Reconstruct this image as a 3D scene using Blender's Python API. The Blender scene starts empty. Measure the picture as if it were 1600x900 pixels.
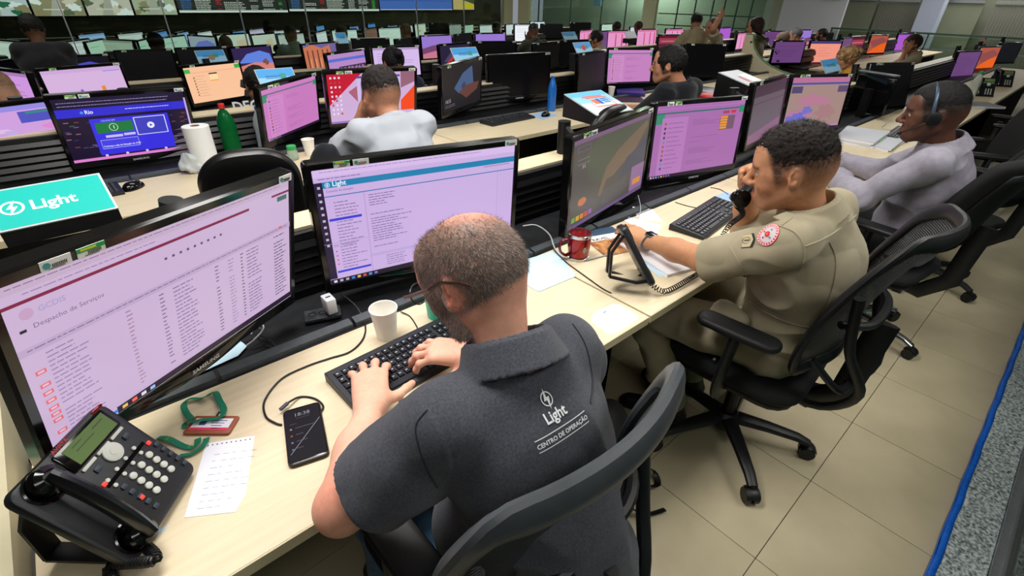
import bpy, bmesh, math, random
import numpy as np
import openvdb as vdb
from mathutils import Vector, Matrix, Euler, noise as mnoise
from mathutils.bvhtree import BVHTree

C = bpy.context.scene.collection
PI = math.pi
R_ = math.radians
random.seed(7)
rng = np.random.default_rng(7)

# ---------------------------------------------------------------- camera
CAM_H = 1.5455
YAW, PITCH, ROLL = -0.7311, 0.5486, 0.0237
FPX = 751.35
def _rot():
    a, b, c = YAW, PITCH, ROLL
    Rz = np.array([[math.cos(a), -math.sin(a), 0], [math.sin(a), math.cos(a), 0], [0, 0, 1]])
    t = PI/2 - b
    Rx = np.array([[1, 0, 0], [0, math.cos(t), -math.sin(t)], [0, math.sin(t), math.cos(t)]])
    Rr = np.array([[math.cos(c), -math.sin(c), 0], [math.sin(c), math.cos(c), 0], [0, 0, 1]])
    return Rz @ Rx @ Rr
RC = _rot()
cam_d = bpy.data.cameras.new('camera'); cam = bpy.data.objects.new('camera', cam_d); C.objects.link(cam)
cam.matrix_world = Matrix([[*RC[i], [0, 0, CAM_H][i]] for i in range(3)] + [[0, 0, 0, 1]])
cam_d.sensor_width = 36; cam_d.lens = 36*FPX/1600; cam_d.clip_start = .02; cam_d.clip_end = 200
cam_d.dof.use_dof = False
bpy.context.scene.camera = cam
# ---------------------------------------------------------------- view, world, lights
sc = bpy.context.scene
sc.view_settings.view_transform = 'Standard'; sc.view_settings.look = 'None'
sc.view_settings.exposure = 0.0; sc.view_settings.gamma = 1; sc.view_settings.use_curve_mapping = False
w = bpy.data.worlds.new('world'); sc.world = w; w.use_nodes = True
w.node_tree.nodes['Background'].inputs[0].default_value = (.80, .86, 1, 1)
w.node_tree.nodes['Background'].inputs[1].default_value = .3
def area(x, y, z, sx, sy, power, col=(1, .98, .94), rx=0, ry=0):
    l = bpy.data.lights.new('ceiling_or_fill_light', 'AREA'); l.shape = 'RECTANGLE'; l.size = sx; l.size_y = sy
    l.energy = power; l.color = col
    o = bpy.data.objects.new('ceiling_or_fill_light', l); o.location = (x, y, z); o.rotation_euler = (rx, ry, 0); C.objects.link(o)
    return o
area(0.3, 1.3, 2.75, 1.3, .5, 58)
area(2.3, 1.0, 2.75, 1.3, .5, 34)
area(-.3, -.8, 2.75, 1.0, .5, 10)
area(2.2, -.9, 2.75, 1.6, .5, 36)  # added fill over the aisle to brighten the floor
area(1.4, 3.3, 2.75, 1.3, .5, 22)
area(5.0, 2.2, 2.75, 1.6, .6, 30)
area(-.6, 6.5, 2.75, 1.6, .6, 20)
area(4.5, 7.0, 2.75, 2.4, .8, 38)
area(9.5, 5.0, 2.75, 2.4, .8, 62)
area(10, 11.0, 2.75, 3, 1, 70)
area(15.6, 10.8, 2.75, 1.2, .8, 160)  # added fill that lifts the dark corridor behind the glazing
area(16.4, 2.0, 2.75, .6, 4, 60)
area(14, 2.5, 2.75, 2, .8, 51)

# ---------------------------------------------------------------- helpers
def un(x, y, z=None, X=None, Y=None):
    """the point of the room seen at a photo pixel, on the plane z, X or Y"""
    d = RC @ np.array([(x-800)/FPX, -(y-450)/FPX, -1.0])
    t = (z-CAM_H)/d[2] if z is not None else (Y/d[1] if Y is not None else X/d[0])
    return Vector((t*d[0], t*d[1], CAM_H+t*d[2]))
def pj(P):
    d = RC.T @ (np.array(P, float)-[0, 0, CAM_H]); return 800+FPX*d[0]/-d[2], 450+FPX*d[1]/d[2]
def s2l(c):
    return tuple(((v/255)/12.92 if v/255 < .04045 else ((v/255+.055)/1.055)**2.4) for v in c)
MATS = {}
def mat(name, col=(128, 128, 128), rough=.5, metal=0., var=.0, vscale=40., bump=0., bscale=200., spec=.5, trans=0., emit=0., coat=0., alpha=1., stretch=None, sss=0., col2=None, sheen=0., ior=1.45):
    if name in MATS: return MATS[name]
    m = bpy.data.materials.new(name); m.use_nodes = True; nt = m.node_tree; N = nt.nodes; L = nt.links
    b = N['Principled BSDF']; c = (*s2l(col), 1)
    b.inputs['Base Color'].default_value = c; b.inputs['Roughness'].default_value = rough; b.inputs['Metallic'].default_value = metal
    b.inputs['Specular IOR Level'].default_value = spec; b.inputs['Transmission Weight'].default_value = trans
    b.inputs['Coat Weight'].default_value = coat; b.inputs['Alpha'].default_value = alpha; b.inputs['IOR'].default_value = ior
    b.inputs['Sheen Weight'].default_value = sheen
    if emit: b.inputs['Emission Color'].default_value = c; b.inputs['Emission Strength'].default_value = emit
    if sss: b.inputs['Subsurface Weight'].default_value = sss; b.inputs['Subsurface Radius'].default_value = (.02, .008, .004); b.inputs['Subsurface Scale'].default_value = .4
    tc = N.new('ShaderNodeTexCoord'); mp = N.new('ShaderNodeMapping'); L.new(tc.outputs['Object'], mp.inputs[0])
    if stretch: mp.inputs['Scale'].default_value = stretch
    if var or col2:
        n = N.new('ShaderNodeTexNoise'); n.inputs['Scale'].default_value = vscale; n.inputs['Detail'].default_value = 5; L.new(mp.outputs[0], n.inputs[0])
        mx = N.new('ShaderNodeMix'); mx.data_type = 'RGBA'
        rp = N.new('ShaderNodeValToRGB'); rp.color_ramp.elements[0].position = .35; rp.color_ramp.elements[1].position = .65
        L.new(n.outputs[0], rp.inputs[0]); L.new(rp.outputs[0], mx.inputs[0])
        c2 = (*s2l(col2), 1) if col2 else tuple(min(1, v*(1-var)) for v in c[:3])+(1,)
        mx.inputs[6].default_value = c; mx.inputs[7].default_value = c2; L.new(mx.outputs[2], b.inputs['Base Color'])
    if bump:
        n2 = N.new('ShaderNodeTexNoise'); n2.inputs['Scale'].default_value = bscale; n2.inputs['Detail'].default_value = 3; L.new(mp.outputs[0], n2.inputs[0])
        bp = N.new('ShaderNodeBump'); bp.inputs['Strength'].default_value = bump; bp.inputs['Distance'].default_value = .002
        L.new(n2.outputs[0], bp.inputs['Height']); L.new(bp.outputs[0], b.inputs['Normal'])
    MATS[name] = m; return m
def mat_attr(name, emit=0., rough=.6, sss=0., var=.08, vscale=120, bump=0., bscale=300, spec=.4):
    """material whose colour is the mesh's own colour attribute"""
    if name in MATS: return MATS[name]
    m = mat(name, (0, 0, 0) if emit else (200, 200, 200), rough, bump=bump, bscale=bscale, sss=sss, spec=spec)
    nt = m.node_tree; b = nt.nodes['Principled BSDF']
    a = nt.nodes.new('ShaderNodeAttribute'); a.attribute_name = 'Col'
    if emit:
        nt.links.new(a.outputs['Color'], b.inputs['Emission Color']); b.inputs['Emission Strength'].default_value = emit
    else:
        n = nt.nodes.new('ShaderNodeTexNoise'); n.inputs['Scale'].default_value = vscale; n.inputs['Detail'].default_value = 4
        tc = nt.nodes.new('ShaderNodeTexCoord'); nt.links.new(tc.outputs['Object'], n.inputs[0])
        mr = nt.nodes.new('ShaderNodeMapRange'); mr.inputs[1].default_value = .3; mr.inputs[2].default_value = .7
        mr.inputs[3].default_value = 1-var; mr.inputs[4].default_value = 1+var; nt.links.new(n.outputs[0], mr.inputs[0])
        mx = nt.nodes.new('ShaderNodeVectorMath'); mx.operation = 'SCALE'
        nt.links.new(a.outputs['Color'], mx.inputs[0]); nt.links.new(mr.outputs[0], mx.inputs['Scale']); nt.links.new(mx.outputs[0], b.inputs['Base Color'])
    return m

def basis(d, up=(0, 0, 1)):
    d = Vector(d).normalized(); u = Vector(up)
    if abs(d.dot(u)) > .98: u = Vector((1, 0, 0))
    s = d.cross(u).normalized(); return s, d, s.cross(d).normalized()
_TXT = {}
def text_geo(s, bold=False):
    k = (s, bold)
    if k in _TXT: return _TXT[k]
    cu = bpy.data.curves.new('t', 'FONT'); cu.body = s; cu.resolution_u = 2; cu.size = 1; cu.align_x = 'LEFT'
    if bold: cu.offset = .022
    o = bpy.data.objects.new('t', cu); C.objects.link(o); bpy.context.view_layer.update()
    me = bpy.data.meshes.new_from_object(o.evaluated_get(bpy.context.evaluated_depsgraph_get()))
    v = np.array([tuple(x.co) for x in me.vertices]) if len(me.vertices) else np.zeros((0, 3)); f = [tuple(q.vertices) for q in me.polygons]
    bpy.data.objects.remove(o); bpy.data.curves.remove(cu); bpy.data.meshes.remove(me)
    _TXT[k] = (v, f); return _TXT[k]

class MB:
    """collects shapes into one mesh"""
    def __init__(s): s.v = []; s.f = []; s.c = []; s.mi = []; s.M = Matrix.Identity(4); s.col = (1, 1, 1); s.m = 0
    def add(s, vs, fs, col=None):
        n = len(s.v); M = s.M
        s.v += [M @ Vector(v) for v in vs]; s.f += [tuple(i+n for i in f) for f in fs]
        s.c += [col or s.col]*len(fs); s.mi += [s.m]*len(fs); return s
    def box(s, c, h, col=None, M=None):
        P = [Vector((i*h[0], j*h[1], k*h[2])) for i in (-1, 1) for j in (-1, 1) for k in (-1, 1)]
        P = [(M @ p if M else p)+Vector(c) for p in P]
        return s.add(P, [(0, 1, 3, 2), (4, 6, 7, 5), (0, 4, 5, 1), (2, 3, 7, 6), (0, 2, 6, 4), (1, 5, 7, 3)], col)
    def bx(s, x0, x1, y0, y1, z0, z1, col=None):
        return s.box(((x0+x1)/2, (y0+y1)/2, (z0+z1)/2), (abs(x1-x0)/2, abs(y1-y0)/2, abs(z1-z0)/2), col)
    def rbox(s, x0, x1, y0, y1, z0, z1, r=.01, n=3, bz=None, col=None):
        """box with rounded vertical corners and a softened top and bottom"""
        bz = min(r, (z1-z0)/2*.9) if bz is None else bz
        def ring(ins, z):
            out = []
            rr = max(r-ins, 1e-5)
            for (cx, cy, a0) in ((x1-r, y1-r, 0), (x0+r, y1-r, 90), (x0+r, y0+r, 180), (x1-r, y0+r, 270)):
                for i in range(n+1):
                    a = R_(a0+90*i/n); out.append((cx+rr*math.cos(a), cy+rr*math.sin(a), z))
            return out
        st = [(bz, z0), (bz*.3, z0+bz*.3), (0, z0+bz), (0, z1-bz), (bz*.3, z1-bz*.3), (bz, z1)] if bz > 1e-5 else [(0, z0), (0, z1)]
        return s.rings([ring(min(a, r*.95), b) for a, b in st], col=col)
    def rings(s, R, cap=True, col=None, closed=False):
        n = len(R[0]); vs = [p for r in R for p in r]; fs = []
        for i in range(len(R)-1):
            for j in range(n):
                a = i*n+j; b = i*n+(j+1) % n; fs.append((a, b, b+n, a+n))
        if closed:
            k = (len(R)-1)*n
            for j in range(n): fs.append((k+j, k+(j+1) % n, (j+1) % n, j))
        elif cap: fs.append(tuple(range(n-1, -1, -1))); fs.append(tuple(range((len(R)-1)*n, len(R)*n)))
        return s.add(vs, fs, col)
    def cyl(s, p0, p1, r0, r1=None, n=16, col=None, cap=True):
        r1 = r0 if r1 is None else r1; a, d, b = basis(Vector(p1)-Vector(p0))
        R = [[Vector(p)+(a*math.cos(2*PI*i/n)+b*math.sin(2*PI*i/n))*r for i in range(n)] for p, r in ((p0, r0), (p1, r1))]
        return s.rings(R, cap, col)
    def lathe(s, prof, n=24, at=(0, 0, 0), col=None, cap=True, M=None):
        R = []
        for r, z in prof:
            R.append([((M @ Vector((r*math.cos(2*PI*i/n), r*math.sin(2*PI*i/n), z))) if M else Vector((r*math.cos(2*PI*i/n), r*math.sin(2*PI*i/n), z)))+Vector(at) for i in range(n)])
        return s.rings(R, cap, col)
    def tube(s, P, r, n=8, closed=False, col=None, flat=None, up=None):
        """sweep along points; flat = (a, b) gives an elliptical section"""
        P = [Vector(p) for p in P]; m = len(P); R = []; prev = None
        for i, p in enumerate(P):
            if closed: d = P[(i+1) % m]-P[i-1]
            else: d = P[min(i+1, m-1)]-P[max(i-1, 0)]
            d.normalize()
            if prev is None: a, _, b = basis(d, up or (0, 0, 1))
            elif up is not None: a, _, b = basis(d, up)
            else:
                a = (prev-d*prev.dot(d)).normalized(); b = a.cross(d).normalized()
            prev = a; rr = r[i] if hasattr(r, '__len__') else r
            ra, rb = (flat if flat else (1, 1))
            R.append([p+(a*math.cos(2*PI*k/n)*ra+b*math.sin(2*PI*k/n)*rb)*rr for k in range(n)])
        return s.rings(R, not closed, col, closed)
    def ell(s, c, r, n=16, m=10, col=None, M=None):
        R = []
        for i in range(1, m):
            t = PI*i/m; R.append([Vector((r[0]*math.sin(t)*math.cos(2*PI*k/n), r[1]*math.sin(t)*math.sin(2*PI*k/n), r[2]*math.cos(t))) for k in range(n)])
        R = [[(M @ p if M else p)+Vector(c) for p in q] for q in R][::-1]
        return s.rings(R, True, col)
    def prism(s, poly, z0, z1, col=None):
        n = len(poly)
        return s.add([(x, y, z0) for x, y in poly]+[(x, y, z1) for x, y in poly], [tuple(range(n-1, -1, -1)), tuple(range(n, 2*n))]+[(i, (i+1) % n, n+(i+1) % n, n+i) for i in range(n)], col)
    def grid(s, F, nu, nv, col=None, closed=False):
        vs = [F(i/nu, j/nv) for j in range(nv+1) for i in range(nu+1)]
        return s.add(vs, [(j*(nu+1)+i, j*(nu+1)+i+1, (j+1)*(nu+1)+i+1, (j+1)*(nu+1)+i) for j in range(nv) for i in range(nu)], col)
    def text(s, t, x, y, z, size, col=None, bold=False, F=None, slant=0., center=False):
        v, f = text_geo(t, bold)
        if not len(v): return s
        ox = -(v[:, 0].max()/2) if center else 0
        return s.add([(x+(a[0]+ox+a[1]*slant)*size, y+a[1]*size, z) for a in v], f, col)
    def build(s, name, m, parent=None, smooth=True, bevel=0, sub=0, solid=0, attr=False, kind=None):
        me = bpy.data.meshes.new(name); me.from_pydata([tuple(v) for v in s.v], [], s.f)
        ms = m if isinstance(m, (list, tuple)) else [m]
        for q in ms: me.materials.append(q)
        if len(ms) > 1: me.polygons.foreach_set('material_index', s.mi)
        if attr:
            ca = me.color_attributes.new('Col', 'FLOAT_COLOR', 'CORNER'); a = np.ones((len(me.loops), 4), np.float32)
            cnt = np.array([len(f) for f in s.f]); a[:, :3] = np.repeat(np.array([s2l(c) for c in s.c]), cnt, axis=0); ca.data.foreach_set('color', a.ravel())
        me.update(calc_edges=True)
        bm = bmesh.new(); bm.from_mesh(me); bmesh.ops.recalc_face_normals(bm, faces=bm.faces) if not attr else None
        if smooth:
            for e in bm.edges:
                e.smooth = not (len(e.link_faces) == 2 and e.calc_face_angle(0) > .6)
            for f in bm.faces: f.smooth = True
        bm.to_mesh(me); bm.free()
        return finish(name, me, parent, bevel, sub, solid, kind)
def finish(name, me, parent=None, bevel=0, sub=0, solid=0, kind=None):
    o = bpy.data.objects.new(name, me); C.objects.link(o)
    if parent is not None: o.parent = parent
    if solid:
        q = o.modifiers.new('s', 'SOLIDIFY'); q.thickness = solid; q.offset = 0
    if bevel:
        q = o.modifiers.new('b', 'BEVEL'); q.width = bevel; q.segments = 2; q.limit_method = 'ANGLE'
    if sub:
        q = o.modifiers.new('u', 'SUBSURF'); q.levels = sub; q.render_levels = sub
    if kind: o['kind'] = kind
    return o
def tag(o, label, cat, group=None):
    o['label'] = label; o['category'] = cat
    if group: o['group'] = group
    return o
def thing(name, label, cat, loc=(0, 0, 0), rz=0, group=None, M=None):
    o = bpy.data.objects.new(name, None); C.objects.link(o); o.empty_display_size = .1
    if M is not None: o.matrix_world = M
    else: o.location = loc; o.rotation_euler = (0, 0, rz)
    return tag(o, label, cat, group)
def kids(o): return [c for c in ALL_CH.get(o.name, [])]
ALL_CH = {}
def index_children():
    ALL_CH.clear()
    for o in bpy.data.objects:
        if o.parent: ALL_CH.setdefault(o.parent.name, []).append(o)
def copy_tree(o, parent=None, _top=True):
    c = o.copy(); C.objects.link(c); c.parent = parent if parent is not None else None
    for ch in ALL_CH.get(o.name, []): copy_tree(ch, c, False)
    return c
def frame(o, x, y, z=None):
    """matrix with origin o and axes x, y (z = their cross)"""
    x = Vector(x).normalized(); y = Vector(y); y = (y-x*y.dot(x)).normalized(); z = x.cross(y)
    return Matrix(((x.x, y.x, z.x, o[0]), (x.y, y.y, z.y, o[1]), (x.z, y.z, z.z, o[2]), (0, 0, 0, 1)))
def spline(P, n=8, closed=False):
    P = [Vector(p) for p in P]; out = []; m = len(P); segs = m if closed else m-1
    for i in range(segs):
        if closed: a, b, c, d = P[i-1], P[i], P[(i+1) % m], P[(i+2) % m]
        else: a, b, c, d = P[max(i-1, 0)], P[i], P[i+1], P[min(i+2, m-1)]
        for k in range(n):
            t = k/n; out.append(.5*((2*b)+(c-a)*t+(2*a-5*b+4*c-d)*t*t+(3*b-3*c+d-a)*t**3))
    if not closed: out.append(P[-1])
    return out

# shared materials
M_WOOD = mat('maple_laminate', (222, 207, 175), .42, var=.10, vscale=5, stretch=(1, 16, 16), bump=.03, bscale=60, col2=(215, 199, 165))
M_WEDGE = mat('maple_edge_band', (203, 190, 154), .5, var=.06, vscale=30)
M_BLACK = mat('black_plastic', (18, 18, 20), .42, var=.3, vscale=30, bump=.15, bscale=600)
M_GLOSS = mat('glossy_black_plastic', (8, 8, 10), .12, spec=.5)
M_TROUGH = mat('dusty_black_metal', (13, 14, 17), .5, var=.5, vscale=25, bump=.2, bscale=300, col2=(24, 26, 30))
M_STRIP = mat('grey_rubber_strip', (70, 76, 80), .55, var=.2, vscale=60)
M_CHROME = mat('chrome', (200, 202, 205), .18, 1.)
M_PAPER = mat('white_paper', (238, 240, 246), .7, var=.03, vscale=20)
M_SCREEN = mat_attr('screen_glow', emit=1.0, rough=.28, spec=.35)
M_LABEL = mat_attr('printed_label', rough=.45, var=.02)
# ================================================================ THE SETTING
def struct(o): o['kind'] = 'structure'; return o
M_TILE = mat('beige_porcelain', (186, 174, 145), .38, var=.09, vscale=5, col2=(175, 163, 134), bump=.03, bscale=50)
M_FLOOR = mat('grout_and_screed', (120, 114, 100), .7, var=.15, vscale=6)
M_GRANITE = mat('grey_granite', (186, 196, 194), .35, var=.5, vscale=110, col2=(64, 78, 80))
M_TAPE = mat('blue_tape', (16, 98, 205), .35, var=.25, vscale=40, bump=.5, bscale=120)
M_ALU = mat('brushed_aluminium', (170, 176, 180), .35, .9, var=.1)
M_WALLD = mat('dark_olive_wall', (74, 74, 54), .8, var=.1, vscale=2)
M_WALLW = mat('white_painted_wall', (214, 218, 226), .8, var=.03, vscale=2)
M_CREAM = mat('cream_pillar_paint', (206, 206, 168), .75, var=.04)
M_PALEG = mat('pale_green_wall', (150, 166, 152), .8, var=.08, vscale=1.5)
M_FRAME = mat('dark_green_metal', (62, 88, 74), .45, .2, var=.1)
M_CEIL = mat('white_ceiling', (225, 228, 226), .9, var=.02)
def glass_mat(name, tint=(200, 225, 212), k=.12):
    if name in MATS: return MATS[name]
    m = bpy.data.materials.new(name); m.use_nodes = True; N = m.node_tree.nodes; L = m.node_tree.links; N.remove(N['Principled BSDF'])
    t = N.new('ShaderNodeBsdfTransparent'); t.inputs[0].default_value = (*s2l(tint), 1); g = N.new('ShaderNodeBsdfGlossy'); g.inputs['Roughness'].default_value = .03
    f = N.new('ShaderNodeFresnel'); f.inputs[0].default_value = 1.45; mm = N.new('ShaderNodeMath'); mm.operation = 'MULTIPLY'; mm.inputs[1].default_value = k/.12
    L.new(f.outputs[0], mm.inputs[0]); x = N.new('ShaderNodeMixShader'); L.new(mm.outputs[0], x.inputs[0]); L.new(t.outputs[0], x.inputs[1]); L.new(g.outputs[0], x.inputs[2])
    L.new(x.outputs[0], N['Material Output'].inputs[0]); MATS[name] = m; return m
M_GLASS = glass_mat('partition_glass', (226, 236, 228), .08)
M_GGREEN = glass_mat('green_edge_glass', (176, 214, 196), .14)

fl = struct(MB().bx(-4, 19, -3, 17, -.08, -.006).build('floor', M_FLOOR))
tm = MB().rbox(-.2238, .2238, -.2238, .2238, -.006, 0, .002, 1, .0008).build('tile', M_TILE, fl, smooth=False)
first = True
for i in range(-4, 16):
    for j in range(-1, 6):
        x = 1.1935+.45*(i+.5); y = .117+.45*(j+.5)
        if j == -1: y0 = y
        t = tm if first else tm.copy()
        if not first: C.objects.link(t)
        first = False
        t.location = (x, y, 0)
struct(MB().bx(-4, 19, -3, 17, 3.1, 3.2).build('ceiling', M_CEIL))
sill = struct(MB().rbox(-1, 9, -.385, -.262, 0, .030, .004, 1, .002).build('trim_1', M_GRANITE))
tp = MB()
tp.grid(lambda u, v: (-1+10*u, -.259-.019*v+.0015*math.sin(u*230), .031+.0016*math.sin(u*410+v)), 260, 2)
tp.grid(lambda u, v: (-1+10*u, -.2585+.0012*math.sin(u*230+v*2), .002+.029*v), 260, 2)
tape = tp.build('blue_floor_tape', M_TAPE, solid=.0012)
tag(tape, 'long blue adhesive tape along the granite sill edge', 'tape')
struct(MB().bx(-1, 9, -.425, -.386, 0, .045).build('trim_2', M_ALU))
gp = thing('glass_balustrade', 'clear glass balustrade standing behind the granite sill', 'glass panel', (0, -.415, 0))
for k in range(5):
    MB().bx(-1+2*k+.005, 1+2*k-.005, -.005, .005, .03, 1.1).build('glass_pane', M_GGREEN, gp, smooth=False)
    MB().bx(-1+2*k+.005, 1+2*k-.005, -.012, .012, .03, .07).build('clamp_rail', M_ALU, gp, smooth=False)
struct(MB().bx(-4, 19, -3.1, -3, 0, 3.2).build('wall_rear', M_WALLW))
struct(MB().bx(-4.1, -4, -3, 17, 0, 3.2).build('wall_left', M_WALLD))
# far wall with the video wall
YW = 15.0
struct(MB().bx(-4, 13.2, YW+.1, YW+.2, -.3, 3.2).build('wall_front', M_WALLD))

def vscreen(px0, px1, py, draw, label):
    A = un(px0, py, Y=YW); B = un(px1, py, Y=YW); z0 = A.z; wd = B.x-A.x; ht = 1.1
    o = thing('video_wall_screen', label, 'screen', (A.x, YW, z0))
    MB().bx(0, wd, .02, .09, -.03, ht).build('bezel', M_BLACK, o, smooth=False)
    m = MB(); S = Scr(m, wd-.04, ht-.03, M=Matrix.Translation((wd/2, .015, ht/2)), lay=.0006); draw(S)
    m.build('screen', M_SCREEN, o, smooth=False, attr=True)

class Scr:
    """draws flat coloured areas on a screen; u to the right, v downwards, both 0..1"""
    def __init__(s, mb, w, h, M=Matrix.Identity(4), lay=.00006): s.mb = mb; s.w = w; s.h = h; s.M = M; s.k = 0; s.lay = lay
    def quad(s, P, col, step=1):
        s.k += step; y = -s.lay*s.k
        pts = [s.M @ Vector(((u-.5)*s.w, y, (.5-v)*s.h)) for u, v in P]
        s.mb.add(pts, [tuple(range(len(pts)))[::-1]], col)
    def R(s, u0, v0, u1, v1, col): s.quad([(u0, v0), (u1, v0), (u1, v1), (u0, v1)], col)
    def bg(s, col): s.k = 0; s.R(0, 0, 1, 1, col)
    def disc(s, u, v, r, col, n=14): s.quad([(u+r*math.cos(2*PI*i/n), v+r*s.w/s.h*math.sin(2*PI*i/n)) for i in range(n)], col)
    def T(s, u, v, t, size, col, bold=False):
        vv, f = text_geo(t, bold)
        s.k += 1; y = -s.lay*s.k
        s.mb.add([s.M @ Vector(((u-.5)*s.w+a[0]*size, y, (.5-v)*s.h+a[1]*size)) for a in vv], [q for q in f], col)
    def lines(s, u0, v0, u1, n, dv, col, h=.006, lo=.4, p=.85):
        s.k += 1
        for i in range(n):
            if random.random() > p: continue
            u = u0
            e = u0+(u1-u0)*random.uniform(lo, 1)
            while u < e:
                g = random.uniform(.008, .03); e2 = min(u+g, e); s.quad([(u, v0+i*dv), (e2, v0+i*dv), (e2, v0+i*dv+h), (u, v0+i*dv+h)], col, 0); u += g+.004
    def poly(s, P, col): s.quad(P, col)
    def blob(s, u, v, ru, rv, col, n=18, j=.35, seed=0):
        r = random.Random(seed); P = []
        for i in range(n):
            a = 2*PI*i/n; k = 1+r.uniform(-j, j); P.append((min(max(u+ru*k*math.cos(a), 0), 1), min(max(v+rv*k*math.sin(a), 0), 1)))
        s.mb.mi; s.quad(P, col)
def logo(S, u, v, r, col, bg):
    S.disc(u, v, r, col, 20); S.disc(u, v, r*.78, bg, 20)
    k = S.w/S.h
    S.quad([(u+.35*r, v-1.1*r*k), (u-.5*r, v+.12*r*k), (u+.02*r, v+.12*r*k)], col); S.quad([(u-.35*r, v+1.1*r*k), (u+.5*r, v-.12*r*k), (u-.02*r, v-.12*r*k)], col)
LIL = (203, 176, 226)
def d_cctv(seed):
    def f(S):
        r = random.Random(seed); S.bg([(196, 204, 214), (150, 142, 112), (206, 196, 186), (176, 182, 160)][seed % 4])
        for k in range(8): S.blob(r.random(), .75+r.random()*.25, .12, .06, random.choice([(236, 240, 245), (96, 108, 80), (40, 110, 80), (220, 205, 190), (150, 136, 104)]), seed=seed*9+k)
        S.poly([(.3, 1), (.5, .6), (.6, .6), (.55, 1)], (176, 172, 164)); S.R(.2, .88, .6, .9, (215, 215, 210))
    return f
def d_table(S):
    S.bg((44, 46, 44)); S.R(0, .955, 1, 1, (230, 232, 228)); S.R(0, 0, 1, .3, (44, 46, 44))
    for k, (a, b, c) in enumerate([(.03, .12, (70, 120, 190)), (.15, .3, (210, 210, 205)), (.33, .38, (200, 40, 50)), (.4, .6, (205, 205, 200)), (.64, .72, (190, 190, 190)), (.76, .88, (200, 200, 200)), (.92, .96, (70, 190, 80))]):
        S.lines(a, .62, b, 10, .034, c, .016, .8)
def d_blue(S): S.bg((236, 240, 248)); S.R(0, .7, 1, .985, (76, 112, 200)); S.R(0, .5, 1, .56, (120, 150, 220)); S.R(0, .76, 1, .78, (60, 92, 180))
def d_gold(S): S.bg((70, 84, 40)); S.poly([(0, 1), (0, .7), (.5, .75), (1, .85), (1, 1)], (205, 180, 120)); S.blob(.7, .9, .3, .07, (214, 198, 40), seed=3)
vscreen(-60, 54, 27, d_cctv(0), 'leftmost street camera picture on the video wall, glaring headlights')
vscreen(54, 138, 26.5, d_cctv(1), 'video wall picture of a crossing with a white zebra')
vscreen(138, 212, 25.5, d_cctv(2), 'video wall picture with a green tree beside a paved square')
vscreen(212, 280, 24.5, d_cctv(3), 'video wall picture of a street lined by trees')
vscreen(280, 452, 21, d_table, 'dark table of incidents on the video wall beside the street pictures')
vscreen(452, 594, 18.5, d_table, 'dark table with a red first column on the video wall')
vscreen(594, 708, 16.5, d_blue, 'white and blue panel on the video wall')
vscreen(708, 742, 16, d_gold, 'small golden landscape picture at the right end of the video wall')

# glass partition between the fourth and fifth rows
gx = [un(p, 60, Y=7.22).x for p in (-25, 113, 268, 385, 485, 572, 654, 726, 783)]
gpt = thing('glass_partition', 'tall clear glass partition with thin seams in front of the farthest desks', 'glass wall', (0, 7.22, 0))
for a, b in zip(gx[:-1], gx[1:]):
    MB().bx(a+.01, b-.01, -.004, .004, -.25, 2.6).build('glass_pane', M_GLASS, gpt, smooth=False)
for a in gx: MB().bx(a-.006, a+.006, -.008, .008, -.25, 2.6).build('seam', M_ALU, gpt, smooth=False)

# right hand side: pillars, glazed corridor, white wall, column, blinds
def wall_ab(name, A, B, z0, z1, m, th=.06, parent=None):
    A = Vector((*A, 0)); B = Vector((*B, 0)); d = (B-A).normalized(); n = Vector((-d.y, d.x, 0))*th/2
    P = [A-n, B-n, B+n, A+n]
    return MB().prism([(p.x, p.y) for p in P], z0, z1).build(name, m, parent, smooth=False)
PA, PB = (13.1, 14.6), (15.4, 6.5)
def along(t): return (PA[0]+(PB[0]-PA[0])*t, PA[1]+(PB[1]-PA[1])*t)
def t_at(px):
    best = min(range(0, 1001), key=lambda i: abs(pj((*along(i/1000), 1.2))[0]-px)); return best/1000
struct(wall_ab('wall_corridor', (14.9, 15.2), (17.4, 7), -.3, 3.2, M_PALEG))
cg = thing('corridor_glazing', 'floor to ceiling green tinted glazing along the far corridor', 'glass wall', (0, 0, 0))
for a, b in ((829, 1005), (1027, 1110), (1110, 1193)):
    wall_ab('glass_pane', along(t_at(a)), along(t_at(b)), -.2, 2.9, M_GLASS, .02, cg)
for p_ in (842, 892, 940, 978, 1058, 1085, 1112, 1130, 1150, 1172):
    t = t_at(p_); wall_ab('mullion', along(t-.0018), along(t+.0018), -.2, 2.9, M_FRAME, .05, cg)
for z in (1.12, .82): wall_ab('rail', along(t_at(1030)), along(t_at(1193)), z, z+.03, M_FRAME, .06, cg)
for k, (a, b) in enumerate(((781, 799), (812, 829), (1006, 1026))):
    struct(wall_ab('trim_%d' % (k+3), along(t_at(a)) if a > 800 else (12.6, 14.9), along(t_at(b)) if a > 800 else (13.0, 14.9), -.3, 3.2, M_CREAM, .2))
for a, b, z0, z1, c in ((836, 1000, 1.62, 1.8, (150, 160, 186)), (902, 914, 1.25, 1.7, (120, 160, 196))):
    wall_ab('wall_panel', (along(t_at(a))[0]+1.4, along(t_at(a))[1]+.5), (along(t_at(b))[0]+1.4, along(t_at(b))[1]+.5), z0, z1, mat('blue_grey_panel%d' % a, c, .6), .05)
    tag(bpy.context.scene.objects['wall_panel' if a == 836 else 'wall_panel.001'], 'long pale blue band on the corridor wall behind glass' if a == 836 else 'small upright blue notice on the corridor wall behind glass', 'wall panel')
struct(wall_ab('wall_white', (15.4, 6.5), (15.4, 4.95), -.3, 3.2, M_WALLW, .1))
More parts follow.
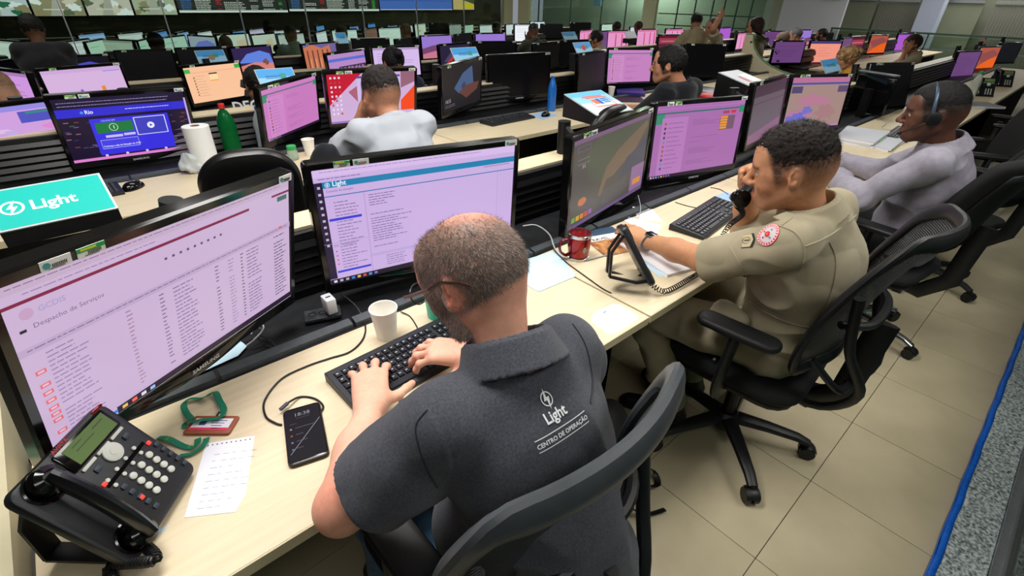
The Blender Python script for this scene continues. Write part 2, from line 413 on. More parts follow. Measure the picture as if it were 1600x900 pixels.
# emergency exit sign
ex = thing('exit_sign', 'green emergency exit sign with white runner and arrow on the white wall', 'sign', (15.3, 5.22, 1.66))
MB().bx(-.02, 0, -.17, .17, -.07, .09).build('sign_plate', mat('exit_green', (20, 120, 70), .5, emit=.35), ex, smooth=False)
m = MB(); m.bx(-.026, -.021, -.15, -.03, -.005, .015); m.prism([(0, 0)], 0, 0) if False else None
m.add([(-.026, -.15, .005), (-.026, -.11, .045), (-.026, -.11, -.035)], [(0, 1, 2)]); m.bx(-.026, -.021, .03, .07, -.05, .03); m.ell((-.024, .06, .055), (.003, .018, .018), 8, 6)
m.bx(-.026, -.021, .07, .12, -.02, 0); m.build('pictogram', mat('sign_white', (235, 245, 238), .5, emit=.5), ex, smooth=False)
# balustrade and blinds
bz = thing('metal_balustrade', 'dark green metal balustrade with glass infill along the right edge of the hall', 'balustrade', (15, 0, 0))
MB().bx(-.03, .03, -3, 5, .96, 1.0).build('handrail', M_FRAME, bz, smooth=False)
MB().bx(-.02, .02, -3, 5, .66, .69).build('rail', M_ALU, bz, smooth=False)
for k in range(9): MB().bx(-.02, .02, 4.97-k, 5.0-k, -.3, .97).build('baluster', M_FRAME, bz, smooth=False)
for k in range(8): MB().bx(-.005, .005, 4.02-k, 4.96-k, -.2, .94).build('glass_pane', M_GLASS, bz, smooth=False)
struct(MB().bx(17.2, 17.3, -6, 8, -.3, 3.2).build('wall_right', mat('olive_grey_wall', (120, 124, 106), .8, var=.06, vscale=2)))
M_BLIND = mat('grey_fabric_blind', (124, 124, 112), .8, var=.1, vscale=30)
M_BLIND2 = mat('plain_grey_green_blind', (132, 138, 116), .8, var=.08, vscale=3)
yy = lambda p, X=16.9: un(p, 30, X=X).y
for (a, b, n, lab) in ((1303, 1362, 0, 'plain pale green roller blind left of the white column'), (1366, 1428, 16, 'vertical slat blind left of the white column'), (1470, 1528, 0, 'plain grey roller blind right of the white column'), (1545, 1640, 18, 'vertical slat blind at the right edge of the hall')):
    bl = thing('window_blind', lab, 'blind', (16.9, 0, 0))
    if n == 0: MB().bx(0, .02, yy(b), yy(a), -.2, 1.58).build('fabric', M_BLIND2, bl, smooth=False)
    else:
        for k in range(n):
            y0 = yy(a)+(yy(b)-yy(a))*k/n; y1 = yy(a)+(yy(b)-yy(a))*(k+.86)/n
            MB().bx(0, .012, y1, y0, -.2, 1.56, None).build('slat', M_BLIND, bl, smooth=False)
    MB().bx(-.03, .03, yy(b), yy(a), 1.58, 1.64).build('head_rail', M_ALU, bl, smooth=False)
struct(MB().bx(16.2, 16.6, yy(1466, 16.3), yy(1432, 16.3), -.3, 3.2).build('trim_6', mat('bluish_white_column', (190, 200, 222), .7, var=.03)))

# ================================================================ CONSOLES
M_SLAT = mat('black_slatwall', (13, 13, 16), .4, var=.3)
def console(yf, x0, x1, dz, label, detail=True, group=None):
    o = thing('console_desk', label, 'desk', (x0, yf, dz), 0, group); W = x1-x0; g = .004
    m = MB(); m.bx(g, W-g, .003, .492, .714, .74); m.build('worktop', M_WOOD, o, smooth=False, bevel=.0015 if detail else 0)
    MB().bx(g, W-g, 0, .003, .714, .7396).build('edge_band', M_WEDGE, o, smooth=False)
    m = MB(); m.bx(0, W, .492, .775, .66, .730); m.bx(0, W, .775, .80, .66, .93); m.bx(0, W, .492, .498, .70, .741); m.bx(0, W, .79, .90, .905, .914); m.bx(0, W, .60, .62, 0, .71); m.bx(0, W, .90, .915, 0, .91)
    m.build('trough', M_TROUGH, o, smooth=False)
    n = max(1, round(W/.34))
    for k in range(n):
        a = W*k/n+.006; b = W*(k+1)/n-.003
        MB().add([(a, .500, .730), (b, .500, .730), (b, .535, .730), (a, .535, .730), (a, .503, .752), (b, .503, .752), (b, .530, .757), (a, .530, .757)], [(0, 1, 2, 3)[::-1], (4, 5, 6, 7), (0, 1, 5, 4), (2, 3, 7, 6), (1, 2, 6, 5), (3, 0, 4, 7)]).build('edge_strip', M_STRIP, o, smooth=False)
        if not detail: break
    for k in range(5 if detail else 2):
        z = .752+(.165/(5 if detail else 2))*k
        hh = .165/(5 if detail else 2)-.008
        MB().add([(0, .770, z), (W, .770, z), (W, .757, z+hh*.25), (0, .757, z+hh*.25), (0, .767, z+hh), (W, .767, z+hh)], [(0, 1, 3-1, 3), (3, 2, 5, 4)]).build('slat', M_SLAT, o, smooth=False, solid=.002)
    MB().bx(g, W-g, .80, .92, .915, .94).build('cap_board', M_WOOD, o, smooth=False, bevel=.0015 if detail else 0)
    for x in (0, W):
        MB().bx(x-.01, x+.01, .12, .90, 0, .71).build('side_panel', mat('desk_side_laminate', (60, 56, 50), .6), o, smooth=False)
    return o
def rowz(k): return [0, 0, -.05, -.115, -.14, -.16, -.2][k]
ROWY = [.6, 2.4, 4.2, 6.0, 7.95, 9.7, 11.4]
ordn = ['nearest', 'second', 'third', 'fourth', 'fifth', 'sixth', 'seventh']
row_x = [[-.29, 1.09, 2.49, 3.89, 5.29, 6.69, 8.09, 9.49, 10.89],
         [-1.0, .48, 1.78, 3.18, 4.58, 5.98, 7.0], ]
lab0 = ['maple topped console desk with the phone and lanyard, nearest on the left', 'console desk with the red mug and the officer on the phone', 'console desk where the man in the grey blazer types', 'console desk holding the tall clear bottle and a phone', 'console desk behind the empty chairs on the right', 'console desk near the orange wallpaper screen', 'console desk of the nearest row with the dark monitor at the right edge', 'last console desk of the nearest row by the balustrade']
lab1 = ['second row console desk with the mouse and the blue web page screen', 'second row console desk where the man in white works', 'second row console desk with the blue bottle', 'second row console desk where the man in black sits', 'second row console desk with the closed laptop', 'second row console desk ending at the cream side panel']
for r, xs in enumerate(row_x):
    for k in range(len(xs)-1): console(ROWY[r], xs[k], xs[k+1], 0, (lab0, lab1)[r][k], True)
for r in range(2, 7):
    x = -2.2+.3*r; k = 0
    while x < 14:
        if not (r >= 4 and x+1.4 > 12.9):
            console(ROWY[r], x, x+1.4, rowz(r), '%s row console desk, place %s from its left end' % (ordn[r], ['one', 'two', 'three', 'four', 'five', 'six', 'seven', 'eight', 'nine', 'ten', 'eleven', 'twelve'][k]), False, 'far console desks')
        x += 1.4; k += 1
for x in (8.3, 9.7, 11.1, 12.5): console(2.4, x, x+1.4, -.03, 'second row console desk beyond the aisle, %s' % {8.3: 'beside the cream panel', 9.7: 'behind the blond woman', 11.1: 'by the red dark screen', 12.5: 'nearest the balustrade'}[x], False)
# end panels
def end_panel(X, yf, label, dz=0, green=True, flip=1):
    o = thing('end_panel', label, 'panel', (X, yf, dz))
    prof = [(0, 0), (0, .735)]+[(.1+.75*math.sin(a)*1.0-.0, .735+.42*(1-math.cos(a))*1.0) for a in [PI/2*i/8 for i in range(1, 9)]]+[(.95, 1.155), (.95, 0)]
    def pr(m, P, x0, x1):
        n = len(P); m.add([(x0, y, z) for y, z in P]+[(x1, y, z) for y, z in P], [tuple(range(n)), tuple(range(2*n-1, n-1, -1))]+[(i, n+i, n+(i+1) % n, (i+1) % n) for i in range(n)]); return m
    pr(MB(), prof, -.014, .014).build('panel_board', mat('cream_board', (206, 196, 164), .5, var=.05), o, smooth=False)
    e = MB(); e.tube([(0, y-.006, z+.004) for y, z in prof[1:-1]], .02, 6, flat=(1, .5)); e.build('green_edging', mat('sage_green_edging', (104, 140, 104), .5), o)
    for y, z in ((.45, .93), (.85, 1.12)): MB().cyl((-.022, y, z-.05), (.022, y, z-.05), .012).build('bolt', M_BLACK, o)
    g = MB(); g.grid(lambda u, v: (.03+.5*u*flip*.9, .5+.5*u*.3+.4*v, .95+.26*math.sin(v*1.4)*(1-u*.6)), 6, 6); g.build('glass_wing', M_GGREEN, o, solid=.006)
    return o
end_panel(7.05, 2.4, 'cream end panel with green curved edging at the end of the second row')
lp = thing('end_panel', 'cream end panel with green edging at the bottom left corner', 'panel', (-.315, .6, 0))
prof = [(.0, 0), (.0, .70), (.10, .752), (.30, .775), (.5, .80), (.9, .86), (.95, .86), (.95, 0)]
n = len(prof); m = MB(); m.add([(-.012, y, z) for y, z in prof]+[(.012, y, z) for y, z in prof], [tuple(range(n)), tuple(range(2*n-1, n-1, -1))]+[(i, n+i, n+(i+1) % n, (i+1) % n) for i in range(n)])
m.build('panel_board', mat('cream_board'), lp, smooth=False)
m = MB(); m.tube([(-.03, y, z-.012) for y, z in prof[1:-1]], .018, 8); m.build('green_edging', mat('sage_green_edging'), lp)
m = MB(); m.bx(-.075, -.05, 0, .95, 0, .69); m.build('outer_board', mat('dark_green_board', (46, 62, 48), .5, var=.1), lp, smooth=False)

# ================================================================ MONITORS
M_BEZEL = mat('monitor_black', (10, 9, 11), .14, spec=.6, var=.2)
M_HOUS = mat('monitor_back_black', (14, 14, 16), .5, var=.2)
BRD = mat('silver_lettering', (196, 198, 200), .4, emit=.0)
def label_mb(kind, w=.042, h=.017):
    m = MB()
    m.box((0, 0, 0), (w/2, .0004, h/2), (232, 236, 232))
    if kind == 'g': m.box((0, -.0006, h*.28), (w/2, .0003, h*.22), (40, 165, 85)); m.box((-w*.1, -.001, h*.3), (w*.28, .0002, h*.1), (214, 222, 60)); 
    else: m.lathe([(h*.3, 0), (h*.3, .0005)], 14, col=(70, 160, 160), M=Matrix.Rotation(PI/2, 4, 'X'), at=(-w*.3, -.0005, 0))
    for i in range(9): m.box((-w*.12+w*.055*i, -.0008, -h*.12), (w*.012, .0003, h*.16), (60, 60, 64))
    m.box((0, -.0008, -h*.36), (w*.25, .0003, h*.04), (120, 120, 120))
    return m
LBL_G = label_mb('g'); LBL_W = label_mb('w')
def monitor(M, w, draw, label, detail=2, asp=1.63, arm=None, brand=None, group=None, labels='gw|w', chin=.036):
    h = w/asp; s = .019; t = .021
    o = thing('monitor', label, 'monitor', group=group, M=M)
    f = MB(); X = w/2; Z = h/2; d0, d1 = -.012, .022
    def loop(ix, iz, izb, y, r=.012):
        out = []
        for (cx, cz, a0) in ((X-ix-r, Z-iz-r, 0), (-X+ix+r, Z-iz-r, 90), (-X+ix+r, -Z+izb+r, 180), (X-ix-r, -Z+izb+r, 270)):
            for i in range(4 if detail else 2):
                a = R_(a0+90*i/(3 if detail else 1)); out.append((cx+r*math.cos(a), y, cz+r*math.sin(a)))
        return out
    rings = [loop(s, t, chin, d0+.004, .002), loop(s-.002, t-.002, chin-.002, d0, .003), loop(.004, .004, .004, d0, .01), loop(0, 0, 0, d0+.005), loop(0, 0, 0, d1), loop(.03, .03, .03, d1+.012)]
    f.rings(rings, True); fb = f.build('bezel', M_BEZEL, o)
    b = MB(); b.rings([loop(.03, .03, .03, d1+.010), loop(.06, .05, .06, d1+.035), loop(w*.28, h*.2, h*.2, d1+.045)]); b.build('rear_housing', M_HOUS, o)
    p = MB(); S = Scr(p, w-2*s+.002, h-t-chin+.002, M=Matrix.Translation((0, d0+.0035, (chin-t)/2)), lay=.00006 if detail else .0002); draw(S)
    p.build('screen', M_SCREEN, o, smooth=False, attr=True)
    if detail:
        # stand or arm
        a = MB()
        if arm is None:
            a.bx(-.03, .03, .03, .06, -Z-.02, 0); a.rbox(-.11, .11, -.07, .10, -Z-.045, -Z-.03, .04, 4, .004)
            a.build('stand', M_BLACK, o)
        else:
            q = M.inverted() @ Vector(arm)
            a.cyl((q.x, q.y, q.z), (q.x, q.y, q.z+.14), .028, n=16); a.bx(-.05, .05, .05, .065, -.05, .05)
            v = Vector((0, .065, 0)); e = Vector((q.x, q.y, q.z+.11)); mid = (v+e)/2+Vector((.12, .05, 0)); mid = (v+e)/2
            for p0, p1 in ((v, mid), (mid, e)):
                a.tube([p0, (p0+p1)/2, p1], .022, 8, flat=(.7, 1.1))
            a.build('monitor_arm', M_BLACK, o)
    xs = {'g': 0, 'w': 0}
    lm = MB()
    if labels:
        left, right = labels.split('|'); x = -X+.095
        for ch in left:
            lm.M = Matrix.Translation((x, d0-.001, Z-.011)); L = LBL_G if ch == 'g' else LBL_W
            sub = MB(); 
            for v in L.v: sub.v.append(lm.M @ v)
            sub.f = L.f; sub.c = L.c; sub.mi = L.mi
            sub.build('asset_label', M_LABEL, fb, smooth=False, attr=True)
            x += .05
        for ch in right:
            lm.M = Matrix.Translation((X-.035, d0-.001, Z-.011)); L = LBL_W; sub = MB(); sub.v = [lm.M @ v for v in L.v]; sub.f = L.f; sub.c = L.c; sub.mi = L.mi
            sub.build('asset_label', M_LABEL, fb, smooth=False, attr=True)
    if brand:
        k = MB(); v, ff = text_geo(brand, True); sz = .0135; ox = v[:, 0].max()/2
        k.add([((a[0]-ox)*sz*1.15, d0-.0088, -Z+.0125+a[1]*sz) for a in v], ff); k.build('maker_lettering', BRD, fb, smooth=False)
        c = MB(); c.grid(lambda u, v: ((u-.5)*.34, d0-.0004-.006*math.sin(PI*u)*math.sin(v*PI), -Z+.030-.036*v*math.sin(PI*u)**.6-.002), 20, 4); c.build('chin', M_BEZEL, o)
    return o
def mon_M(x, y, z, yaw, tilt, roll):
    return Matrix.Translation((x, y, z)) @ Matrix.Rotation(R_(yaw), 4, 'Z') @ Matrix.Rotation(R_(tilt), 4, 'X') @ Matrix.Rotation(R_(roll), 4, 'Y')
# ---- screen pictures
def browser(S, c=(214, 188, 226), bar=(225, 200, 232)):
    S.bg(c); S.R(0, 0, 1, .05, bar); S.lines(.03, .018, .9, 1, .02, (150, 130, 170), .006, 1, 1)
def taskbar(S, c=(36, 30, 44)):
    S.R(0, .955, 1, 1, c)
    for i, q in enumerate([(220, 220, 230), (180, 180, 190), (170, 170, 180), (60, 130, 220), (230, 190, 90), (220, 90, 70), (90, 150, 220), (120, 120, 200)]): S.R(.015+.028*i, .966, .030+.028*i, .988, q)
def d_orders(S):
    S.bg((203, 178, 212)); S.R(0, 0, 1, .05, (196, 172, 200)); S.lines(.02, .02, .95, 1, .03, (140, 110, 150), .005, 1, 1); S.lines(.05, .065, .4, 1, .03, (150, 128, 165), .005, 1, 1)
    S.R(0, .095, .78, .112, (128, 36, 70)); S.R(.9, .072, 1, .088, (128, 50, 80)); S.R(.93, .10, .985, .135, (70, 110, 96))
    S.disc(.045, .165, .016, (196, 160, 195)); S.T(.07, .178, 'GCDIS', .013, (172, 160, 204), True)
    S.T(.05, .248, 'Despacho de Servi\u00e7os', .0115, (120, 104, 140)); S.R(.02, .235, .035, .25, (40, 36, 50))
    for i in range(9): S.R(.42+.027*i, .185, .429+.027*i, .200, (96, 82, 112))
    S.R(0, .33, 1, .37, (190, 166, 200)); S.lines(.02, .345, .98, 1, .02, (130, 110, 150), .006, 1, 1)
    for u0, u1, c in ((.055, .16, (150, 130, 172)), (.27, .29, (160, 120, 150)), (.38, .40, (110, 96, 130)), (.43, .53, (130, 112, 152)), (.60, .62, (100, 84, 120)), (.66, .69, (150, 130, 165)), (.72, .735, (60, 60, 80)), (.75, .83, (120, 104, 140)), (.9, .98, (70, 58, 84))):
        S.lines(u0, .395, u1, 20, .0265, c, .007, .6, .96)
    for v in (.47, .55, .60, .65, .70, .74, .78, .86): S.R(.02, v, .045, v+.025, (226, 110, 120)); S.R(.025, v+.006, .04, v+.018, (225, 190, 210))
    S.R(.93, .33, .945, .345, (235, 90, 60)); S.R(.0, .955, 1, 1, (44, 30, 52)); S.R(0, .955, .18, 1, (212, 186, 225))
    for i, q in enumerate([(230, 80, 110), (40, 40, 60), (60, 130, 220), (230, 190, 90), (240, 110, 80), (220, 220, 235), (150, 190, 240)]): S.R(.10+.032*i, .967, .117+.032*i, .99, q)
def d_editor(S):
    S.bg(LIL); S.R(0, 0, 1, .06, (216, 188, 234)); S.lines(.03, .02, .8, 1, .03, (150, 130, 180), .005, 1, 1); S.lines(.02, .072, .2, 1, .03, (120, 100, 150), .006, 1, 1)
    S.R(.035, .1, 1, .15, (38, 130, 176)); S.R(0, .1, .035, .955, (44, 34, 62)); logo(S, .055, .126, .0105, (232, 240, 255), (38, 130, 176)); S.T(.075, .139, 'Light', .0185, (232, 240, 255), True)
    S.T(.045, .185, 'Console de atua\u00e7\u00e3o', .009, (110, 90, 140)); S.R(.035, .215, 1, .223, (50, 120, 176)); S.R(.82, .16, .97, .166, (140, 120, 170))
    for i in range(10): S.R(.012, .13+.055*i, .024, .15+.055*i, (190, 180, 205))
    S.lines(.07, .27, .19, 22, .028, (130, 110, 156), .007, .5, 1)
    S.R(.04, .405, .185, .427, (58, 66, 214)); S.R(.04, .885, .2, .905, (58, 66, 214))
    for i in range(4): S.disc(.05, .70+.04*i, .004, (214, 80, 90))
    S.T(.04, .655, '2021 - Emergência', .0085, (110, 90, 140)); S.R(.0, .62, .2, .623, (170, 148, 196)); S.R(.205, .22, .207, .95, (160, 140, 190))
    for a, b, n in ((.25, .38, 5), (.42, .45, 1), (.46, .5, 3), (.53, .57, 4), (.62, .66, 3), (.7, .74, 2)):
        S.lines(.225, a, .225+.12+.15*random.random(), n, .022, (110, 92, 145), .006, .5, .95)
    S.R(.2, .79, .9, .805, (186, 168, 216)); S.R(.2, .81, .9, .812, (150, 130, 180)); S.R(.9, .22, .902, .8, (170, 150, 196))
    for i in range(5): S.R(.92+.018*i, .24, .921+.018*i, .55, (186, 160, 206))
    for u in (.28, .47, .65): S.lines(u, .83, u+.12, 5, .022, (140, 120, 170), .007, .6, .9)
    taskbar(S)
def d_darkmap(S):
    S.bg((84, 80, 78)); S.R(0, 0, 1, .05, (120, 92, 124))
    S.poly([(.3, .05), (1, .05), (1, .25), (.6, .45), (.42, .62), (.2, .5), (.15, .2)], (84, 88, 74))
    S.poly([(.95, .08), (.98, .14), (.80, .42), (.62, .52), (.52, .60), (.44, .60), (.38, .78), (.34, .76), (.38, .58), (.42, .45), (.56, .30), (.72, .20)], (116, 98, 82))
    S.poly([(.7, .45), (1, .3), (1, .6), (.6, .7)], (74, 76, 88))
    S.R(.05, .08, .2, .14, (100, 96, 100)); S.R(.06, .09, .19, .13, (80, 78, 80)); S.lines(.06, .22, .2, 2, .05, (130, 126, 130), .008); S.R(.12, .29, .125, .33, (190, 190, 190)); S.R(.14, .29, .145, .33, (190, 190, 190))
    S.blob(.14, .72, .05, .05, (190, 110, 70), 10, .1)
    for i, c in enumerate([(120, 160, 60), (200, 160, 50), (210, 120, 60), (190, 80, 60), (150, 90, 170)]): S.R(.03+.05*i, .87, .07+.05*i, .93, c)
    S.R(.8, .62, 1, .95, (140, 106, 146)); S.R(.84, .8, .96, .88, (205, 140, 70)); S.lines(.4, .7, .78, 9, .025, (110, 108, 116), .006, .7); S.R(0, .96, 1, 1, (110, 84, 130))
def chatlist(bgc, colA, hdr=(60, 140, 110), list_w=.3):
    def f(S):
        S.bg(bgc); S.R(0, 0, 1, .05, tuple(min(255, int(v*1.06)) for v in bgc)); S.lines(.03, .02, .9, 1, .02, tuple(int(v*.75) for v in bgc), .006, 1, 1)
        S.R(0, .09, 1, .11, (60, 110, 110)) if hdr else None
        S.R(0, .11, .09, .24, hdr); S.R(.94, .07, 1, .17, hdr); S.R(.07, .16, list_w+.05, 1, colA)
        for i in range(11):
            S.disc(.11, .24+.062*i, .011, random.choice([(90, 60, 90), (60, 70, 160), (170, 90, 70), (70, 60, 70), (90, 150, 150)])); S.lines(.14, .235+.062*i, list_w+.02, 1, .02, tuple(int(v*.72) for v in bgc), .007, .5, 1)
        for a, b in ((.22, .3), (.46, .55), (.62, .72), (.8, .86)): S.lines(list_w+.1, a, list_w+.45, 4, .022, tuple(int(v*.8) for v in bgc), .006, .4)
        taskbar(S, (40, 28, 50))
    return f
_chat = chatlist((168, 110, 172), (182, 124, 186))
def d_chat(S):
    _chat(S); S.R(.74, .13, .82, .17, (170, 70, 90)); S.R(.84, .13, .9, .17, (214, 50, 70)); S.R(.72, .2, .9, .40, (120, 90, 110))
    for i in range(5): S.R(.725, .205+.038*i, .81, .235+.038*i, (235, 150, 50))
def d_dimgrad(S): S.bg((96, 84, 96)); S.R(0, 0, 1, .2, (70, 52, 66)); S.poly([(0, .85), (1, .7), (1, 1), (0, 1)], (132, 92, 122)); S.R(0, .3, 1, .32, (84, 70, 82))
def d_radar(S):
    S.bg((164, 136, 130)); S.R(0, 0, 1, .09, (186, 110, 150)); S.R(0, .1, 1, .14, (86, 80, 156)); S.blob(.45, .45, .3, .12, (182, 122, 148), seed=8); S.blob(.22, .78, .22, .2, (180, 120, 160), seed=4); S.blob(.22, .82, .17, .14, (110, 110, 196), seed=5); S.blob(.36, .65, .08, .08, (118, 114, 190), seed=6)
    S.R(.02, .17, .2, .3, (86, 74, 110)); S.R(.82, .17, 1, .3, (96, 78, 112)); S.blob(.7, .7, .2, .15, (166, 124, 128), seed=9); S.R(0, .97, 1, 1, (190, 130, 190))
def d_off(S): S.bg((5, 5, 7))
def d_dimoff(S): S.bg((18, 18, 24))
def d_site(S):
    S.bg((30, 20, 48)); S.R(0, 0, 1, .05, (34, 26, 56)); S.lines(.03, .06, .9, 2, .05, (150, 140, 190), .01, .7, 1)
    S.R(0, .16, 1, .29, (52, 46, 206)); S.T(.2, .25, 'Rio', .024, (225, 230, 255), True); S.disc(.18, .225, .012, (80, 150, 235)); S.lines(.5, .21, .85, 1, .03, (200, 200, 255), .012, 1, 1)
    for i in range(90): S.R(*(lambda a, b: (a, b, a+.035, b+.018))(random.random()*.96, .34+random.random()*.58), random.choice([(70, 60, 110), (96, 80, 130), (110, 60, 60), (60, 90, 60), (54, 44, 90), (130, 90, 90)]))
    S.R(.21, .33, .82, .93, (58, 50, 222)); S.R(.24, .40, .52, .57, (22, 120, 60)); S.T(.29, .385, 'CIDADE EM', .011, (190, 190, 255))
    S.disc(.37, .485, .034, (230, 240, 230)); S.disc(.37, .485, .030, (22, 120, 60)); S.T(.362, .51, '1', .022, (235, 245, 235), True)
    S.R(.535, .36, .79, .66, (230, 230, 250)); S.R(.542, .37, .783, .65, (64, 66, 190)); S.disc(.66, .51, .03, (235, 235, 250)); S.quad([(.652, .485), (.652, .535), (.675, .51)], (64, 66, 190))
    S.R(.29, .61, .42, .65, (200, 190, 240)); S.R(.43, .60, .52, .64, (200, 190, 240)); S.R(.24, .68, .53, .83, (180, 190, 255)); S.R(.243, .687, .527, .822, (70, 62, 226)); S.T(.25, .80, 'Conhe\u00e7a a sala de Situa\u00e7\u00e3o do COR', .0105, (235, 235, 255), True)
    for i in range(4): S.disc(.25+.16*i, .94, .012, (210, 200, 250))
    S.R(0, .955, 1, 1, (220, 130, 205)); S.R(.985, .1, 1, .95, (200, 170, 230))
def d_pinkmap(S):
    S.bg((208, 160, 222)); S.R(0, 0, 1, .07, (150, 140, 226)); S.R(.55, .09, .95, .25, (84, 86, 190)); S.R(.6, .1, .9, .13, (60, 140, 130))
    for k in range(26): S.blob(random.random(), .3+random.random()*.65, .05, .04, random.choice([(218, 190, 232), (196, 170, 226), (220, 140, 210), (204, 186, 222)]), 9, .5, k)
    S.poly([(0, .7), (.8, .9), (.8, .905), (0, .705)], (120, 90, 160)); S.R(0, .5, .3, .75, (235, 130, 205)); S.R(0, .955, 1, 1, (226, 140, 205))
def d_desktop(S):
    S.bg((206, 174, 216)); S.poly([(0, 0), (.38, 0), (0, .62)], (196, 26, 52)); S.poly([(0, .62), (.38, 0), (.52, 0), (.30, .45), (.22, .35)], (150, 60, 84)) if False else None
    S.poly([(.22, .36), (.32, .25), (.33, .6)], (172, 96, 120)); S.R(.32, .06, .82, .1, (86, 78, 150)); S.R(.32, .1, .82, .9, (204, 186, 232)); S.R(.36, .16, .76, .9, (190, 166, 226))
    S.poly([(.83, 0), (1, 0), (1, .22), (.83, .34)], (150, 100, 120)); S.poly([(.83, .6), (1, .3), (1, .82), (.83, .82)], (244, 70, 20)); S.R(0, .955, 1, 1, (150, 120, 190))
    for i in range(9):
        for j in range(3): S.R(.03+.045*j, .05+.09*i, .05+.045*j, .09+.09*i, (232, 220, 240) if random.random() > .2 else (200, 60, 60))
def d_lock(S): S.bg((34, 30, 34)); S.poly([(.28, .5), (.5, .2), (.75, .08), (.8, .55), (.62, .7), (.4, .65)], (70, 92, 130)); S.poly([(.4, .62), (.6, .5), (.95, .5), (.9, .68), (.6, .82)], (100, 62, 54)); S.blob(.52, .5, .05, .08, (60, 64, 90), seed=2); S.T(.05, .8, '18:55', .034, (170, 160, 175)); S.lines(.05, .85, .35, 2, .04, (120, 112, 124), .012, .8, 1)
def d_red(S): S.bg((150, 60, 80)); S.R(0, 0, 1, .15, (90, 20, 40)); S.R(.1, .3, .9, .35, (200, 120, 120)); S.R(0, .45, 1, 1, (86, 40, 56))
def d_page(c, c2=None):
    def f(S):
        S.bg(c); S.R(0, 0, 1, .08, tuple(int(v*.82) for v in c)); S.lines(.08, .2, .9, 8, .08, tuple(int(v*.8) for v in c), .02, .4, .8)
        if c2: S.R(.35, .4, .5, .5, c2)
    return f
def d_redlines(S):
    S.bg((226, 150, 200)); S.R(.0, 0, 1, .1, (205, 110, 160))
    for u in (.35, .65, .88): S.quad([(u, .15), (u+.04, .15), (u+.05, .95), (u, .95)], (200, 40, 70))
def d_search(S): S.bg((214, 180, 222)); S.R(0, 0, 1, .09, (205, 168, 216)); S.disc(.4, .55, .02, (130, 100, 190)); S.R(.66, .48, .71, .6, (226, 140, 50)); S.lines(.42, .68, .62, 3, .07, (150, 120, 190), .014, .7, 1); S.lines(.75, .1, .98, 1, .1, (110, 120, 220), .02, 1, 1)
def d_peach(S): S.bg((250, 196, 156)); S.R(0, .05, .1, .16, (70, 180, 90)); S.R(.9, .03, 1, .14, (60, 170, 80)); S.R(.4, .2, .55, .24, (90, 60, 60)); S.R(.4, .24, .55, .42, (255, 220, 170)); S.R(.4, .4, .55, .43, (245, 170, 50)); S.lines(.12, .25, .35, 8, .08, (225, 170, 140), .02, .5); S.R(.1, .15, 1, .16, (225, 150, 110)); [S.disc(.13, .3+.08*i, .012, (120, 80, 80)) for i in range(7)]
def d_peach2(S): S.bg((238, 150, 130)); S.R(0, 0, 1, .12, (70, 56, 110)); S.lines(.3, .3, .8, 4, .12, (205, 120, 110), .02); S.R(0, .95, 1, 1, (90, 50, 60))
def wallp(sky, sand, dark=(40, 34, 60)):
    def f(S):
        S.bg(dark); S.poly([(.1, .6), (.35, .25), (.7, .15), (.95, .3), (1, .7), (.6, .62)], sky); S.poly([(.05, .75), (.5, .6), (1, .68), (1, 1), (0, 1)], sand); S.blob(.8, .6, .07, .12, tuple(int(v*.6) for v in sand), seed=5)
    return f
def d_petra(S):
    S.bg((108, 96, 150)); S.poly([(0, .1), (.25, 0), (.5, .15), (.75, .05), (.8, 1), (0, 1)], (196, 116, 84))
    for i in range(5): S.R(.08+.14*i, .2, .12+.14*i, .9, (120, 64, 50)); S.R(.14+.14*i, .5, .17+.14*i, .9, (220, 150, 110))
def d_hills(S): S.bg((150, 120, 205)); S.poly([(0, .55), (.4, .4), (.7, .55), (1, .45), (1, 1), (0, 1)], (116, 70, 110)); S.poly([(0, .8), (.5, .65), (1, .8), (1, 1), (0, 1)], (200, 120, 140)); S.R(.55, .6, .7, .66, (120, 190, 230))
def d_newsite(S): S.bg((180, 136, 196)); S.R(0, .12, 1, .2, (90, 110, 205)); S.R(.25, .35, 1, .85, (60, 44, 64)); [S.blob(.3+.1*i, .45, .04, .07, (150, 110, 160), seed=i) for i in range(7)]
def d_orange(S): S.bg((170, 84, 66)); S.poly([(0, 1), (.5, .55), (1, .4), (1, 1)], (230, 96, 30)); S.poly([(0, .3), (.7, .1), (1, .3), (.3, .7)], (140, 72, 72))
def d_violet(S): S.bg((104, 66, 120)); S.lines(.1, .2, .9, 9, .08, (84, 52, 100), .02); 
def d_brightv(S): S.bg((168, 90, 200)); S.R(0, 0, 1, .06, (80, 50, 110))
def d_green(S): S.bg((176, 206, 190)); S.R(.1, .2, .6, .24, (120, 190, 150)); S.R(.1, .55, .5, .9, (150, 205, 160))
def d_mapw(S): S.bg((206, 216, 208)); S.poly([(.55, .3), (.85, .2), (.9, .8), (.6, .8)], (220, 196, 170)); S.R(.6, .55, .8, .57, (90, 120, 190))
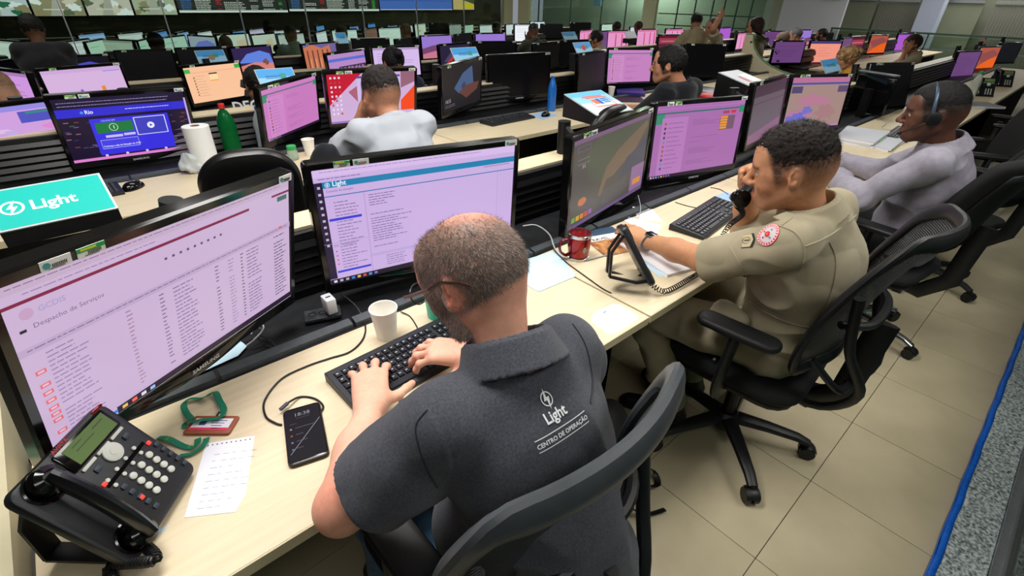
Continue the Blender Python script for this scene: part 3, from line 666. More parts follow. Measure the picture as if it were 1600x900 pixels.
# ---- nearest row
def sc_M(x, y, z, yaw, tilt, roll, w, w2):
    """the same apparent monitor at real size w2"""
    k = w2/w; return mon_M(x*k, y*k, CAM_H+(z-CAM_H)*k, yaw, tilt, roll)
near = [
 ((0.065, 1.171, 0.947, 32.3, 10.9, 3.7), .62, d_orders, 'large monitor with the lilac service order table, nearest on the left', 'SAMSUNG', 'wg|w'),
 ((0.769, 1.295, 0.922, -9.7, 2.2, 0.8), .645, d_editor, 'monitor showing a lilac page with a teal header in front of the balding man', 'SAMSUNG', 'gw|w'),
 ((1.713, 1.279, 0.890, 9.7, -0.4, -1.2), .64, d_darkmap, 'monitor with a dim brown map, behind the red mug', None, 'gw|w'),
 ((2.529, 1.335, 0.882, -12.2, -4.2, 1.0), .64, d_chat, 'monitor with a purple chat list and an orange table in front of the officer', 'SAMSUNG', 'wg|w'),
 ((3.615, 1.448, 0.887, 6.6, -5.6, 0.5), .60, d_dimgrad, 'monitor with a dim grey violet picture behind the officer\'s head', None, 'g|w'),
 ((4.442, 1.422, 0.856, -16.9, -5.9, 1.5), .60, d_radar, 'monitor with a tan and blue weather map above the officer\'s head', None, 'gw|w'),
 ((5.996, 1.345, 0.855, -15.7, -10.7, 1.4), .62, d_off, 'switched off black monitor above the stack of papers', None, 'wg|w'),
]
for P, w2, d, lab, br, lb in near:
    M = sc_M(*P, .70, w2)
    p = M.translation
    monitor(M, w2, d, lab, 2, arm=(p.x+.04, 1.47, .94), brand=br, labels=lb)
# tilted dark screen turned sideways before the switched off monitor
tagM = un(1345, 165, z=.90)
row2 = [
 ((-0.300, 3.826, 0.800, 25, 2.4, 0), .60, d_pinkmap, 'pink street map monitor at the left edge behind the teal sign', None, '|w'),
 ((0.249, 3.863, 0.794, 4.6, 6.5, 1.8), .57, d_site, 'monitor with a bright blue city web page and video button', 'SAMSUNG', 'gw|w'),
 ((1.276, 3.989, 0.766, 35.2, 7.0, -1.4), .525, chatlist((200, 124, 190), (206, 134, 198)), 'pink chat monitor left of the man in the white shirt', None, 'wg|w'),
 ((1.767, 3.605, 0.850, -10.1, 12.7, 0.3), .57, d_desktop, 'monitor with red, lilac and orange wallpaper before the man in white', None, 'gw|w'),
 ((2.753, 3.820, 0.817, 22.6, 3.7, -1.9), .55, d_lock, 'dim monitor showing the clock and a rock arch by the empty place', None, 'g|w'),
 ((3.486, 3.858, 0.840, -16.3, 1.3, -1.1), .57, d_off, 'switched off monitor behind the blue bottle', 'SAMSUNG', '|gw'),
 ((4.550, 3.819, 0.812, 14.1, -4.5, 0.1), .57, d_dimoff, 'dark grey monitor left of the pink chat screen near the man in black', None, 'g|w'),
 ((5.226, 3.810, 0.819, -14.2, -6.6, 1.4), .57, chatlist((196, 130, 190), (204, 140, 196)), 'pink chat monitor in front of the man in black', None, 'g|w'),
 ((6.872, 3.771, 0.804, -20.1, -8.5, 1.4), .57, d_off, 'switched off monitor above the closed laptop', None, 'g|w'),
]
for P, w2, d, lab, br, lb in row2:
    M = sc_M(*P, .70, w2); p = M.translation
    if abs(P[3]-25) < .1: M = mon_M(-.22, 3.24, .90, 18, 3, 0); p = M.translation
    monitor(M, w2, d, lab, 1, arm=(p.x+.04, 3.27+.12 if p.y < 3.25 else p.y+.13, .94), brand=br, labels=lb)

def far_mon(x0, x1, yt, r, draw, label, wfix=None, group='monitors in the far rows', Yo=.70, face=0):
    """a monitor of row r whose top edge is seen between two photo columns"""
    Y = ROWY[r]+Yo; c = un((x0+x1)/2, yt, Y=Y)
    c.z = min(max(c.z, .97+rowz(r)), 1.14); best = None
    for wv in ([wfix] if wfix else [.52, .56, .60]):
        for a in range(-64, 66, 4):
            dx = wv/2*math.cos(R_(a)); dy = wv/2*math.sin(R_(a))
            p0 = pj((c.x-dx, c.y-dy, c.z)); p1 = pj((c.x+dx, c.y+dy, c.z))
            e = abs((p1[0]-p0[0])-(x1-x0))+.02*abs(a-face)
            if best is None or e < best[0]: best = (e, a, wv)
    a, wv = best[1], best[2]; h = wv/1.63
    M = mon_M(c.x, c.y, c.z-h/2, a, -3, 0)
    return monitor(M, wv, draw, label, 0 if r > 2 else 1, labels='w|' if r > 3 else 'g|w', group=group, arm=(c.x, c.y+.14, .94+rowz(r)) if r <= 2 else None)
F = [
 (-20, 30, 107, 2, d_page((206, 150, 222)), 'pink monitor at the left edge above the street map'),
 (57, 192, 102, 2, d_search, 'pale lilac search page monitor above the blue city page'),
 (282, 377, 98, 2, d_peach, 'glowing peach coloured monitor above the paper roll'),
 (510, 571, 79, 2, d_newsite, 'purple news page monitor above the red desktop wallpaper'),
 (579, 657, 71, 2, d_page((214, 186, 236)), 'bright lilac monitor in front of the person with tied dark hair'),
 (685, 736, 67, 2, wallp((70, 66, 96), (90, 70, 80)), 'dim landscape wallpaper monitor behind the hanging striped coat'),
 (738, 808, 64, 2, d_off, 'switched off monitor right behind the dim landscape one'),
 (834, 875, 66, 2, d_off, 'left one of two switched off monitors behind the pink chat pair'),
 (875, 925, 62, 2, d_off, 'right one of two switched off monitors behind the pink chat pair'),
 (1030, 1071, 53, 2, d_red, 'dark red monitor above the man in black'),
 (-20, 54, 92, 3, d_off, 'switched off monitor at the left edge, fourth row'),
 (58, 172, 86, 3, wallp((70, 70, 190), (50, 40, 80), (12, 10, 22)), 'almost black monitor with a small blue shape above the search page'),
 (176, 270, 77, 3, d_off, 'black monitor beside a lit strip above the dark trough'),
 (272, 356, 73, 3, d_off, 'black monitor above the glowing peach one'),
 (358, 424, 71, 3, wallp((96, 130, 220), (214, 130, 120), (50, 36, 80)), 'monitor with a blue cave wallpaper above the pink chat'),
 (471, 529, 66, 3, d_petra, 'monitor with an orange rock temple wallpaper'),
 (548, 609, 59, 3, d_off, 'black monitor above the bright lilac one'),
 (617, 655, 59, 3, d_off, 'narrow black monitor right of the tied hair person'),
 (657, 707, 54, 3, d_hills, 'monitor with violet evening hills wallpaper'),
 (742, 791, 51, 3, d_hills, 'monitor with violet lake wallpaper'),
 (710, 740, 52, 3, d_off, 'narrow black monitor between the two violet wallpapers'),
 (906, 926, 46, 3, d_redlines, 'white monitor with red strokes right of the dark haired man'),
 (932, 952, 48, 3, d_violet, 'dim violet monitor left of the pink red-striped one'),
 (950, 985, 47, 3, d_redlines, 'pink monitor with three red strokes, left of a matching one'),
 (996, 1028, 45, 3, d_redlines, 'pink monitor with three red strokes, right of a matching one'),
 (1041, 1069, 44, 3, d_redlines, 'small pink monitor above the dark red one'),
 (1125, 1144, 42, 3, d_brightv, 'small violet monitor between the raised arms'),
 (1153, 1171, 50, 2, d_redlines, 'narrow pink monitor left of the standing woman'),
 (1195, 1232, 48, 2, d_violet, 'dim violet monitor below the white wall'),
 (1240, 1271, 46, 2, d_hills, 'violet wallpaper monitor below the white wall'),
 (1212, 1261, 63, 1, d_violet, 'dark violet monitor left of the peach one'),
 (1268, 1318, 62, 1, d_peach2, 'peach monitor behind the blond woman'),
 (1319, 1334, 58, 1, d_violet, 'narrow violet monitor right of the peach one'),
 (1331, 1354, 56, 1, d_red, 'red and violet monitor right of the blond woman'),
 (1362, 1391, 54, 1, d_orange, 'brown red monitor left of the woman phoning'),
 (1405, 1432, 51, 1, d_brightv, 'bright violet monitor behind the woman phoning'),
 (1500, 1536, 79, 0, d_violet, 'dim violet monitor beside the tall clear bottle'),
 (1533, 1567, 72, 0, d_orange, 'orange wallpaper monitor above the two desk phones'),
 (1565, 1600, 66, 0, d_dimoff, 'dark monitor at the right edge of the nearest row'),
 (-10, 26, 62, 4, d_page((214, 226, 220)), 'pale monitor at the left edge of the fifth row'),
 (92, 140, 62, 4, d_page((214, 222, 226)), 'white monitor right of the standing dark figure'),
 (138, 156, 62, 4, d_green, 'narrow greenish monitor beside the white one, fifth row'),
 (154, 212, 61, 4, d_page((160, 176, 160)), 'greenish grey list monitor in the fifth row'),
 (210, 234, 61, 4, d_green, 'pale green list monitor right of the grey one'),
 (250, 289, 56, 4, d_green, 'monitor with a green map beside the dark haired head'),
 (291, 336, 55, 4, wallp((110, 120, 210), (150, 130, 180), (160, 170, 190)), 'monitor with a lilac and blue triangle picture'),
 (337, 389, 52, 4, d_mapw, 'white map monitor behind the bald head'),
 (391, 430, 52, 4, d_mapw, 'white map monitor right of the bald head'),
 (432, 475, 51, 4, d_page((196, 206, 206)), 'white grey monitor behind the short haired head'),
 (493, 509, 48, 4, d_page((226, 232, 240)), 'narrow bright monitor before the shaved head'),
 (517, 558, 45, 4, d_page((218, 236, 236)), 'white monitor behind the shaved head'),
 (567, 590, 43, 4, d_page((130, 96, 84)), 'brown monitor left of the blank white one'),
 (590, 626, 42, 4, d_page((214, 232, 226)), 'blank white monitor, centre of the fifth row'),
 (647, 665, 36, 5, d_page((206, 220, 206), (226, 130, 50)), 'white monitor with an orange logo'),
 (670, 700, 36, 5, d_off, 'black monitor right of the orange logo'),
 (701, 721, 37, 5, d_page((150, 166, 160)), 'grey monitor right of the black one, sixth row'),
 (725, 740, 38, 5, d_green, 'slim greenish monitor left of the white sixth row one'),
 (749, 770, 38, 5, d_page((222, 234, 238)), 'small white monitor before the pale pillar'),
 (804, 841, 37, 4, d_page((240, 244, 250)), 'bright white monitor left of the man leaning on his arm'),
 (844, 880, 37, 4, d_off, 'left black monitor of the pair before the glazing'),
 (892, 924, 35, 4, d_off, 'right black monitor of the pair before the glazing'),
 (940, 960, 37, 4, d_green, 'pale teal monitor before the glazing'),
 (120, 163, 51, 5, d_page((150, 186, 236)), 'sky blue monitor in the sixth row'),
 (182, 223, 50, 5, d_page((206, 216, 216)), 'pale monitor right of the sky blue one'),
 (225, 243, 52, 5, d_page((130, 205, 130)), 'small light green monitor in the sixth row'),
 (240, 260, 48, 5, d_page((100, 150, 220)), 'small blue monitor above the green map'),
 (275, 294, 49, 5, d_page((150, 180, 226)), 'small blue white monitor left of the long white one'),
 (307, 330, 48, 5, d_page((226, 232, 238)), 'slim white monitor above the lilac triangle'),
 (362, 382, 47, 5, d_page((110, 160, 226)), 'small blue monitor above the white maps'),
 (388, 413, 44, 5, d_page((206, 196, 230)), 'pale lilac monitor in the sixth row'),
 (425, 452, 46, 5, d_page((206, 220, 230)), 'slim pale monitor in the sixth row right of the lilac one'),
 (460, 482, 45, 5, d_page((226, 222, 236)), 'white monitor above the shaved head, left'),
 (493, 506, 39, 6, d_page((90, 150, 214)), 'tiny blue monitor of the last row, left of the next'),
 (545, 560, 40, 6, d_page((110, 150, 214)), 'tiny blue monitor of the last row above the shaved head'),
 (574, 586, 36, 6, d_page((80, 140, 214)), 'tiny bright blue monitor of the last row'),
 (605, 622, 39, 6, d_page((160, 180, 226)), 'tiny pale blue monitor of the last row'),
 (622, 645, 39, 6, d_page((200, 216, 232)), 'tiny white blue monitor of the last row'),
 (790, 802, 37, 5, d_page((186, 206, 206)), 'slim pale monitor by the cream pillar'),
 (828, 852, 33, 6, d_page((206, 226, 232)), 'white monitor of the last row behind glass'),
 (985, 998, 41, 4, d_page((200, 210, 214)), 'small white monitor between the two red-striped ones'),
]
for a, b, y, r, d, lab in F: far_mon(a, b, y, r, d, lab, face={0: -16, 1: -16}.get(r, 0))
# ================================================================ PEOPLE (signed distance fields meshed into one continuous skin)
def V3(*a): return np.array(a, np.float32)
_NL = np.random.default_rng(3).random((24, 24, 24)).astype(np.float32)
def vnoise(P, s):
    q = P*s; i = np.floor(q).astype(int); f = (q-i).astype(np.float32); f = f*f*(3-2*f); out = 0
    for a in (0, 1):
        for b in (0, 1):
            for c in (0, 1):
                wgt = (f[:, 0] if a else 1-f[:, 0])*(f[:, 1] if b else 1-f[:, 1])*(f[:, 2] if c else 1-f[:, 2])
                out = out+wgt*_NL[(i[:, 0]+a) % 24, (i[:, 1]+b) % 24, (i[:, 2]+c) % 24]
    return out-.5
class Field:
    def __init__(s, lo, hi, vox):
        s.lo = np.array(lo, np.float32); s.vox = vox; s.n = np.ceil((np.array(hi)-s.lo)/vox).astype(int)+1
        s.a = np.full(tuple(s.n), 1.0, np.float32); s.M = None
    def sub(s, pts, r):
        P = np.array(pts, float).reshape(-1, 3)
        a = np.floor((P.min(0)-r-s.lo)/s.vox).astype(int); b = np.ceil((P.max(0)+r-s.lo)/s.vox).astype(int)+1
        a = np.clip(a, 0, s.n); b = np.clip(b, 0, s.n)
        if (b <= a).any(): return None
        g = [s.lo[i]+s.vox*np.arange(a[i], b[i], dtype=np.float32) for i in range(3)]
        return tuple(slice(a[i], b[i]) for i in range(3)), g[0][:, None, None], g[1][None, :, None], g[2][None, None, :]
    def mix(s, sl, d, k, mode='add'):
        A = s.a[sl]
        if mode == 'add':
            h = np.maximum(k-np.abs(A-d), 0)/k; s.a[sl] = np.minimum(A, d)-h*h*k*.25
        elif mode == 'cut':
            e = -d; h = np.maximum(k-np.abs(A-e), 0)/k; s.a[sl] = np.maximum(A, e)+h*h*k*.25
    def cap(s, p0, p1, r0, r1=None, k=.02, mode='add', plane=None, sq=None):
        """tapered capsule; plane=(point, normal) keeps only the side behind the normal; sq=(axis, factor) flattens it"""
        r1 = r0 if r1 is None else r1; p0 = np.array(p0, np.float32); p1 = np.array(p1, np.float32)
        q = s.sub([p0, p1], max(r0, r1)*1.15+k+.006)
        if q is None: return
        sl, X, Y, Z = q; v = p1-p0; L2 = float(v@v)+1e-12
        ax, ay, az = X-p0[0], Y-p0[1], Z-p0[2]
        t = np.clip((ax*v[0]+ay*v[1]+az*v[2])/L2, 0, 1)
        dx, dy, dz = ax-t*v[0], ay-t*v[1], az-t*v[2]
        if sq is not None:
            n = np.array(sq[0], np.float32); n = n/np.linalg.norm(n); c = (dx*n[0]+dy*n[1]+dz*n[2])*(1-1/sq[1]); dx = dx-c*n[0]; dy = dy-c*n[1]; dz = dz-c*n[2]
        d = np.sqrt(dx*dx+dy*dy+dz*dz)-(r0+(r1-r0)*t)
        if plane is not None:
            n = np.array(plane[1], np.float32); n = n/np.linalg.norm(n); c = np.array(plane[0], np.float32)
            d = np.maximum(d, (X-c[0])*n[0]+(Y-c[1])*n[1]+(Z-c[2])*n[2])
        s.mix(sl, d, k, mode)
    def chain(s, P, R, k=.02, **kw):
        for i in range(len(P)-1): s.cap(P[i], P[i+1], R[i], R[i+1], k, **kw)
    def ell(s, c, r, M=None, k=.02, mode='add', plane=None):
        """ellipsoid centred c with radii r; M columns are its axes"""
        c = np.array(c, np.float32); q = s.sub([c], max(r)+k+.006)
        if q is None: return
        sl, X, Y, Z = q; X = X-c[0]; Y = Y-c[1]; Z = Z-c[2]
        if M is not None:
            M = np.array(M, np.float32); x = X*M[0, 0]+Y*M[1, 0]+Z*M[2, 0]; y = X*M[0, 1]+Y*M[1, 1]+Z*M[2, 1]; z = X*M[0, 2]+Y*M[1, 2]+Z*M[2, 2]
        else: x, y, z = X, Y, Z
        k0 = np.sqrt((x/r[0])**2+(y/r[1])**2+(z/r[2])**2); k1 = np.sqrt((x/r[0]**2)**2+(y/r[1]**2)**2+(z/r[2]**2)**2)+1e-6
        d = k0*(k0-1)/k1
        if plane is not None:
            n = np.array(plane[1], np.float32); n = n/np.linalg.norm(n); p = np.array(plane[0], np.float32)-c
            d = np.maximum(d, (X-p[0])*n[0]+(Y-p[1])*n[1]+(Z-p[2])*n[2])
        s.mix(sl, d, k, mode)
    def ring(s, c, M, r0, r1, h, th, k=.004, sx=1.0):
        """upright collar: shell of a cone, radius r0 at the bottom and r1 at the top"""
        c = np.array(c, np.float32); q = s.sub([c], max(r0, r1)+h+.02)
        if q is None: return
        sl, X, Y, Z = q; X = X-c[0]; Y = Y-c[1]; Z = Z-c[2]; M = np.array(M, np.float32)
        x = X*M[0, 0]+Y*M[1, 0]+Z*M[2, 0]; y = X*M[0, 1]+Y*M[1, 1]+Z*M[2, 1]; z = X*M[0, 2]+Y*M[1, 2]+Z*M[2, 2]
        rho = np.sqrt((x/sx)**2+y**2); t = np.clip(z/h, 0, 1)
        d = np.maximum(np.abs(rho-(r0+(r1-r0)*t))-th, np.abs(z-h/2)-h/2)
        s.mix(sl, d, k)
    def mesh(s, amp=0, scale=10, disp=None):
        b = s.vox*3; g = vdb.FloatGrid(b); g.copyFromArray(np.clip(s.a, -b, b), tolerance=0.0)
        v, q = g.convertToQuads(0.0); v = v.astype(np.float32)*s.vox+s.lo; q = q.astype(np.int64)
        a, bb, c, d = (v[q[:, i]] for i in range(4)); vol = (a*np.cross(bb, c)).sum()+(a*np.cross(c, d)).sum()
        if vol < 0: q = q[:, ::-1]
        if disp is not None:
            n = np.zeros_like(v); fn = np.cross(v[q[:, 2]]-v[q[:, 0]], v[q[:, 3]]-v[q[:, 1]])
            for i in range(4): np.add.at(n, q[:, i], fn)
            n /= np.linalg.norm(n, axis=1, keepdims=True)+1e-9; v = v+n*disp(v, n)[:, None]
        return v, q
def np_mesh(name, v, q, m, parent=None, colf=None, smooth=True):
    me = bpy.data.meshes.new(name); me.vertices.add(len(v)); me.vertices.foreach_set('co', np.ascontiguousarray(v, np.float32).ravel())
    me.loops.add(q.size); me.loops.foreach_set('vertex_index', q.ravel().astype(np.int32)); me.polygons.add(len(q))
    me.polygons.foreach_set('loop_start', np.arange(0, q.size, 4, dtype=np.int32)); me.polygons.foreach_set('use_smooth', np.ones(len(q), bool))
    me.materials.append(m)
    if colf is not None:
        ca = me.color_attributes.new('Col', 'FLOAT_COLOR', 'POINT'); c = np.ones((len(v), 4), np.float32); c[:, :3] = colf(v); ca.data.foreach_set('color', c.ravel())
    me.update(calc_edges=True); me.validate()
    return finish(name, me, parent)
def A(*a): return np.array(a, float)
def nrm(v): v = np.array(v, float); return v/(np.linalg.norm(v)+1e-12)
def rot3(pitch=0, yaw=0, roll=0):
    M = Matrix.Rotation(R_(yaw), 3, 'Z') @ Matrix.Rotation(R_(pitch), 3, 'X') @ Matrix.Rotation(R_(roll), 3, 'Y'); return np.array(M)
L3 = lambda c: np.array(s2l(c), np.float32)
def sstep(a, b, x): t = np.clip((x-a)/(b-a), 0, 1); return t*t*(3-2*t)

def head_sdf(F, c, M, s=1.0, fat=0., ears=True):
    """head in its own frame: y forward, z up, c between the ears"""
    T = lambda x, y, z: c+M @ (A(x, y, z)*s)
    E = lambda p, r, k=.02, mode='add', MM=None: F.ell(T(*p), [q*s for q in r], M if MM is None else MM, k, mode)
    Cp = lambda a, b, r, r1=None, k=.012, mode='add': F.cap(T(*a), T(*b), r*s, (r1 or r)*s, k, mode)
    E((0, -.014, .030), (.0765+fat, .096, .084), .02); E((0, -.030, .010), (.070+fat, .080, .075), .03)
    E((0, .030, -.028), (.062+fat, .060, .086), .03)
    for q in (-1, 1):
        Cp((q*.060, -.005, -.048), (q*.030, .058, -.094), .017+fat, .015, .025)
        E((q*.041, .057, -.028), (.024, .024, .026), .02)
        Cp((q*.050, .062, .003), (q*.062, .02, .0), .014, .012, .02)
    E((0, .068, -.097), (.023, .018, .018), .02); E((0, .078, -.068), (.028, .018, .026), .02)
    Cp((-.036, .079, .022), (.036, .079, .022), .012, None, .015)
    E((0, .060, .050), (.058, .030, .045), .03)
    for q in (-1, 1): E((q*.031, .098, .004), (.017, .014, .011), .012, 'cut')
    for q in (-1, 1): E((q*.031, .0765, .003), (.0125, .0125, .0125), .004)
    Cp((0, .088, .014), (0, .110, -.022), .0075, .011, .010); E((0, .112, -.026), (.0125, .012, .011), .008)
    for q in (-1, 1): E((q*.013, .100, -.031), (.0085, .012, .008), .006)
    for q in (-1, 1): E((q*.006, .110, -.038), (.0035, .005, .004), .002, 'cut')
    Cp((-.018, .088, -.0575), (.018, .088, -.0575), .0055, None, .006); Cp((-.015, .0875, -.068), (.015, .0875, -.068), .0062, None, .006)
    Cp((-.024, .093, -.0625), (.024, .093, -.0625), .0022, None, .003, 'cut'); Cp((0, .098, -.046), (0, .096, -.054), .003, None, .005, 'cut')
    if ears:
        for q in (-1, 1):
            ME = M @ rot3(12, 0, 0) @ rot3(0, -q*24, 0)
            E((q*.0815, -.010, -.004), (.0075, .0185, .031), .006, 'add', ME); E((q*.079, -.006, -.024), (.007, .011, .012), .006)
            E((q*.0895, -.004, .002), (.006, .0115, .0195), .004, 'cut', ME); Cp((q*.085, -.011, .0), (q*.084, -.012, .014), .003, None, .004)
            Cp((q*.083, .003, -.006), (q*.084, .003, -.012), .0035, None, .004)
def finger(F, base, d, n, L, r, curl, k=.005):
    """three phalanges; n is the back-of-hand normal"""
    p = np.array(base, float); d = nrm(d); n = nrm(n-d*np.dot(n, d)); P = [p]; a = 0
    for i, f in enumerate((.46, .30, .24)):
        a += R_(curl[i]); P.append(P[-1]+(d*math.cos(a)-n*math.sin(a))*L*f)
    F.chain(P, [r*1.05, r, r*.93, r*.78], k)
    F.ell(P[1], [r*1.08]*3, None, .004)
    return P
def hand(F, wr, kn, n, side, curls=None, spread=1.0, thumb=None, s=1.0, wr_r=.026):
    """side +1 when the thumb lies towards cross(forward, normal)"""
    wr = np.array(wr, float); kn = np.array(kn, float); f = nrm(kn-wr); n = nrm(np.array(n, float)-f*np.dot(n, f)); t = np.cross(f, n)*side
    K = []
    off = [.030, .0105, -.010, -.029]; fw = [.0, .006, .001, -.009]; sp = [9, 2, -6, -15]; Ls = [.073, .081, .075, .059]; rs = [.0086, .0088, .0083, .0074]
    curls = curls or [(18, 22, 14)]*4
    for i in range(4):
        kp = kn+t*off[i]*s+f*fw[i]*s-n*abs(off[i])*.12; K.append(kp)
        F.cap(wr+t*off[i]*.55*s, kp, wr_r*.62, .0115*s, .018)
    F.ell((wr+kn)/2+t*.002-n*.006, [.034*s, .050*s, .014*s], np.stack([t, f, n], 1), .015)
    tips = []
    for i in range(4):
        a = R_(sp[i]*spread); d = f*math.cos(a)+t*math.sin(a)
        tips.append(finger(F, K[i], d, n, Ls[i]*s, rs[i]*s, curls[i]))
    th = thumb or ((.62, .70, -.35), (.055, .036, .028), (10, 22, 16))
    b = wr+t*.022*s+f*.018*s-n*.008; d = nrm(t*th[0][0]+f*th[0][1]+n*th[0][2])
    p1 = b+d*th[1][0]*s; d2 = nrm(d+f*.35-t*.1); p2 = p1+d2*th[1][1]*s; p3 = p2+nrm(d2+f*.1-n*.1)*th[1][2]*s
    F.cap(b, p1, .0155*s, .0115*s, .014); F.cap(p1, p2, .0112*s, .0098*s, .006); F.cap(p2, p3, .0098*s, .0082*s, .005)
    tips.append([b, p1, p2, p3])
    return tips
def nails(tips, n, m, parent, col=(226, 178, 164)):
    mb = MB()
    for T in tips:
        a, b = T[-2], T[-1]; d = nrm(b-a); nn = nrm(np.cross(np.cross(d, n), d)); x = np.cross(d, nn); r = .0078
        c = b+d*.001+nn*r*.62
        mb.grid(lambda u, v: Vector(c+x*(u-.5)*.0105+d*((v-.5)*.011)-nn*(.0022*(2*u-1)**2+.0018*max(0, 2*v-1)**2)+nn*.0012), 5, 4)
    return mb.build('fingernails', mat('fingernail', col, .3), parent, solid=.0006)
def folds(seed, amp, sc, dirs=(1, 1, 1), fine=.0006):
    D = np.array(dirs, np.float32)
    def f(v, n):
        w = v*D+seed; a = vnoise(w+vnoise(w, sc*.7)[:, None]*.08, sc); b = vnoise(w*1.0+5, sc*2.3)
        r = 1-2*np.abs(a)*2.2
        return np.maximum(amp*(r*.9-.15)+amp*.5*b, -.003).astype(np.float32)
    return f
def project_strip(bvh, pts, dirn, off=.0015):
    out = []
    for p in pts:
        h = bvh.ray_cast(Vector(p)-Vector(dirn)*.25, Vector(dirn))
        out.append((h[0]-Vector(dirn)*off) if h[0] is not None else Vector(p))
    return out
def decal_mb(mb, bvh, dirn, off=.0012):
    d = Vector(dirn).normalized(); new = []
    for p in mb.v:
        h = bvh.ray_cast(p-d*.25, d); new.append((h[0]-d*off-0*d) if h[0] is not None else p)
    mb.v = new; return mb
def bvh_of(v, q): return BVHTree.FromPolygons([tuple(map(float, a)) for a in v], [tuple(map(int, a)) for a in q])
def subdiv_poly(P, n=3):
    return P
def head_coords(v, c, M): return (v-np.array(c, np.float32)) @ np.array(M, np.float32)
def hair_strands(mb, v, q, c, M, maskf, n, L=.007, w=.0006, col=(60, 52, 46), flow=None, colvar=.35, seed=1):
    """short hairs rooted on the scalp, one thin triangle each"""
    r = np.random.default_rng(seed); fc = v[q].mean(1); fn = np.cross(v[q[:, 2]]-v[q[:, 0]], v[q[:, 3]]-v[q[:, 1]]); ar = np.linalg.norm(fn, axis=1); fn = fn/(ar[:, None]+1e-12)
    h = head_coords(fc, c, M); mk = maskf(h)*ar; mk = mk/mk.sum(); idx = r.choice(len(q), n, p=mk)
    uu = r.random((n, 2)); P = v[q[idx, 0]]*(1-uu[:, :1])*(1-uu[:, 1:])+v[q[idx, 1]]*uu[:, :1]*(1-uu[:, 1:])+v[q[idx, 2]]*uu[:, :1]*uu[:, 1:]+v[q[idx, 3]]*(1-uu[:, :1])*uu[:, 1:]
    N = fn[idx]; fl = (np.array(M) @ A(0, .3, -1)) if flow is None else np.array(M) @ np.array(flow, float)
    fl = fl[None]-N*(N @ fl)[:, None]; D = N*.45+fl*.8+r.normal(0, .28, (n, 3)); D /= np.linalg.norm(D, axis=1, keepdims=True)
    S = np.cross(D, N); S /= np.linalg.norm(S, axis=1, keepdims=True)+1e-9; LL = L*r.uniform(.6, 1.2, (n, 1))
    a = P-S*w/2-N*.0008; b = P+S*w/2-N*.0008; t = P+D*LL
    V = np.stack([a, b, t], 1).reshape(-1, 3); me = bpy.data.meshes.new('h'); base = np.array(col, float)
    return V, r.uniform(1-colvar, 1+colvar, n)
def strands_obj(name, V, tone, col, m, parent, hi=None, hip=0):
    me = bpy.data.meshes.new(name); nn = len(V)//3; me.vertices.add(len(V)); me.vertices.foreach_set('co', V.astype(np.float32).ravel()); me.loops.add(len(V)); me.loops.foreach_set('vertex_index', np.arange(len(V), dtype=np.int32))
    me.polygons.add(nn); me.polygons.foreach_set('loop_start', np.arange(0, len(V), 3, dtype=np.int32)); me.materials.append(m)
    ca = me.color_attributes.new('Col', 'FLOAT_COLOR', 'POINT'); c = np.ones((len(V), 4), np.float32); base = L3(col)[None]*tone[:, None]
    if hi is not None:
        k = rng.random(nn) < hip; base[k] = L3(hi)[None]*tone[k, None]
    c[:, :3] = np.repeat(base, 3, 0); ca.data.foreach_set('color', c.ravel()); me.update(calc_edges=True)
    return finish(name, me, parent)
M_SKIN = mat_attr('skin', rough=.48, sss=.12, var=.06, vscale=90, bump=.12, bscale=900, spec=.35)
M_HAIR = mat_attr('hair', rough=.55, var=.25, vscale=260, bump=.9, bscale=700, spec=.3)
def cloth(name, col=(128, 128, 128), var=.06, vs=30, bump=.35, bs=1400, col2=None, stretch=None, sheen=.15): return mat(name, col, .85, var=var, vscale=vs, bump=bump, bscale=bs, spec=.2, col2=col2, stretch=stretch, sheen=sheen)

def leg_set(F, hipL, kneeL, ankL, hipR, kneeR, ankR, e=0., k=.04):
    for h, kn, an in ((hipL, kneeL, ankL), (hipR, kneeR, ankR)):
        F.cap(h, kn, .085+e, .060+e, k); F.cap(kn, an, .058+e, .040+e*1.3, .02)
def shoe(parent, an, d, name='shoe', col=(16, 16, 18)):
    a = np.array(an, float); d = nrm(A(d[0], d[1], 0)); F = Field(a-[.30, .30, .12], a+[.30, .30, .10], .006)
    z = .035; F.cap(A(*a[:2], z+.02)-d*.03, A(*a[:2], z+.0)+d*.16, .040, .032, .03, plane=((a[0], a[1], .012), (0, 0, -1))); F.cap(a, A(*a[:2], z+.02), .050, .045, .03, plane=((a[0], a[1], .012), (0, 0, -1)))
    F.cap(A(*a[:2], z-.005)-d*.04, A(*a[:2], z-.01)+d*.17, .042, .036, .01, plane=((a[0], a[1], .002), (0, 0, -1)), sq=((0, 0, 1), .8))
    v, q = F.mesh(); return np_mesh(name, v, q, mat('black_boot_leather', col, .35, bump=.2, bscale=200), parent)

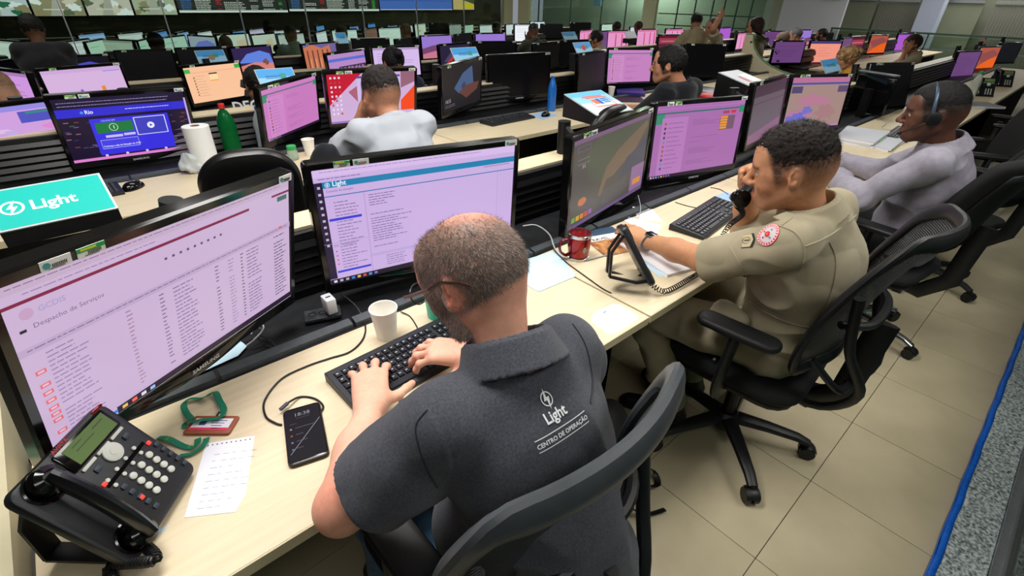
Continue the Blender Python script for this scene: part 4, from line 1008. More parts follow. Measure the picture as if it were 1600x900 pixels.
# ---------------------------------------------------------------- man in the dark grey polo
def man_polo():
    H = A(.437, .592, 1.120); MH = rot3(-28, 20, 3); nb = A(.430, .490, 1.020)
    sL, sR = A(.278, .470, .965), A(.565, .470, .965); eL, eR = A(.124, .556, .80), A(.690, .560, .80)
    wL, wR = A(.268, .735, .800), A(.545, .735, .800)
    pel, wst, che = A(.43, .30, .53), A(.43, .34, .68), A(.425, .425, .85)
    hL, hR, kL, kR, aL, aR = A(.355, .40, .49), A(.52, .40, .49), A(.27, .80, .50), A(.58, .80, .50), A(.24, .70, .10), A(.60, .72, .10)
    o = thing('person', 'balding man in dark grey polo and glasses typing in the front left', 'person', (.43, .3, 0))
    inv = Vector((-.43, -.3, 0))
    F = Field((.05, .12, .03), (.80, 1.05, 1.31), .0031)
    F.ell(che+[0, .02, -.015], (.135, .085, .13), rot3(-22), .05); F.ell(pel, (.15, .11, .12), None, .05); F.cap(wst, che, .12, .12, .06); F.cap(sL+[.02, .01, -.01], sR+[-.02, .01, -.01], .036, .036, .04)
    F.cap(nb+[0, .012, .0], H+MH @ A(0, -.028, -.045), .047, .056, .02)
    for s_ in (sL, sR): F.cap(nb-[0, .0, .055], s_, .034, .034, .03)
    for s_, e_, w_ in ((sL, eL, wL), (sR, eR, wR)):
        F.cap(s_, e_, .052, .042, .04); F.cap(e_, e_*.45+w_*.55, .043, .041, .02); F.cap(e_*.5+w_*.5, w_, .041, .026, .02, sq=((0, 0, 1), .85))
    leg_set(F, hL, kL, aL, hR, kR, aR)
    head_sdf(F, H, MH, .955)
    c1 = [(16, 26, 16), (12, 24, 14), (12, 22, 14), (16, 22, 14)]
    tL = hand(F, wL, A(.312, .822, .808), (0, -.12, 1), 1, c1, 1.25, ((.80, .55, -.28), (.046, .034, .026), 0))
    c2 = [(30, 40, 22), (26, 36, 22), (22, 34, 20), (20, 32, 20)]
    tR = hand(F, wR, A(.470, .800, .812), (-.05, -.15, 1), -1, c2, .7, ((.75, .55, -.35), (.046, .034, .026), 0))
    v, q = F.mesh()
    skin = L3((232, 180, 154)); red = L3((228, 152, 128)); hair = L3((112, 98, 90)); beard = L3((150, 138, 130))
    def col(v):
        h = head_coords(v, H, MH); n1 = vnoise(v, 40)[:, None]; n2 = vnoise(v, 9)[:, None]; c = skin*(1+.10*n1)+(red-skin)*np.clip(.5+1.4*n2, 0, 1)
        on = (np.linalg.norm(h-A(0, 0, .0), axis=1) < .17)
        em = np.exp(-(((h[:, 1]+.010)/.021)**2+((h[:, 2]+.004)/.033)**2)**2)*(np.abs(h[:, 0]) > .070); c = c*(1-.55*em[:, None])+L3((236, 132, 108))*.55*em[:, None]
        # hair on the sides and back, thin on the crown
        side = sstep(-.052, -.034, h[:, 2]+.25*h[:, 1]+.02*vnoise(v, 60))*(1-sstep(.056, .076, h[:, 1]+.1*(h[:, 2]-.05)))
        ear = np.exp(-((h[:, 1]+.008)**2+(h[:, 2]+.002)**2)/.00062)*(np.abs(h[:, 0]) > .066); ear = np.maximum(ear, em)
        crown = np.exp(-((((h[:, 0]-.016)/.044)**2+((h[:, 1]+.026)/.056)**2))**1.5)*(h[:, 2] > .055)
        k = np.clip(side*(1-1.0*crown*(1+.5*vnoise(v, 120)))*(1-1.3*ear), 0, 1)*on*(1+.45*vnoise(v*A(1, 1, 1), 150)+.3*vnoise(v, 340)); k = np.clip(k, 0, 1)[:, None]*.86
        c = c*(1-k)+(hair*(1+.6*vnoise(v, 200)[:, None]))*k
        b = sstep(.055, .085, -h[:, 2]+.35*np.abs(h[:, 0])+.18*(h[:, 1] < .02)*0)*(h[:, 1] > -.006)*on*(np.linalg.norm(h-A(0, .088, -.062), axis=1) > .024)
        sb = (np.abs(h[:, 0]) > .05)*(np.abs(h[:, 1]-.012) < .012)*(h[:, 2] < .02)*on
        b = np.clip(b+sb, 0, 1)[:, None]*.75*(1+.8*vnoise(v, 220)[:, None]); c = c*(1-b)+beard*b
        fing = np.minimum.reduce([np.linalg.norm(v-np.array(T[-1], np.float32), axis=1) for T in tL+tR]); c = c*(1-.12*np.exp(-(fing/.012)**2)[:, None]*A(0, 1, 1).astype(np.float32))
        return np.clip(c, 0.003, 1)
    body = np_mesh('body', v, q, M_SKIN, o, col); 
    # hair and beard strands
    mh = lambda h: (sstep(-.050, -.036, h[:, 2]+.25*h[:, 1])*(1-sstep(.056, .076, h[:, 1]))*(1-.45*sstep(.07, .10, h[:, 2]))*(np.linalg.norm(h, axis=1) < .145)*(1-.95*np.exp(-((((h[:, 0]-.016)/.046)**2+((h[:, 1]+.026)/.058)**2))**1.5)*(h[:, 2] > .055))*(1-(np.exp(-((h[:, 1]+.008)**2+(h[:, 2]+.004)**2)/.0011)*(np.abs(h[:, 0]) > .064))))
    V, tone = hair_strands(None, v, q, H, MH, mh, 16000, .009, .0007, flow=(0, -.5, -1))
    strands_obj('hair', V, tone, (104, 94, 88), M_HAIR, o, (176, 166, 158), .4)
    mb_ = lambda h: (sstep(.055, .08, -h[:, 2]+.35*np.abs(h[:, 0]))*(h[:, 1] > -.004)*(np.linalg.norm(h, axis=1) < .14)*(np.linalg.norm(h-A(0, .088, -.062), axis=1) > .022)*(h[:, 2] > -.125))
    V, tone = hair_strands(None, v, q, H, MH, mb_, 5000, .010, .0007, flow=(0, .4, -1), seed=5)
    strands_obj('beard', V, tone, (110, 98, 90), M_HAIR, o, (196, 190, 186), .45)
    nails(tL, (0, -.1, 1), None, o)
    # polo shirt
    e = .016
    G = Field((.0, .02, .40), (.86, .75, 1.16), .004)
    G.ell(che+[0, -.01, -.01], (.158, .110, .17), rot3(-24), .06); G.ell(pel+[0, 0, .03], (.155, .13, .12), None, .06); G.cap(wst, che, .132, .12, .08); G.ell((.405, .45, .66), (.165, .13, .12), None, .05)
    G.ell(che+A(0, -.02, .055), (.150, .075, .11), rot3(-26), .05); G.cap(sL+[.035, -.01, -.015], sR+[-.035, -.01, -.015], .058, .058, .05)
    for s_ in (sL, sR): G.cap(nb+[0, -.005, -.055], s_, .048, .054, .04)
    G.ell(nb+[0, -.050, -.040], (.10, .045, .050), None, .04)
    for s_, e_, kk in ((sL, eL, .70), (sR, eR, .72)):
        d = nrm(e_-s_); cut = s_+(e_-s_)*kk
        G.cap(s_, e_, .060, .064, .04, plane=(cut, d)); G.cap(s_+(e_-s_)*.40+[0, -.008, -.012], e_, .070, .070, .03, plane=(cut, d))
        if kk < .71: G.ell(cut-d*.014, (.070, .070, .010), np.array(Vector(d).to_track_quat('Z', 'Y').to_matrix()), .006)
    # neck opening, then the folded collar
    nd = nrm(H+MH @ A(0, -.028, -.045)-(nb-A(0, .02, .04))); MN = np.array(Vector(nd).to_track_quat('Z', 'Y').to_matrix())
    ca_ = nb+A(0, -.012, -.004)
    G.cap(ca_-nd*.005, ca_+nd*.12, .062, .066, .006, 'cut')
    G.ring(ca_-nd*.012, MN, .0755, .069, .052, .0036, .003); G.ring(ca_-nd*.020, MN, .094, .075, .055, .0040, .004)
    G.cap(ca_, ca_+nd*.12, .0655, .068, .004, 'cut')
    v2, q2 = G.mesh(disp=lambda v, n: folds(3.3, .010, 7, (1, 1, 1.4))(v, n)*sstep(.10, .17, np.linalg.norm(v-(ca_+nd*.01).astype(np.float32), axis=1))*(.6+.5*sstep(.95, .80, v[:, 2])+.3*(v[:, 0] < .25)))
    M_POLO = cloth('charcoal_heather_jersey', (78, 80, 88), .3, 260, .5, 1500, (62, 64, 72))
    np_mesh('polo_shirt', v2, q2, M_POLO, o)
    b2 = bvh_of(v2, q2)
    for pts in ([(668, 640), (650, 665), (655, 700), (668, 735), (684, 762)], [(895, 506), (915, 540), (925, 590), (922, 630)]):
        Z = []
        for p_ in spline([Vector((a, b, 0)) for a, b in pts], 10):
            d_ = (un(p_.x, p_.y, z=.2)-Vector((0, 0, CAM_H))).normalized(); h_ = b2.ray_cast(Vector((0, 0, CAM_H)), d_)
            if h_[0] is not None: Z.append(h_[0]-d_*.0002)
        if len(Z) > 3: MB().tube(Z, .0016, 5).build('seam', cloth('dark_seam', (34, 36, 42)), o)
    # printing on the back
    cen = A(.478, .262, .955); dr = nrm(A(.0, 1, -.35)); up = nrm(np.cross(A(1, .0, 0), dr)); up = nrm(A(0, 0, 1)-dr*dr[2]); xr = np.cross(dr, up)
    cen = np.array(b2.ray_cast(Vector((.0, .0, CAM_H)), (un(874, 660, z=.5)-Vector((0, 0, CAM_H))).normalized())[0])
    cen = cen.astype(float)
    t_ = MB(); t_.M = frame(cen, xr, up)
    def dense(mb, vv, ff, x, y, s):
        bm = bmesh.new(); me = bpy.data.meshes.new('x'); me.from_pydata([(a[0], a[1], 0) for a in vv], [], ff); bm.from_mesh(me)
        bmesh.ops.triangulate(bm, faces=bm.faces)
        if s > .02: bmesh.ops.subdivide_edges(bm, edges=[e for e in bm.edges if e.calc_length() > .12], cuts=2)
        bm.verts.ensure_lookup_table()
        for i_, q_ in enumerate(bm.verts): q_.index = i_
        mb.add([(x+p.co.x*s, y+p.co.y*s, 0) for p in bm.verts], [tuple(z.index for z in f.verts) for f in bm.faces]); bm.free()
    vv, ff = text_geo('Light', True); ox = vv[:, 0].max()/2
    dense(t_, vv-[ox, 0, 0], ff, 0, .006, .0215)
    vv, ff = text_geo('CENTRO DE OPERA\u00c7\u00c3O', True); ox = vv[:, 0].max()/2; dense(t_, vv-[ox, 0, 0], ff, 0, -.0185, .0094)
    for y in (-.0065, -.024):
        for i in range(24): t_.add([(-.052+.104*i/24, y, 0), (-.052+.104*(i+1)/24, y, 0), (-.052+.104*(i+1)/24, y+.0013, 0), (-.052+.104*i/24, y+.0013, 0)], [(0, 1, 2, 3)])
    R0, R1 = .0105, .0088
    for i in range(24):
        a, b = 2*PI*i/24, 2*PI*(i+1)/24; t_.add([(R1*math.cos(a), .036+R1*math.sin(a), 0), (R0*math.cos(a), .036+R0*math.sin(a), 0), (R0*math.cos(b), .036+R0*math.sin(b), 0), (R1*math.cos(b), .036+R1*math.sin(b), 0)], [(0, 1, 2, 3)])
    t_.add([(.0015, .051, 0), (-.006, .034, 0), (.0005, .034, 0)], [(0, 1, 2)]); t_.add([(-.0015, .021, 0), (.006, .038, 0), (-.0005, .038, 0)], [(0, 1, 2)])
    decal_mb(t_, b2, dr, .0016)
    q = t_.build('back_print', mat('white_print', (226, 228, 232), .6), o, smooth=False); q['label'] = 'white lettering and bolt emblem on the back'
    # jeans
    J = Field((.08, .08, .03), (.80, .98, .72), .006)
    J.ell(pel, (.165, .13, .12), None, .05); leg_set(J, hL, kL, aL, hR, kR, aR, .014)
    v3, q3 = J.mesh(disp=folds(8, .008, 9)); np_mesh('jeans', v3, q3, cloth('blue_denim', (64, 96, 122), .2, 60, .5, 900, (50, 80, 106)), o)
    shoe(o, aL, (0, 1)); shoe(o, aR, (0, 1))
    # spectacles
    T = lambda x, y, z: Vector(H+MH @ (A(x, y, z)*.955))
    g = thing_part('spectacles', o)
    m = MB()
    for s_ in (-1, 1):
        m.tube([T(s_*.033+.026*math.cos(a), .118-.006*abs(math.cos(a)), .0+.020*math.sin(a)) for a in [2*PI*i/24 for i in range(24)]], .0013, 6, closed=True)
    m.tube([T(-.008, .12, .004), T(0, .122, .007), T(.008, .12, .004)], .0013, 6)
    m.build('rim', mat('dark_teal_rim', (20, 34, 40), .3), g)
    for s_ in (-1, 1):
        m = MB(); m.tube([T(s_*.060, .117, .006), T(s_*.074, .112, .010), T(s_*.084, .085, .012), T(s_*.0865, .03, .016)], .0022, 6, flat=(.6, 1.5), up=(0, 0, 1))
        m.build('temple', mat('bronze_temple', (150, 112, 100), .3, .6), g)
        m = MB(); m.tube([T(s_*.0865, .03, .016), T(s_*.0865, -.005, .024), T(s_*.0855, -.045, .014), T(s_*.083, -.062, .004)], .0022, 6, flat=(.6, 1.5), up=(0, 0, 1)); m.build('temple_tip', mat('brown_tip', (84, 54, 46), .35), g)
    gl = MB()
    for s_ in (-1, 1): gl.add([T(s_*.033+.025*math.cos(a), .118, .019*math.sin(a)) for a in [2*PI*i/20 for i in range(20)]], [tuple(range(20))])
    gl.build('lens', M_GLASS, g, smooth=False)
    reorigin(o)
    return o
def thing_part(name, parent):
    o = bpy.data.objects.new(name, None); C.objects.link(o); o.parent = parent; o.empty_display_size = .05; return o
def reorigin(o):
    """parts were built in room coordinates: keep them there under the thing's own origin"""
    o.matrix_world = o.matrix_basis
    for c in bpy.data.objects:
        if c.parent == o: c.matrix_parent_inverse = o.matrix_basis.inverted()
man_polo()
# ================================================================ CHAIRS
M_CHAIR = mat('black_chair_plastic', (22, 23, 25), .45, var=.2, vscale=20, bump=.15, bscale=500)
M_SEATF = mat('black_seat_fabric', (20, 20, 22), .85, var=.2, vscale=60, bump=.4, bscale=900)
M_GREYF = mat('dark_grey_backrest_frame', (66, 70, 74), .42, var=.15, vscale=30, bump=.1)
M_LEATH = mat('black_leatherette', (16, 16, 18), .32, var=.15, bump=.2, bscale=250)
def mesh_fabric(name, col=(34, 36, 38)):
    m = mat(name, col, .6); nt = m.node_tree; b = nt.nodes['Principled BSDF']; tc = nt.nodes.new('ShaderNodeTexCoord'); wv = nt.nodes.new('ShaderNodeTexWave')
    wv.bands_direction = 'Z'; wv.inputs['Scale'].default_value = 62; nt.links.new(tc.outputs['Object'], wv.inputs[0])
    mr = nt.nodes.new('ShaderNodeMapRange'); mr.inputs[1].default_value = .25; mr.inputs[2].default_value = .5; mr.inputs[3].default_value = .45; mr.inputs[4].default_value = 1; nt.links.new(wv.outputs['Fac'], mr.inputs[0]); nt.links.new(mr.outputs[0], b.inputs['Alpha'])
    bp = nt.nodes.new('ShaderNodeBump'); bp.inputs['Strength'].default_value = .8; bp.inputs['Distance'].default_value = .003; nt.links.new(wv.outputs['Fac'], bp.inputs['Height']); nt.links.new(bp.outputs[0], b.inputs['Normal'])
    return m
M_MESH = mesh_fabric('ribbed_black_mesh', (58, 58, 60))
def star_base(o, R=.31, chrome=False, a0=18, h=.10):
    mt = M_CHROME if chrome else M_CHAIR
    m = MB(); m.lathe([(.045, .055), (.05, .07), (.048, .12), (.035, .135)], 20); m.build('hub', mt, o)
    for k in range(5):
        a = R_(a0+72*k); d = Vector((math.cos(a), math.sin(a), 0)); e = d*R
        m = MB(); m.tube([d*.03+Vector((0, 0, .105)), d*R*.5+Vector((0, 0, .098)), d*R*.86+Vector((0, 0, .085)), d*R*1.0+Vector((0, 0, .068))], [.028, .023, .019, .017], 10, flat=(1.15, .85), up=(0, 0, 1)); ba = m.build('base_arm', mt, o)
        m = MB(); s = Vector((-d.y, d.x, 0)); c = e+Vector((0, 0, .028))+d*.005
        for q in (-1, 1): m.cyl(c+s*q*.006, c+s*q*.024, .028, n=18)
        m.cyl(c-s*.02, c+s*.02, .01, n=8); m.cyl(e+Vector((0, 0, .03)), e+Vector((0, 0, .075)), .009, n=8)
        hb = [(c+d*.0+Vector((0, 0, 0))+(d*math.cos(t)+Vector((0, 0, 1))*math.sin(t))*.031) for t in [R_(20+14*i) for i in range(10)]]
        m.tube(hb, .008, 6, flat=(3, .5)); m.build('caster', M_BLACK, ba)
    m = MB(); m.cyl((0, 0, .12), (0, 0, .26), .025, .025, 18); m.cyl((0, 0, .26), (0, 0, .39), .017, .017, 14); m.build('gas_lift', M_BLACK, o)
def task_chair(label, x, y, rz, tilt=0, chrome=False, a0=18, back='mesh', seat_z=.46, w=.46, bw=.47, bh=.52, wrap=.10, group=None, arms=True, rear=True, frame_m=None, armx=.272, armz=0.):
    """office chair facing +y in its own frame"""
    o = thing('office_chair', label, 'chair', (x, y, 0), rz, group)
    star_base(o, chrome=chrome, a0=a0-math.degrees(rz))
    z = seat_z
    m = MB(); m.rbox(-w/2, w/2, -.23, .24, z-.06, z, .10, 5, .028); m.build('seat', M_SEATF, o, sub=1)
    m = MB(); m.rbox(-w/2+.02, w/2-.02, -.21, .22, z-.085, z-.055, .09, 4, .01); m.rbox(-.09, .09, -.12, .12, z-.13, z-.08, .02, 2, .01); m.build('seat_shell', M_CHAIR, o)
    zb = z+.12; T = math.tan(R_(tilt+8))
    def bk(u, v):   # backrest surface: u across, v up
        X = (u-.5)*bw*(1-.10*abs(2*v-1)**3); Z = zb+bh*v
        return Vector((X, -.245-T*bh*v-.03*math.sin(PI*v)*-1+wrap*4*(u-.5)**2*.9-.02*v, Z-.02*(2*abs(u-.5))**3))
    edge = []
    for i in range(14): edge.append(bk(.06+.88*i/13, 1))
    for i in range(1, 14): edge.append(bk(.97, 1-i/14*1.0))
    for i in range(14): edge.append(bk(.94-.88*i/13, 0))
    for i in range(1, 14): edge.append(bk(.03, i/14))
    if back == 'mesh':
        m = MB(); m.tube(spline(edge[::2], 3, True), .021, 12, closed=True, flat=((1.45, .8) if frame_m else (1.2, .62)), up=(0, -1, .1)); m.build('backrest_frame', frame_m or M_CHAIR, o)
        m = MB(); m.grid(lambda u, v: bk(.03+.94*u, v), 16, 16); m.build('mesh_panel', M_MESH, o)
        if rear:
            m = MB(); 
            for s in (-1, 1): m.tube(spline([bk(.5+s*.40, .62)+Vector((0, -.01, 0)), bk(.5+s*.36, .3)+Vector((0, -.07, -.03)), Vector((s*.11, -.35, zb-.06)), Vector((s*.06, -.27, z-.08)), Vector((s*.05, -.12, z-.10))], 5), .015, 10, flat=(1, .9))
            m.tube(spline([bk(.12, .40)+Vector((0, -.02, 0)), bk(.3, .37)+Vector((0, -.05, 0)), bk(.7, .37)+Vector((0, -.05, 0)), bk(.88, .40)+Vector((0, -.02, 0))], 5), .014, 8, flat=(1, .8)); m.build('back_support', M_CHAIR, o)
            m = MB(); m.tube(spline([bk(.16, .0)+Vector((0, 0, .02)), bk(.3, 0)+Vector((0, -.07, -.09)), bk(.7, 0)+Vector((0, -.07, -.09)), bk(.84, 0)+Vector((0, 0, .02))], 6), .015, 8, flat=(1, .8)); m.build('lumbar_loop', M_CHAIR, o)
    else:
        if back == 'leather':
            m = MB(); m.M = Matrix.Translation((0, -.245, zb)) @ Matrix.Rotation(PI/2+R_(tilt+8), 4, 'X'); m.rbox(-bw/2, bw/2, 0, bh, -.035, .04, bw*.40, 7, .034); m.build('backrest', M_LEATH, o, sub=1)
        else: m = MB(); m.grid(bk, 14, 14); p = m.build('backrest', M_LEATH if back == 'leather' else M_SEATF, o, solid=.05, bevel=0, sub=1)
        m = MB(); m.grid(lambda u, v: bk(.12+.76*u, .1+.78*v)+Vector((0, -.035, 0)), 10, 10); (m.build('backrest_shell', M_CHAIR, o, solid=.012) if back != 'leather' else None)
    m = MB(); m.tube([(0, -.08, z-.10), (0, -.22, z-.12), (0, -.31, z-.02), (0, -.30-T*.1, zb+.14)], [.028]*4, 8, flat=(1.4, .5), up=(1, 0, 0)); m.build('spine', M_CHAIR, o)
    if arms:
        for s in (-1, 1):
            m = MB(); m.tube(spline([(s*.15, .0, z-.09), (s*.245, .0, z-.07), (s*(armx+.003), .0, z+.0), (s*armx, -.01, z+.19+armz)], 5), .022, 10, flat=(1.5, .75), up=(0, 1, 0)); m.cyl((s*armx, .026, z+.06), (s*armx, .034, z+.06), .010); m.build('arm_post', M_CHAIR, o)
            m = MB(); m.rbox(s*armx-.042, s*armx+.042, -.14, .12, z+.185+armz, z+.215+armz, .038, 5, .012); m.build('armrest', M_CHAIR, o, sub=1)
    return o
# people, chairs
task_chair('dark grey framed mesh chair of the man in the polo shirt', .415, .545, R_(2), tilt=0, seat_z=.47, bh=.42, bw=.52, wrap=.07, frame_m=M_GREYF, armx=.222, armz=.01)
task_chair('black mesh office chair of the officer in khaki, black star base', 1.60, .46, R_(4), tilt=6, a0=-62, seat_z=.47, bh=.46, wrap=.10)
task_chair('black office chair of the man in the grey blazer, chrome star base', 2.86, .40, R_(-8), tilt=8, chrome=True, a0=-100, back='fabric', seat_z=.47, bh=.46, bw=.48)
task_chair('empty black office chair behind the blazer man\'s, black star base', 3.85, .30, R_(-20), tilt=12, a0=-40, back='fabric', seat_z=.47, bh=.48)
task_chair('empty black office chair at the right edge near the tall bottle', 4.85, .42, R_(25), tilt=8, a0=-30, back='fabric', seat_z=.47, bh=.46)
task_chair('empty black office chair at the far end of the nearest row', 6.2, .40, R_(10), tilt=8, a0=-30, back='fabric', seat_z=.47, bh=.44)
task_chair('empty black leatherette chair with a dark jacket, left of the man in white', .50, 2.30, R_(-12), tilt=6, back='leather', seat_z=.50, bh=.44, bw=.36, wrap=.10, arms=False)
task_chair('chair of the man in the white shirt', 1.13, 2.12, 0, tilt=4, back='fabric', seat_z=.47, bh=.36)
task_chair('black leatherette chair half hidden behind the plug picture sign', 2.24, 2.06, R_(10), tilt=4, back='leather', seat_z=.50, bh=.42, arms=False)
task_chair('black chair of the man in the black shirt', 3.32, 1.92, R_(4), tilt=4, back='fabric', seat_z=.47, bh=.30)
task_chair('black chair pushed in below the cream end panel', 4.25, 2.0, R_(-10), tilt=4, back='leather', seat_z=.50, bh=.44, arms=False)

def figure(label, J, opt, loc=None):
    """a clothed person from joints given in room coordinates"""
    vox = opt.get('vox', .0045); g = opt.get('s', 1.0)
    H, MH, nb, che, wst, pel = J['H'], J['MH'], J['nb'], J['che'], J['wst'], J['pel']
    o = thing('person', label, 'person', (pel[0], pel[1], 0), group=opt.get('group'))
    allp = np.array([v for k, v in J.items() if k != 'MH']); lo = allp.min(0)-.20; hi = allp.max(0)+.22; lo[2] = max(lo[2], 0.0)
    F = Field(lo, hi, vox); fat = opt.get('fat', 1.0)
    XA = nrm(J['sR']-J['sL']); UP = nrm(nb-wst); YA = nrm(np.cross(UP, XA)); MT = np.stack([XA, YA, nrm(np.cross(XA, YA))], 1)
    nk = H+MH @ A(0, -.028, -.045)
    F.ell(che, (.135*fat, .095*fat, .16), MT, .05); F.ell(pel, (.14, .11, .12), None, .05); F.cap(wst, che, .11*fat, .11*fat, .06); F.cap(J['sL'], J['sR'], .034, .034, .04)
    F.cap(nb-UP*.03, nk, .050, .054, .03)
    for s_ in ('sL', 'sR'): F.cap(nb-[0, 0, .055], J[s_], .036, .030, .03)
    tips = []
    for q in 'LR':
        s_, e_, w_, h_ = J['s'+q], J['e'+q], J['w'+q], J['h'+q]
        F.cap(s_, e_, .038, .041, .02); F.cap(e_, e_*.5+w_*.5, .042, .038, .02); F.cap(e_*.5+w_*.5, w_, .038, .026, .02)
        hn = J.get('n'+q, A(0, -.1, 1))
        tips += hand(F, w_, h_, hn, 1 if q == 'L' else -1, opt.get('curl'+q, [(22, 30, 20)]*4), .8)
    if 'kL' in J: leg_set(F, J['hL_'] if 'hL_' in J else pel-XA*.085, J['kL'], J['aL'], pel+XA*.085, J['kR'], J['aR'])
    head_sdf(F, H, MH, opt.get('head', .985))
    v, q = F.mesh()
    skin = L3(opt['skin']); hc = L3(opt['hair']); red = L3(opt.get('skin2', tuple(int(c*.9) for c in opt['skin']))); st = opt['style']
    def col(v):
        h = head_coords(v, H, MH)/opt.get('head', .985); c = skin+(red-skin)*np.clip(.5+1.3*vnoise(v, 10)[:, None], 0, 1); c = c*(1+.08*vnoise(v, 45)[:, None])
        on = np.linalg.norm(h, axis=1) < .165
        front = 1-sstep(.050, .066, h[:, 1]-.25*(h[:, 2]-.06))
        ear = np.exp(-((h[:, 1]+.008)**2+(h[:, 2]+.002)**2)/.0006)*(np.abs(h[:, 0]) > .064)
        zz = h[:, 2]+.30*h[:, 1]
        k = sstep(-.062, .022, zz)*front*on if st == 'fade' else sstep(-.055, -.04, zz)*front*on
        k = np.clip(k*(1-1.4*ear), 0, 1)*(1+.5*vnoise(v, 260)); k = np.clip(k, 0, 1)[:, None]*.93; c = c*(1-k)+hc*k
        if opt.get('beard'):
            b = ((h[:, 1] > .088)*(np.abs(h[:, 0]) < .028)*(h[:, 2] < -.044)*(h[:, 2] > -.054))*1.0
            b = np.maximum(b, ((h[:, 1] > .062)*(np.abs(h[:, 0]) < .016)*(h[:, 2] < -.085))*.6)*on; b = b[:, None]*opt['beard']; c = c*(1-b)+hc*b
            sb = (sstep(.055, .085, -h[:, 2]+.35*np.abs(h[:, 0]))*(h[:, 1] > -.0)*on)[:, None]*.22; c = c*(1-sb)+hc*sb
        br = np.exp(-((h[:, 2]-.024+.12*(np.abs(h[:, 0])-.033)**1)**2)/.00002)*(np.abs(np.abs(h[:, 0])-.034) < .021)*(h[:, 1] > .055)*on; br = br[:, None]*.85; c = c*(1-br)+hc*br
        ex = np.abs(h[:, 0])-.031; ey = (np.abs(ex) < .012)*(np.abs(h[:, 2]-.003) < .0045)*(h[:, 1] > .07)*on; c = np.where(ey[:, None] > 0, L3((214, 204, 198)), c)
        ir = ((ex**2+(h[:, 2]-.003)**2) < .0045**2)*(h[:, 1] > .07)*on; c = np.where(ir[:, None] > 0, L3((34, 24, 20)), c)
        ll = (np.abs(ex) < .015)*(np.abs(h[:, 2]-.0085) < .0016)*(h[:, 1] > .065)*on; c = np.where(ll[:, None] > 0, hc, c)
        lip = (np.abs(h[:, 0]) < .024)*(np.abs(h[:, 2]+.063) < .0095)*(h[:, 1] > .080)*on; c = np.where(lip[:, None] > 0, c*.35+L3(opt.get('lip', (178, 100, 92)))*.65, c)
        return np.clip(c, .002, 1)
    np_mesh('body', v, q, M_SKIN, o, col)
    # hair
    hs = opt.get('head', .985)
    if st != 'bald':
        lo = H-.24; hi = H+.24
        if st in ('bob', 'long'): lo = H-[.2, .24, .34]
        K = Field(lo, hi, max(.0035, vox*.9)); T = lambda x, y, z: H+MH @ (A(x, y, z)*hs); N_ = MH @ A(0, .42, -1) if st != 'fade' else MH @ A(0, .30, -1)
        th = opt.get('thick', .009)
        pl = (T(0, 0, -.030), N_) if st != 'fade' else None
        if st == 'fade': K.ell(T(0, -.015, .046), [(.0775)*hs, (.0975)*hs, (.080+th*.6)*hs], MH, .01)
        else:
            K.ell(T(0, -.014, .030), [(.0765+th)*hs, (.096+th)*hs, (.084+th)*hs], MH, .01, 'add', pl)
            K.ell(T(0, -.020, .020), [(.0765+th*.8)*hs, (.088+th)*hs, (.084)*hs], MH, .01, 'add', pl)
        if st == 'fade': K.ell(T(0, .030, .068), [.056*hs, .054*hs, (.038+th)*hs], MH, .02)
        if st in ('bob', 'long'):
            Lh = .10 if st == 'bob' else .17
            for sx in (-.055, 0, .055): K.cap(T(sx, -.055, .0), T(sx*1.1, -.07, -Lh), .045, .034, .03)
            for sx in (-.075, .075): K.cap(T(sx, -.0, .03), T(sx, -.02, -Lh*.8), .024, .02, .03)
        if st in ('tail', 'bun'):
            K.cap(T(0, -.10, .05), T(0, -.125, .06), .030, .034, .02)
            if st == 'tail': K.cap(T(0, -.12, .06), T(.01, -.15, -.08), .030, .012, .02)
        K.ell(T(0, .105, -.02), [.060*hs, .055*hs, .095*hs], MH, .012, 'cut')
        for sx in (-1, 1):
            if st not in ('bob', 'long'): K.ell(T(sx*.085, -.004, -.012), [.02, .024, .036], MH, .008, 'cut')
        amp = opt.get('hamp', .005)
        v4, q4 = K.mesh(disp=lambda v, n: amp*(1-2*np.abs(vnoise(v, opt.get('hsc', 85)))*2)+amp*.5*vnoise(v, 190))
        tone = opt.get('hi')
        def hcol(v):
            c = hc*(1+.5*vnoise(v, 150)[:, None])
            if tone: k = np.clip(.5+2*vnoise(v*A(1, 1, .3), 90), 0, 1)[:, None]; c = c*(1-k)+L3(tone)*k
            return np.clip(c, .001, 1)
        hm = np_mesh('hair', v4, q4, M_HAIR, o, hcol)
        if opt.get('strands'):
            vv = v4; V, t_ = hair_strands(None, v4, q4, H, MH, lambda h: np.ones(len(h)), opt['strands'], .010, .0009, flow=(0, .4, -.2)); strands_obj('hair_tips', V, t_, opt['hair'], M_HAIR, o)
    # top garment
    G = Field(allp.min(0)-.2, np.array([*(allp.max(0)[:2]+.2), nb[2]+.14]), vox*1.15); ta = opt.get('slack', 1.0)
    G.ell(che-UP*.01, (.152*ta*fat, .112*ta*fat, .17), MT, .06); G.ell(pel+[0, 0, .02], (.160*ta, .135*ta, .13), None, .06); G.cap(wst, che, .128*ta*fat, .122*ta*fat, .08)
    G.cap(J['sL']+XA*.035-UP*.012, J['sR']-XA*.035-UP*.012, .058, .058, .05)
    for s_ in ('sL', 'sR'): G.cap(nb-[0, .0, .052], J[s_], .048, .053, .04)
    G.ell(nb-YA*.045-UP*.035, (.092, .045, .050), MT, .04)
    cut_ = opt.get('sleeve', 1.55)
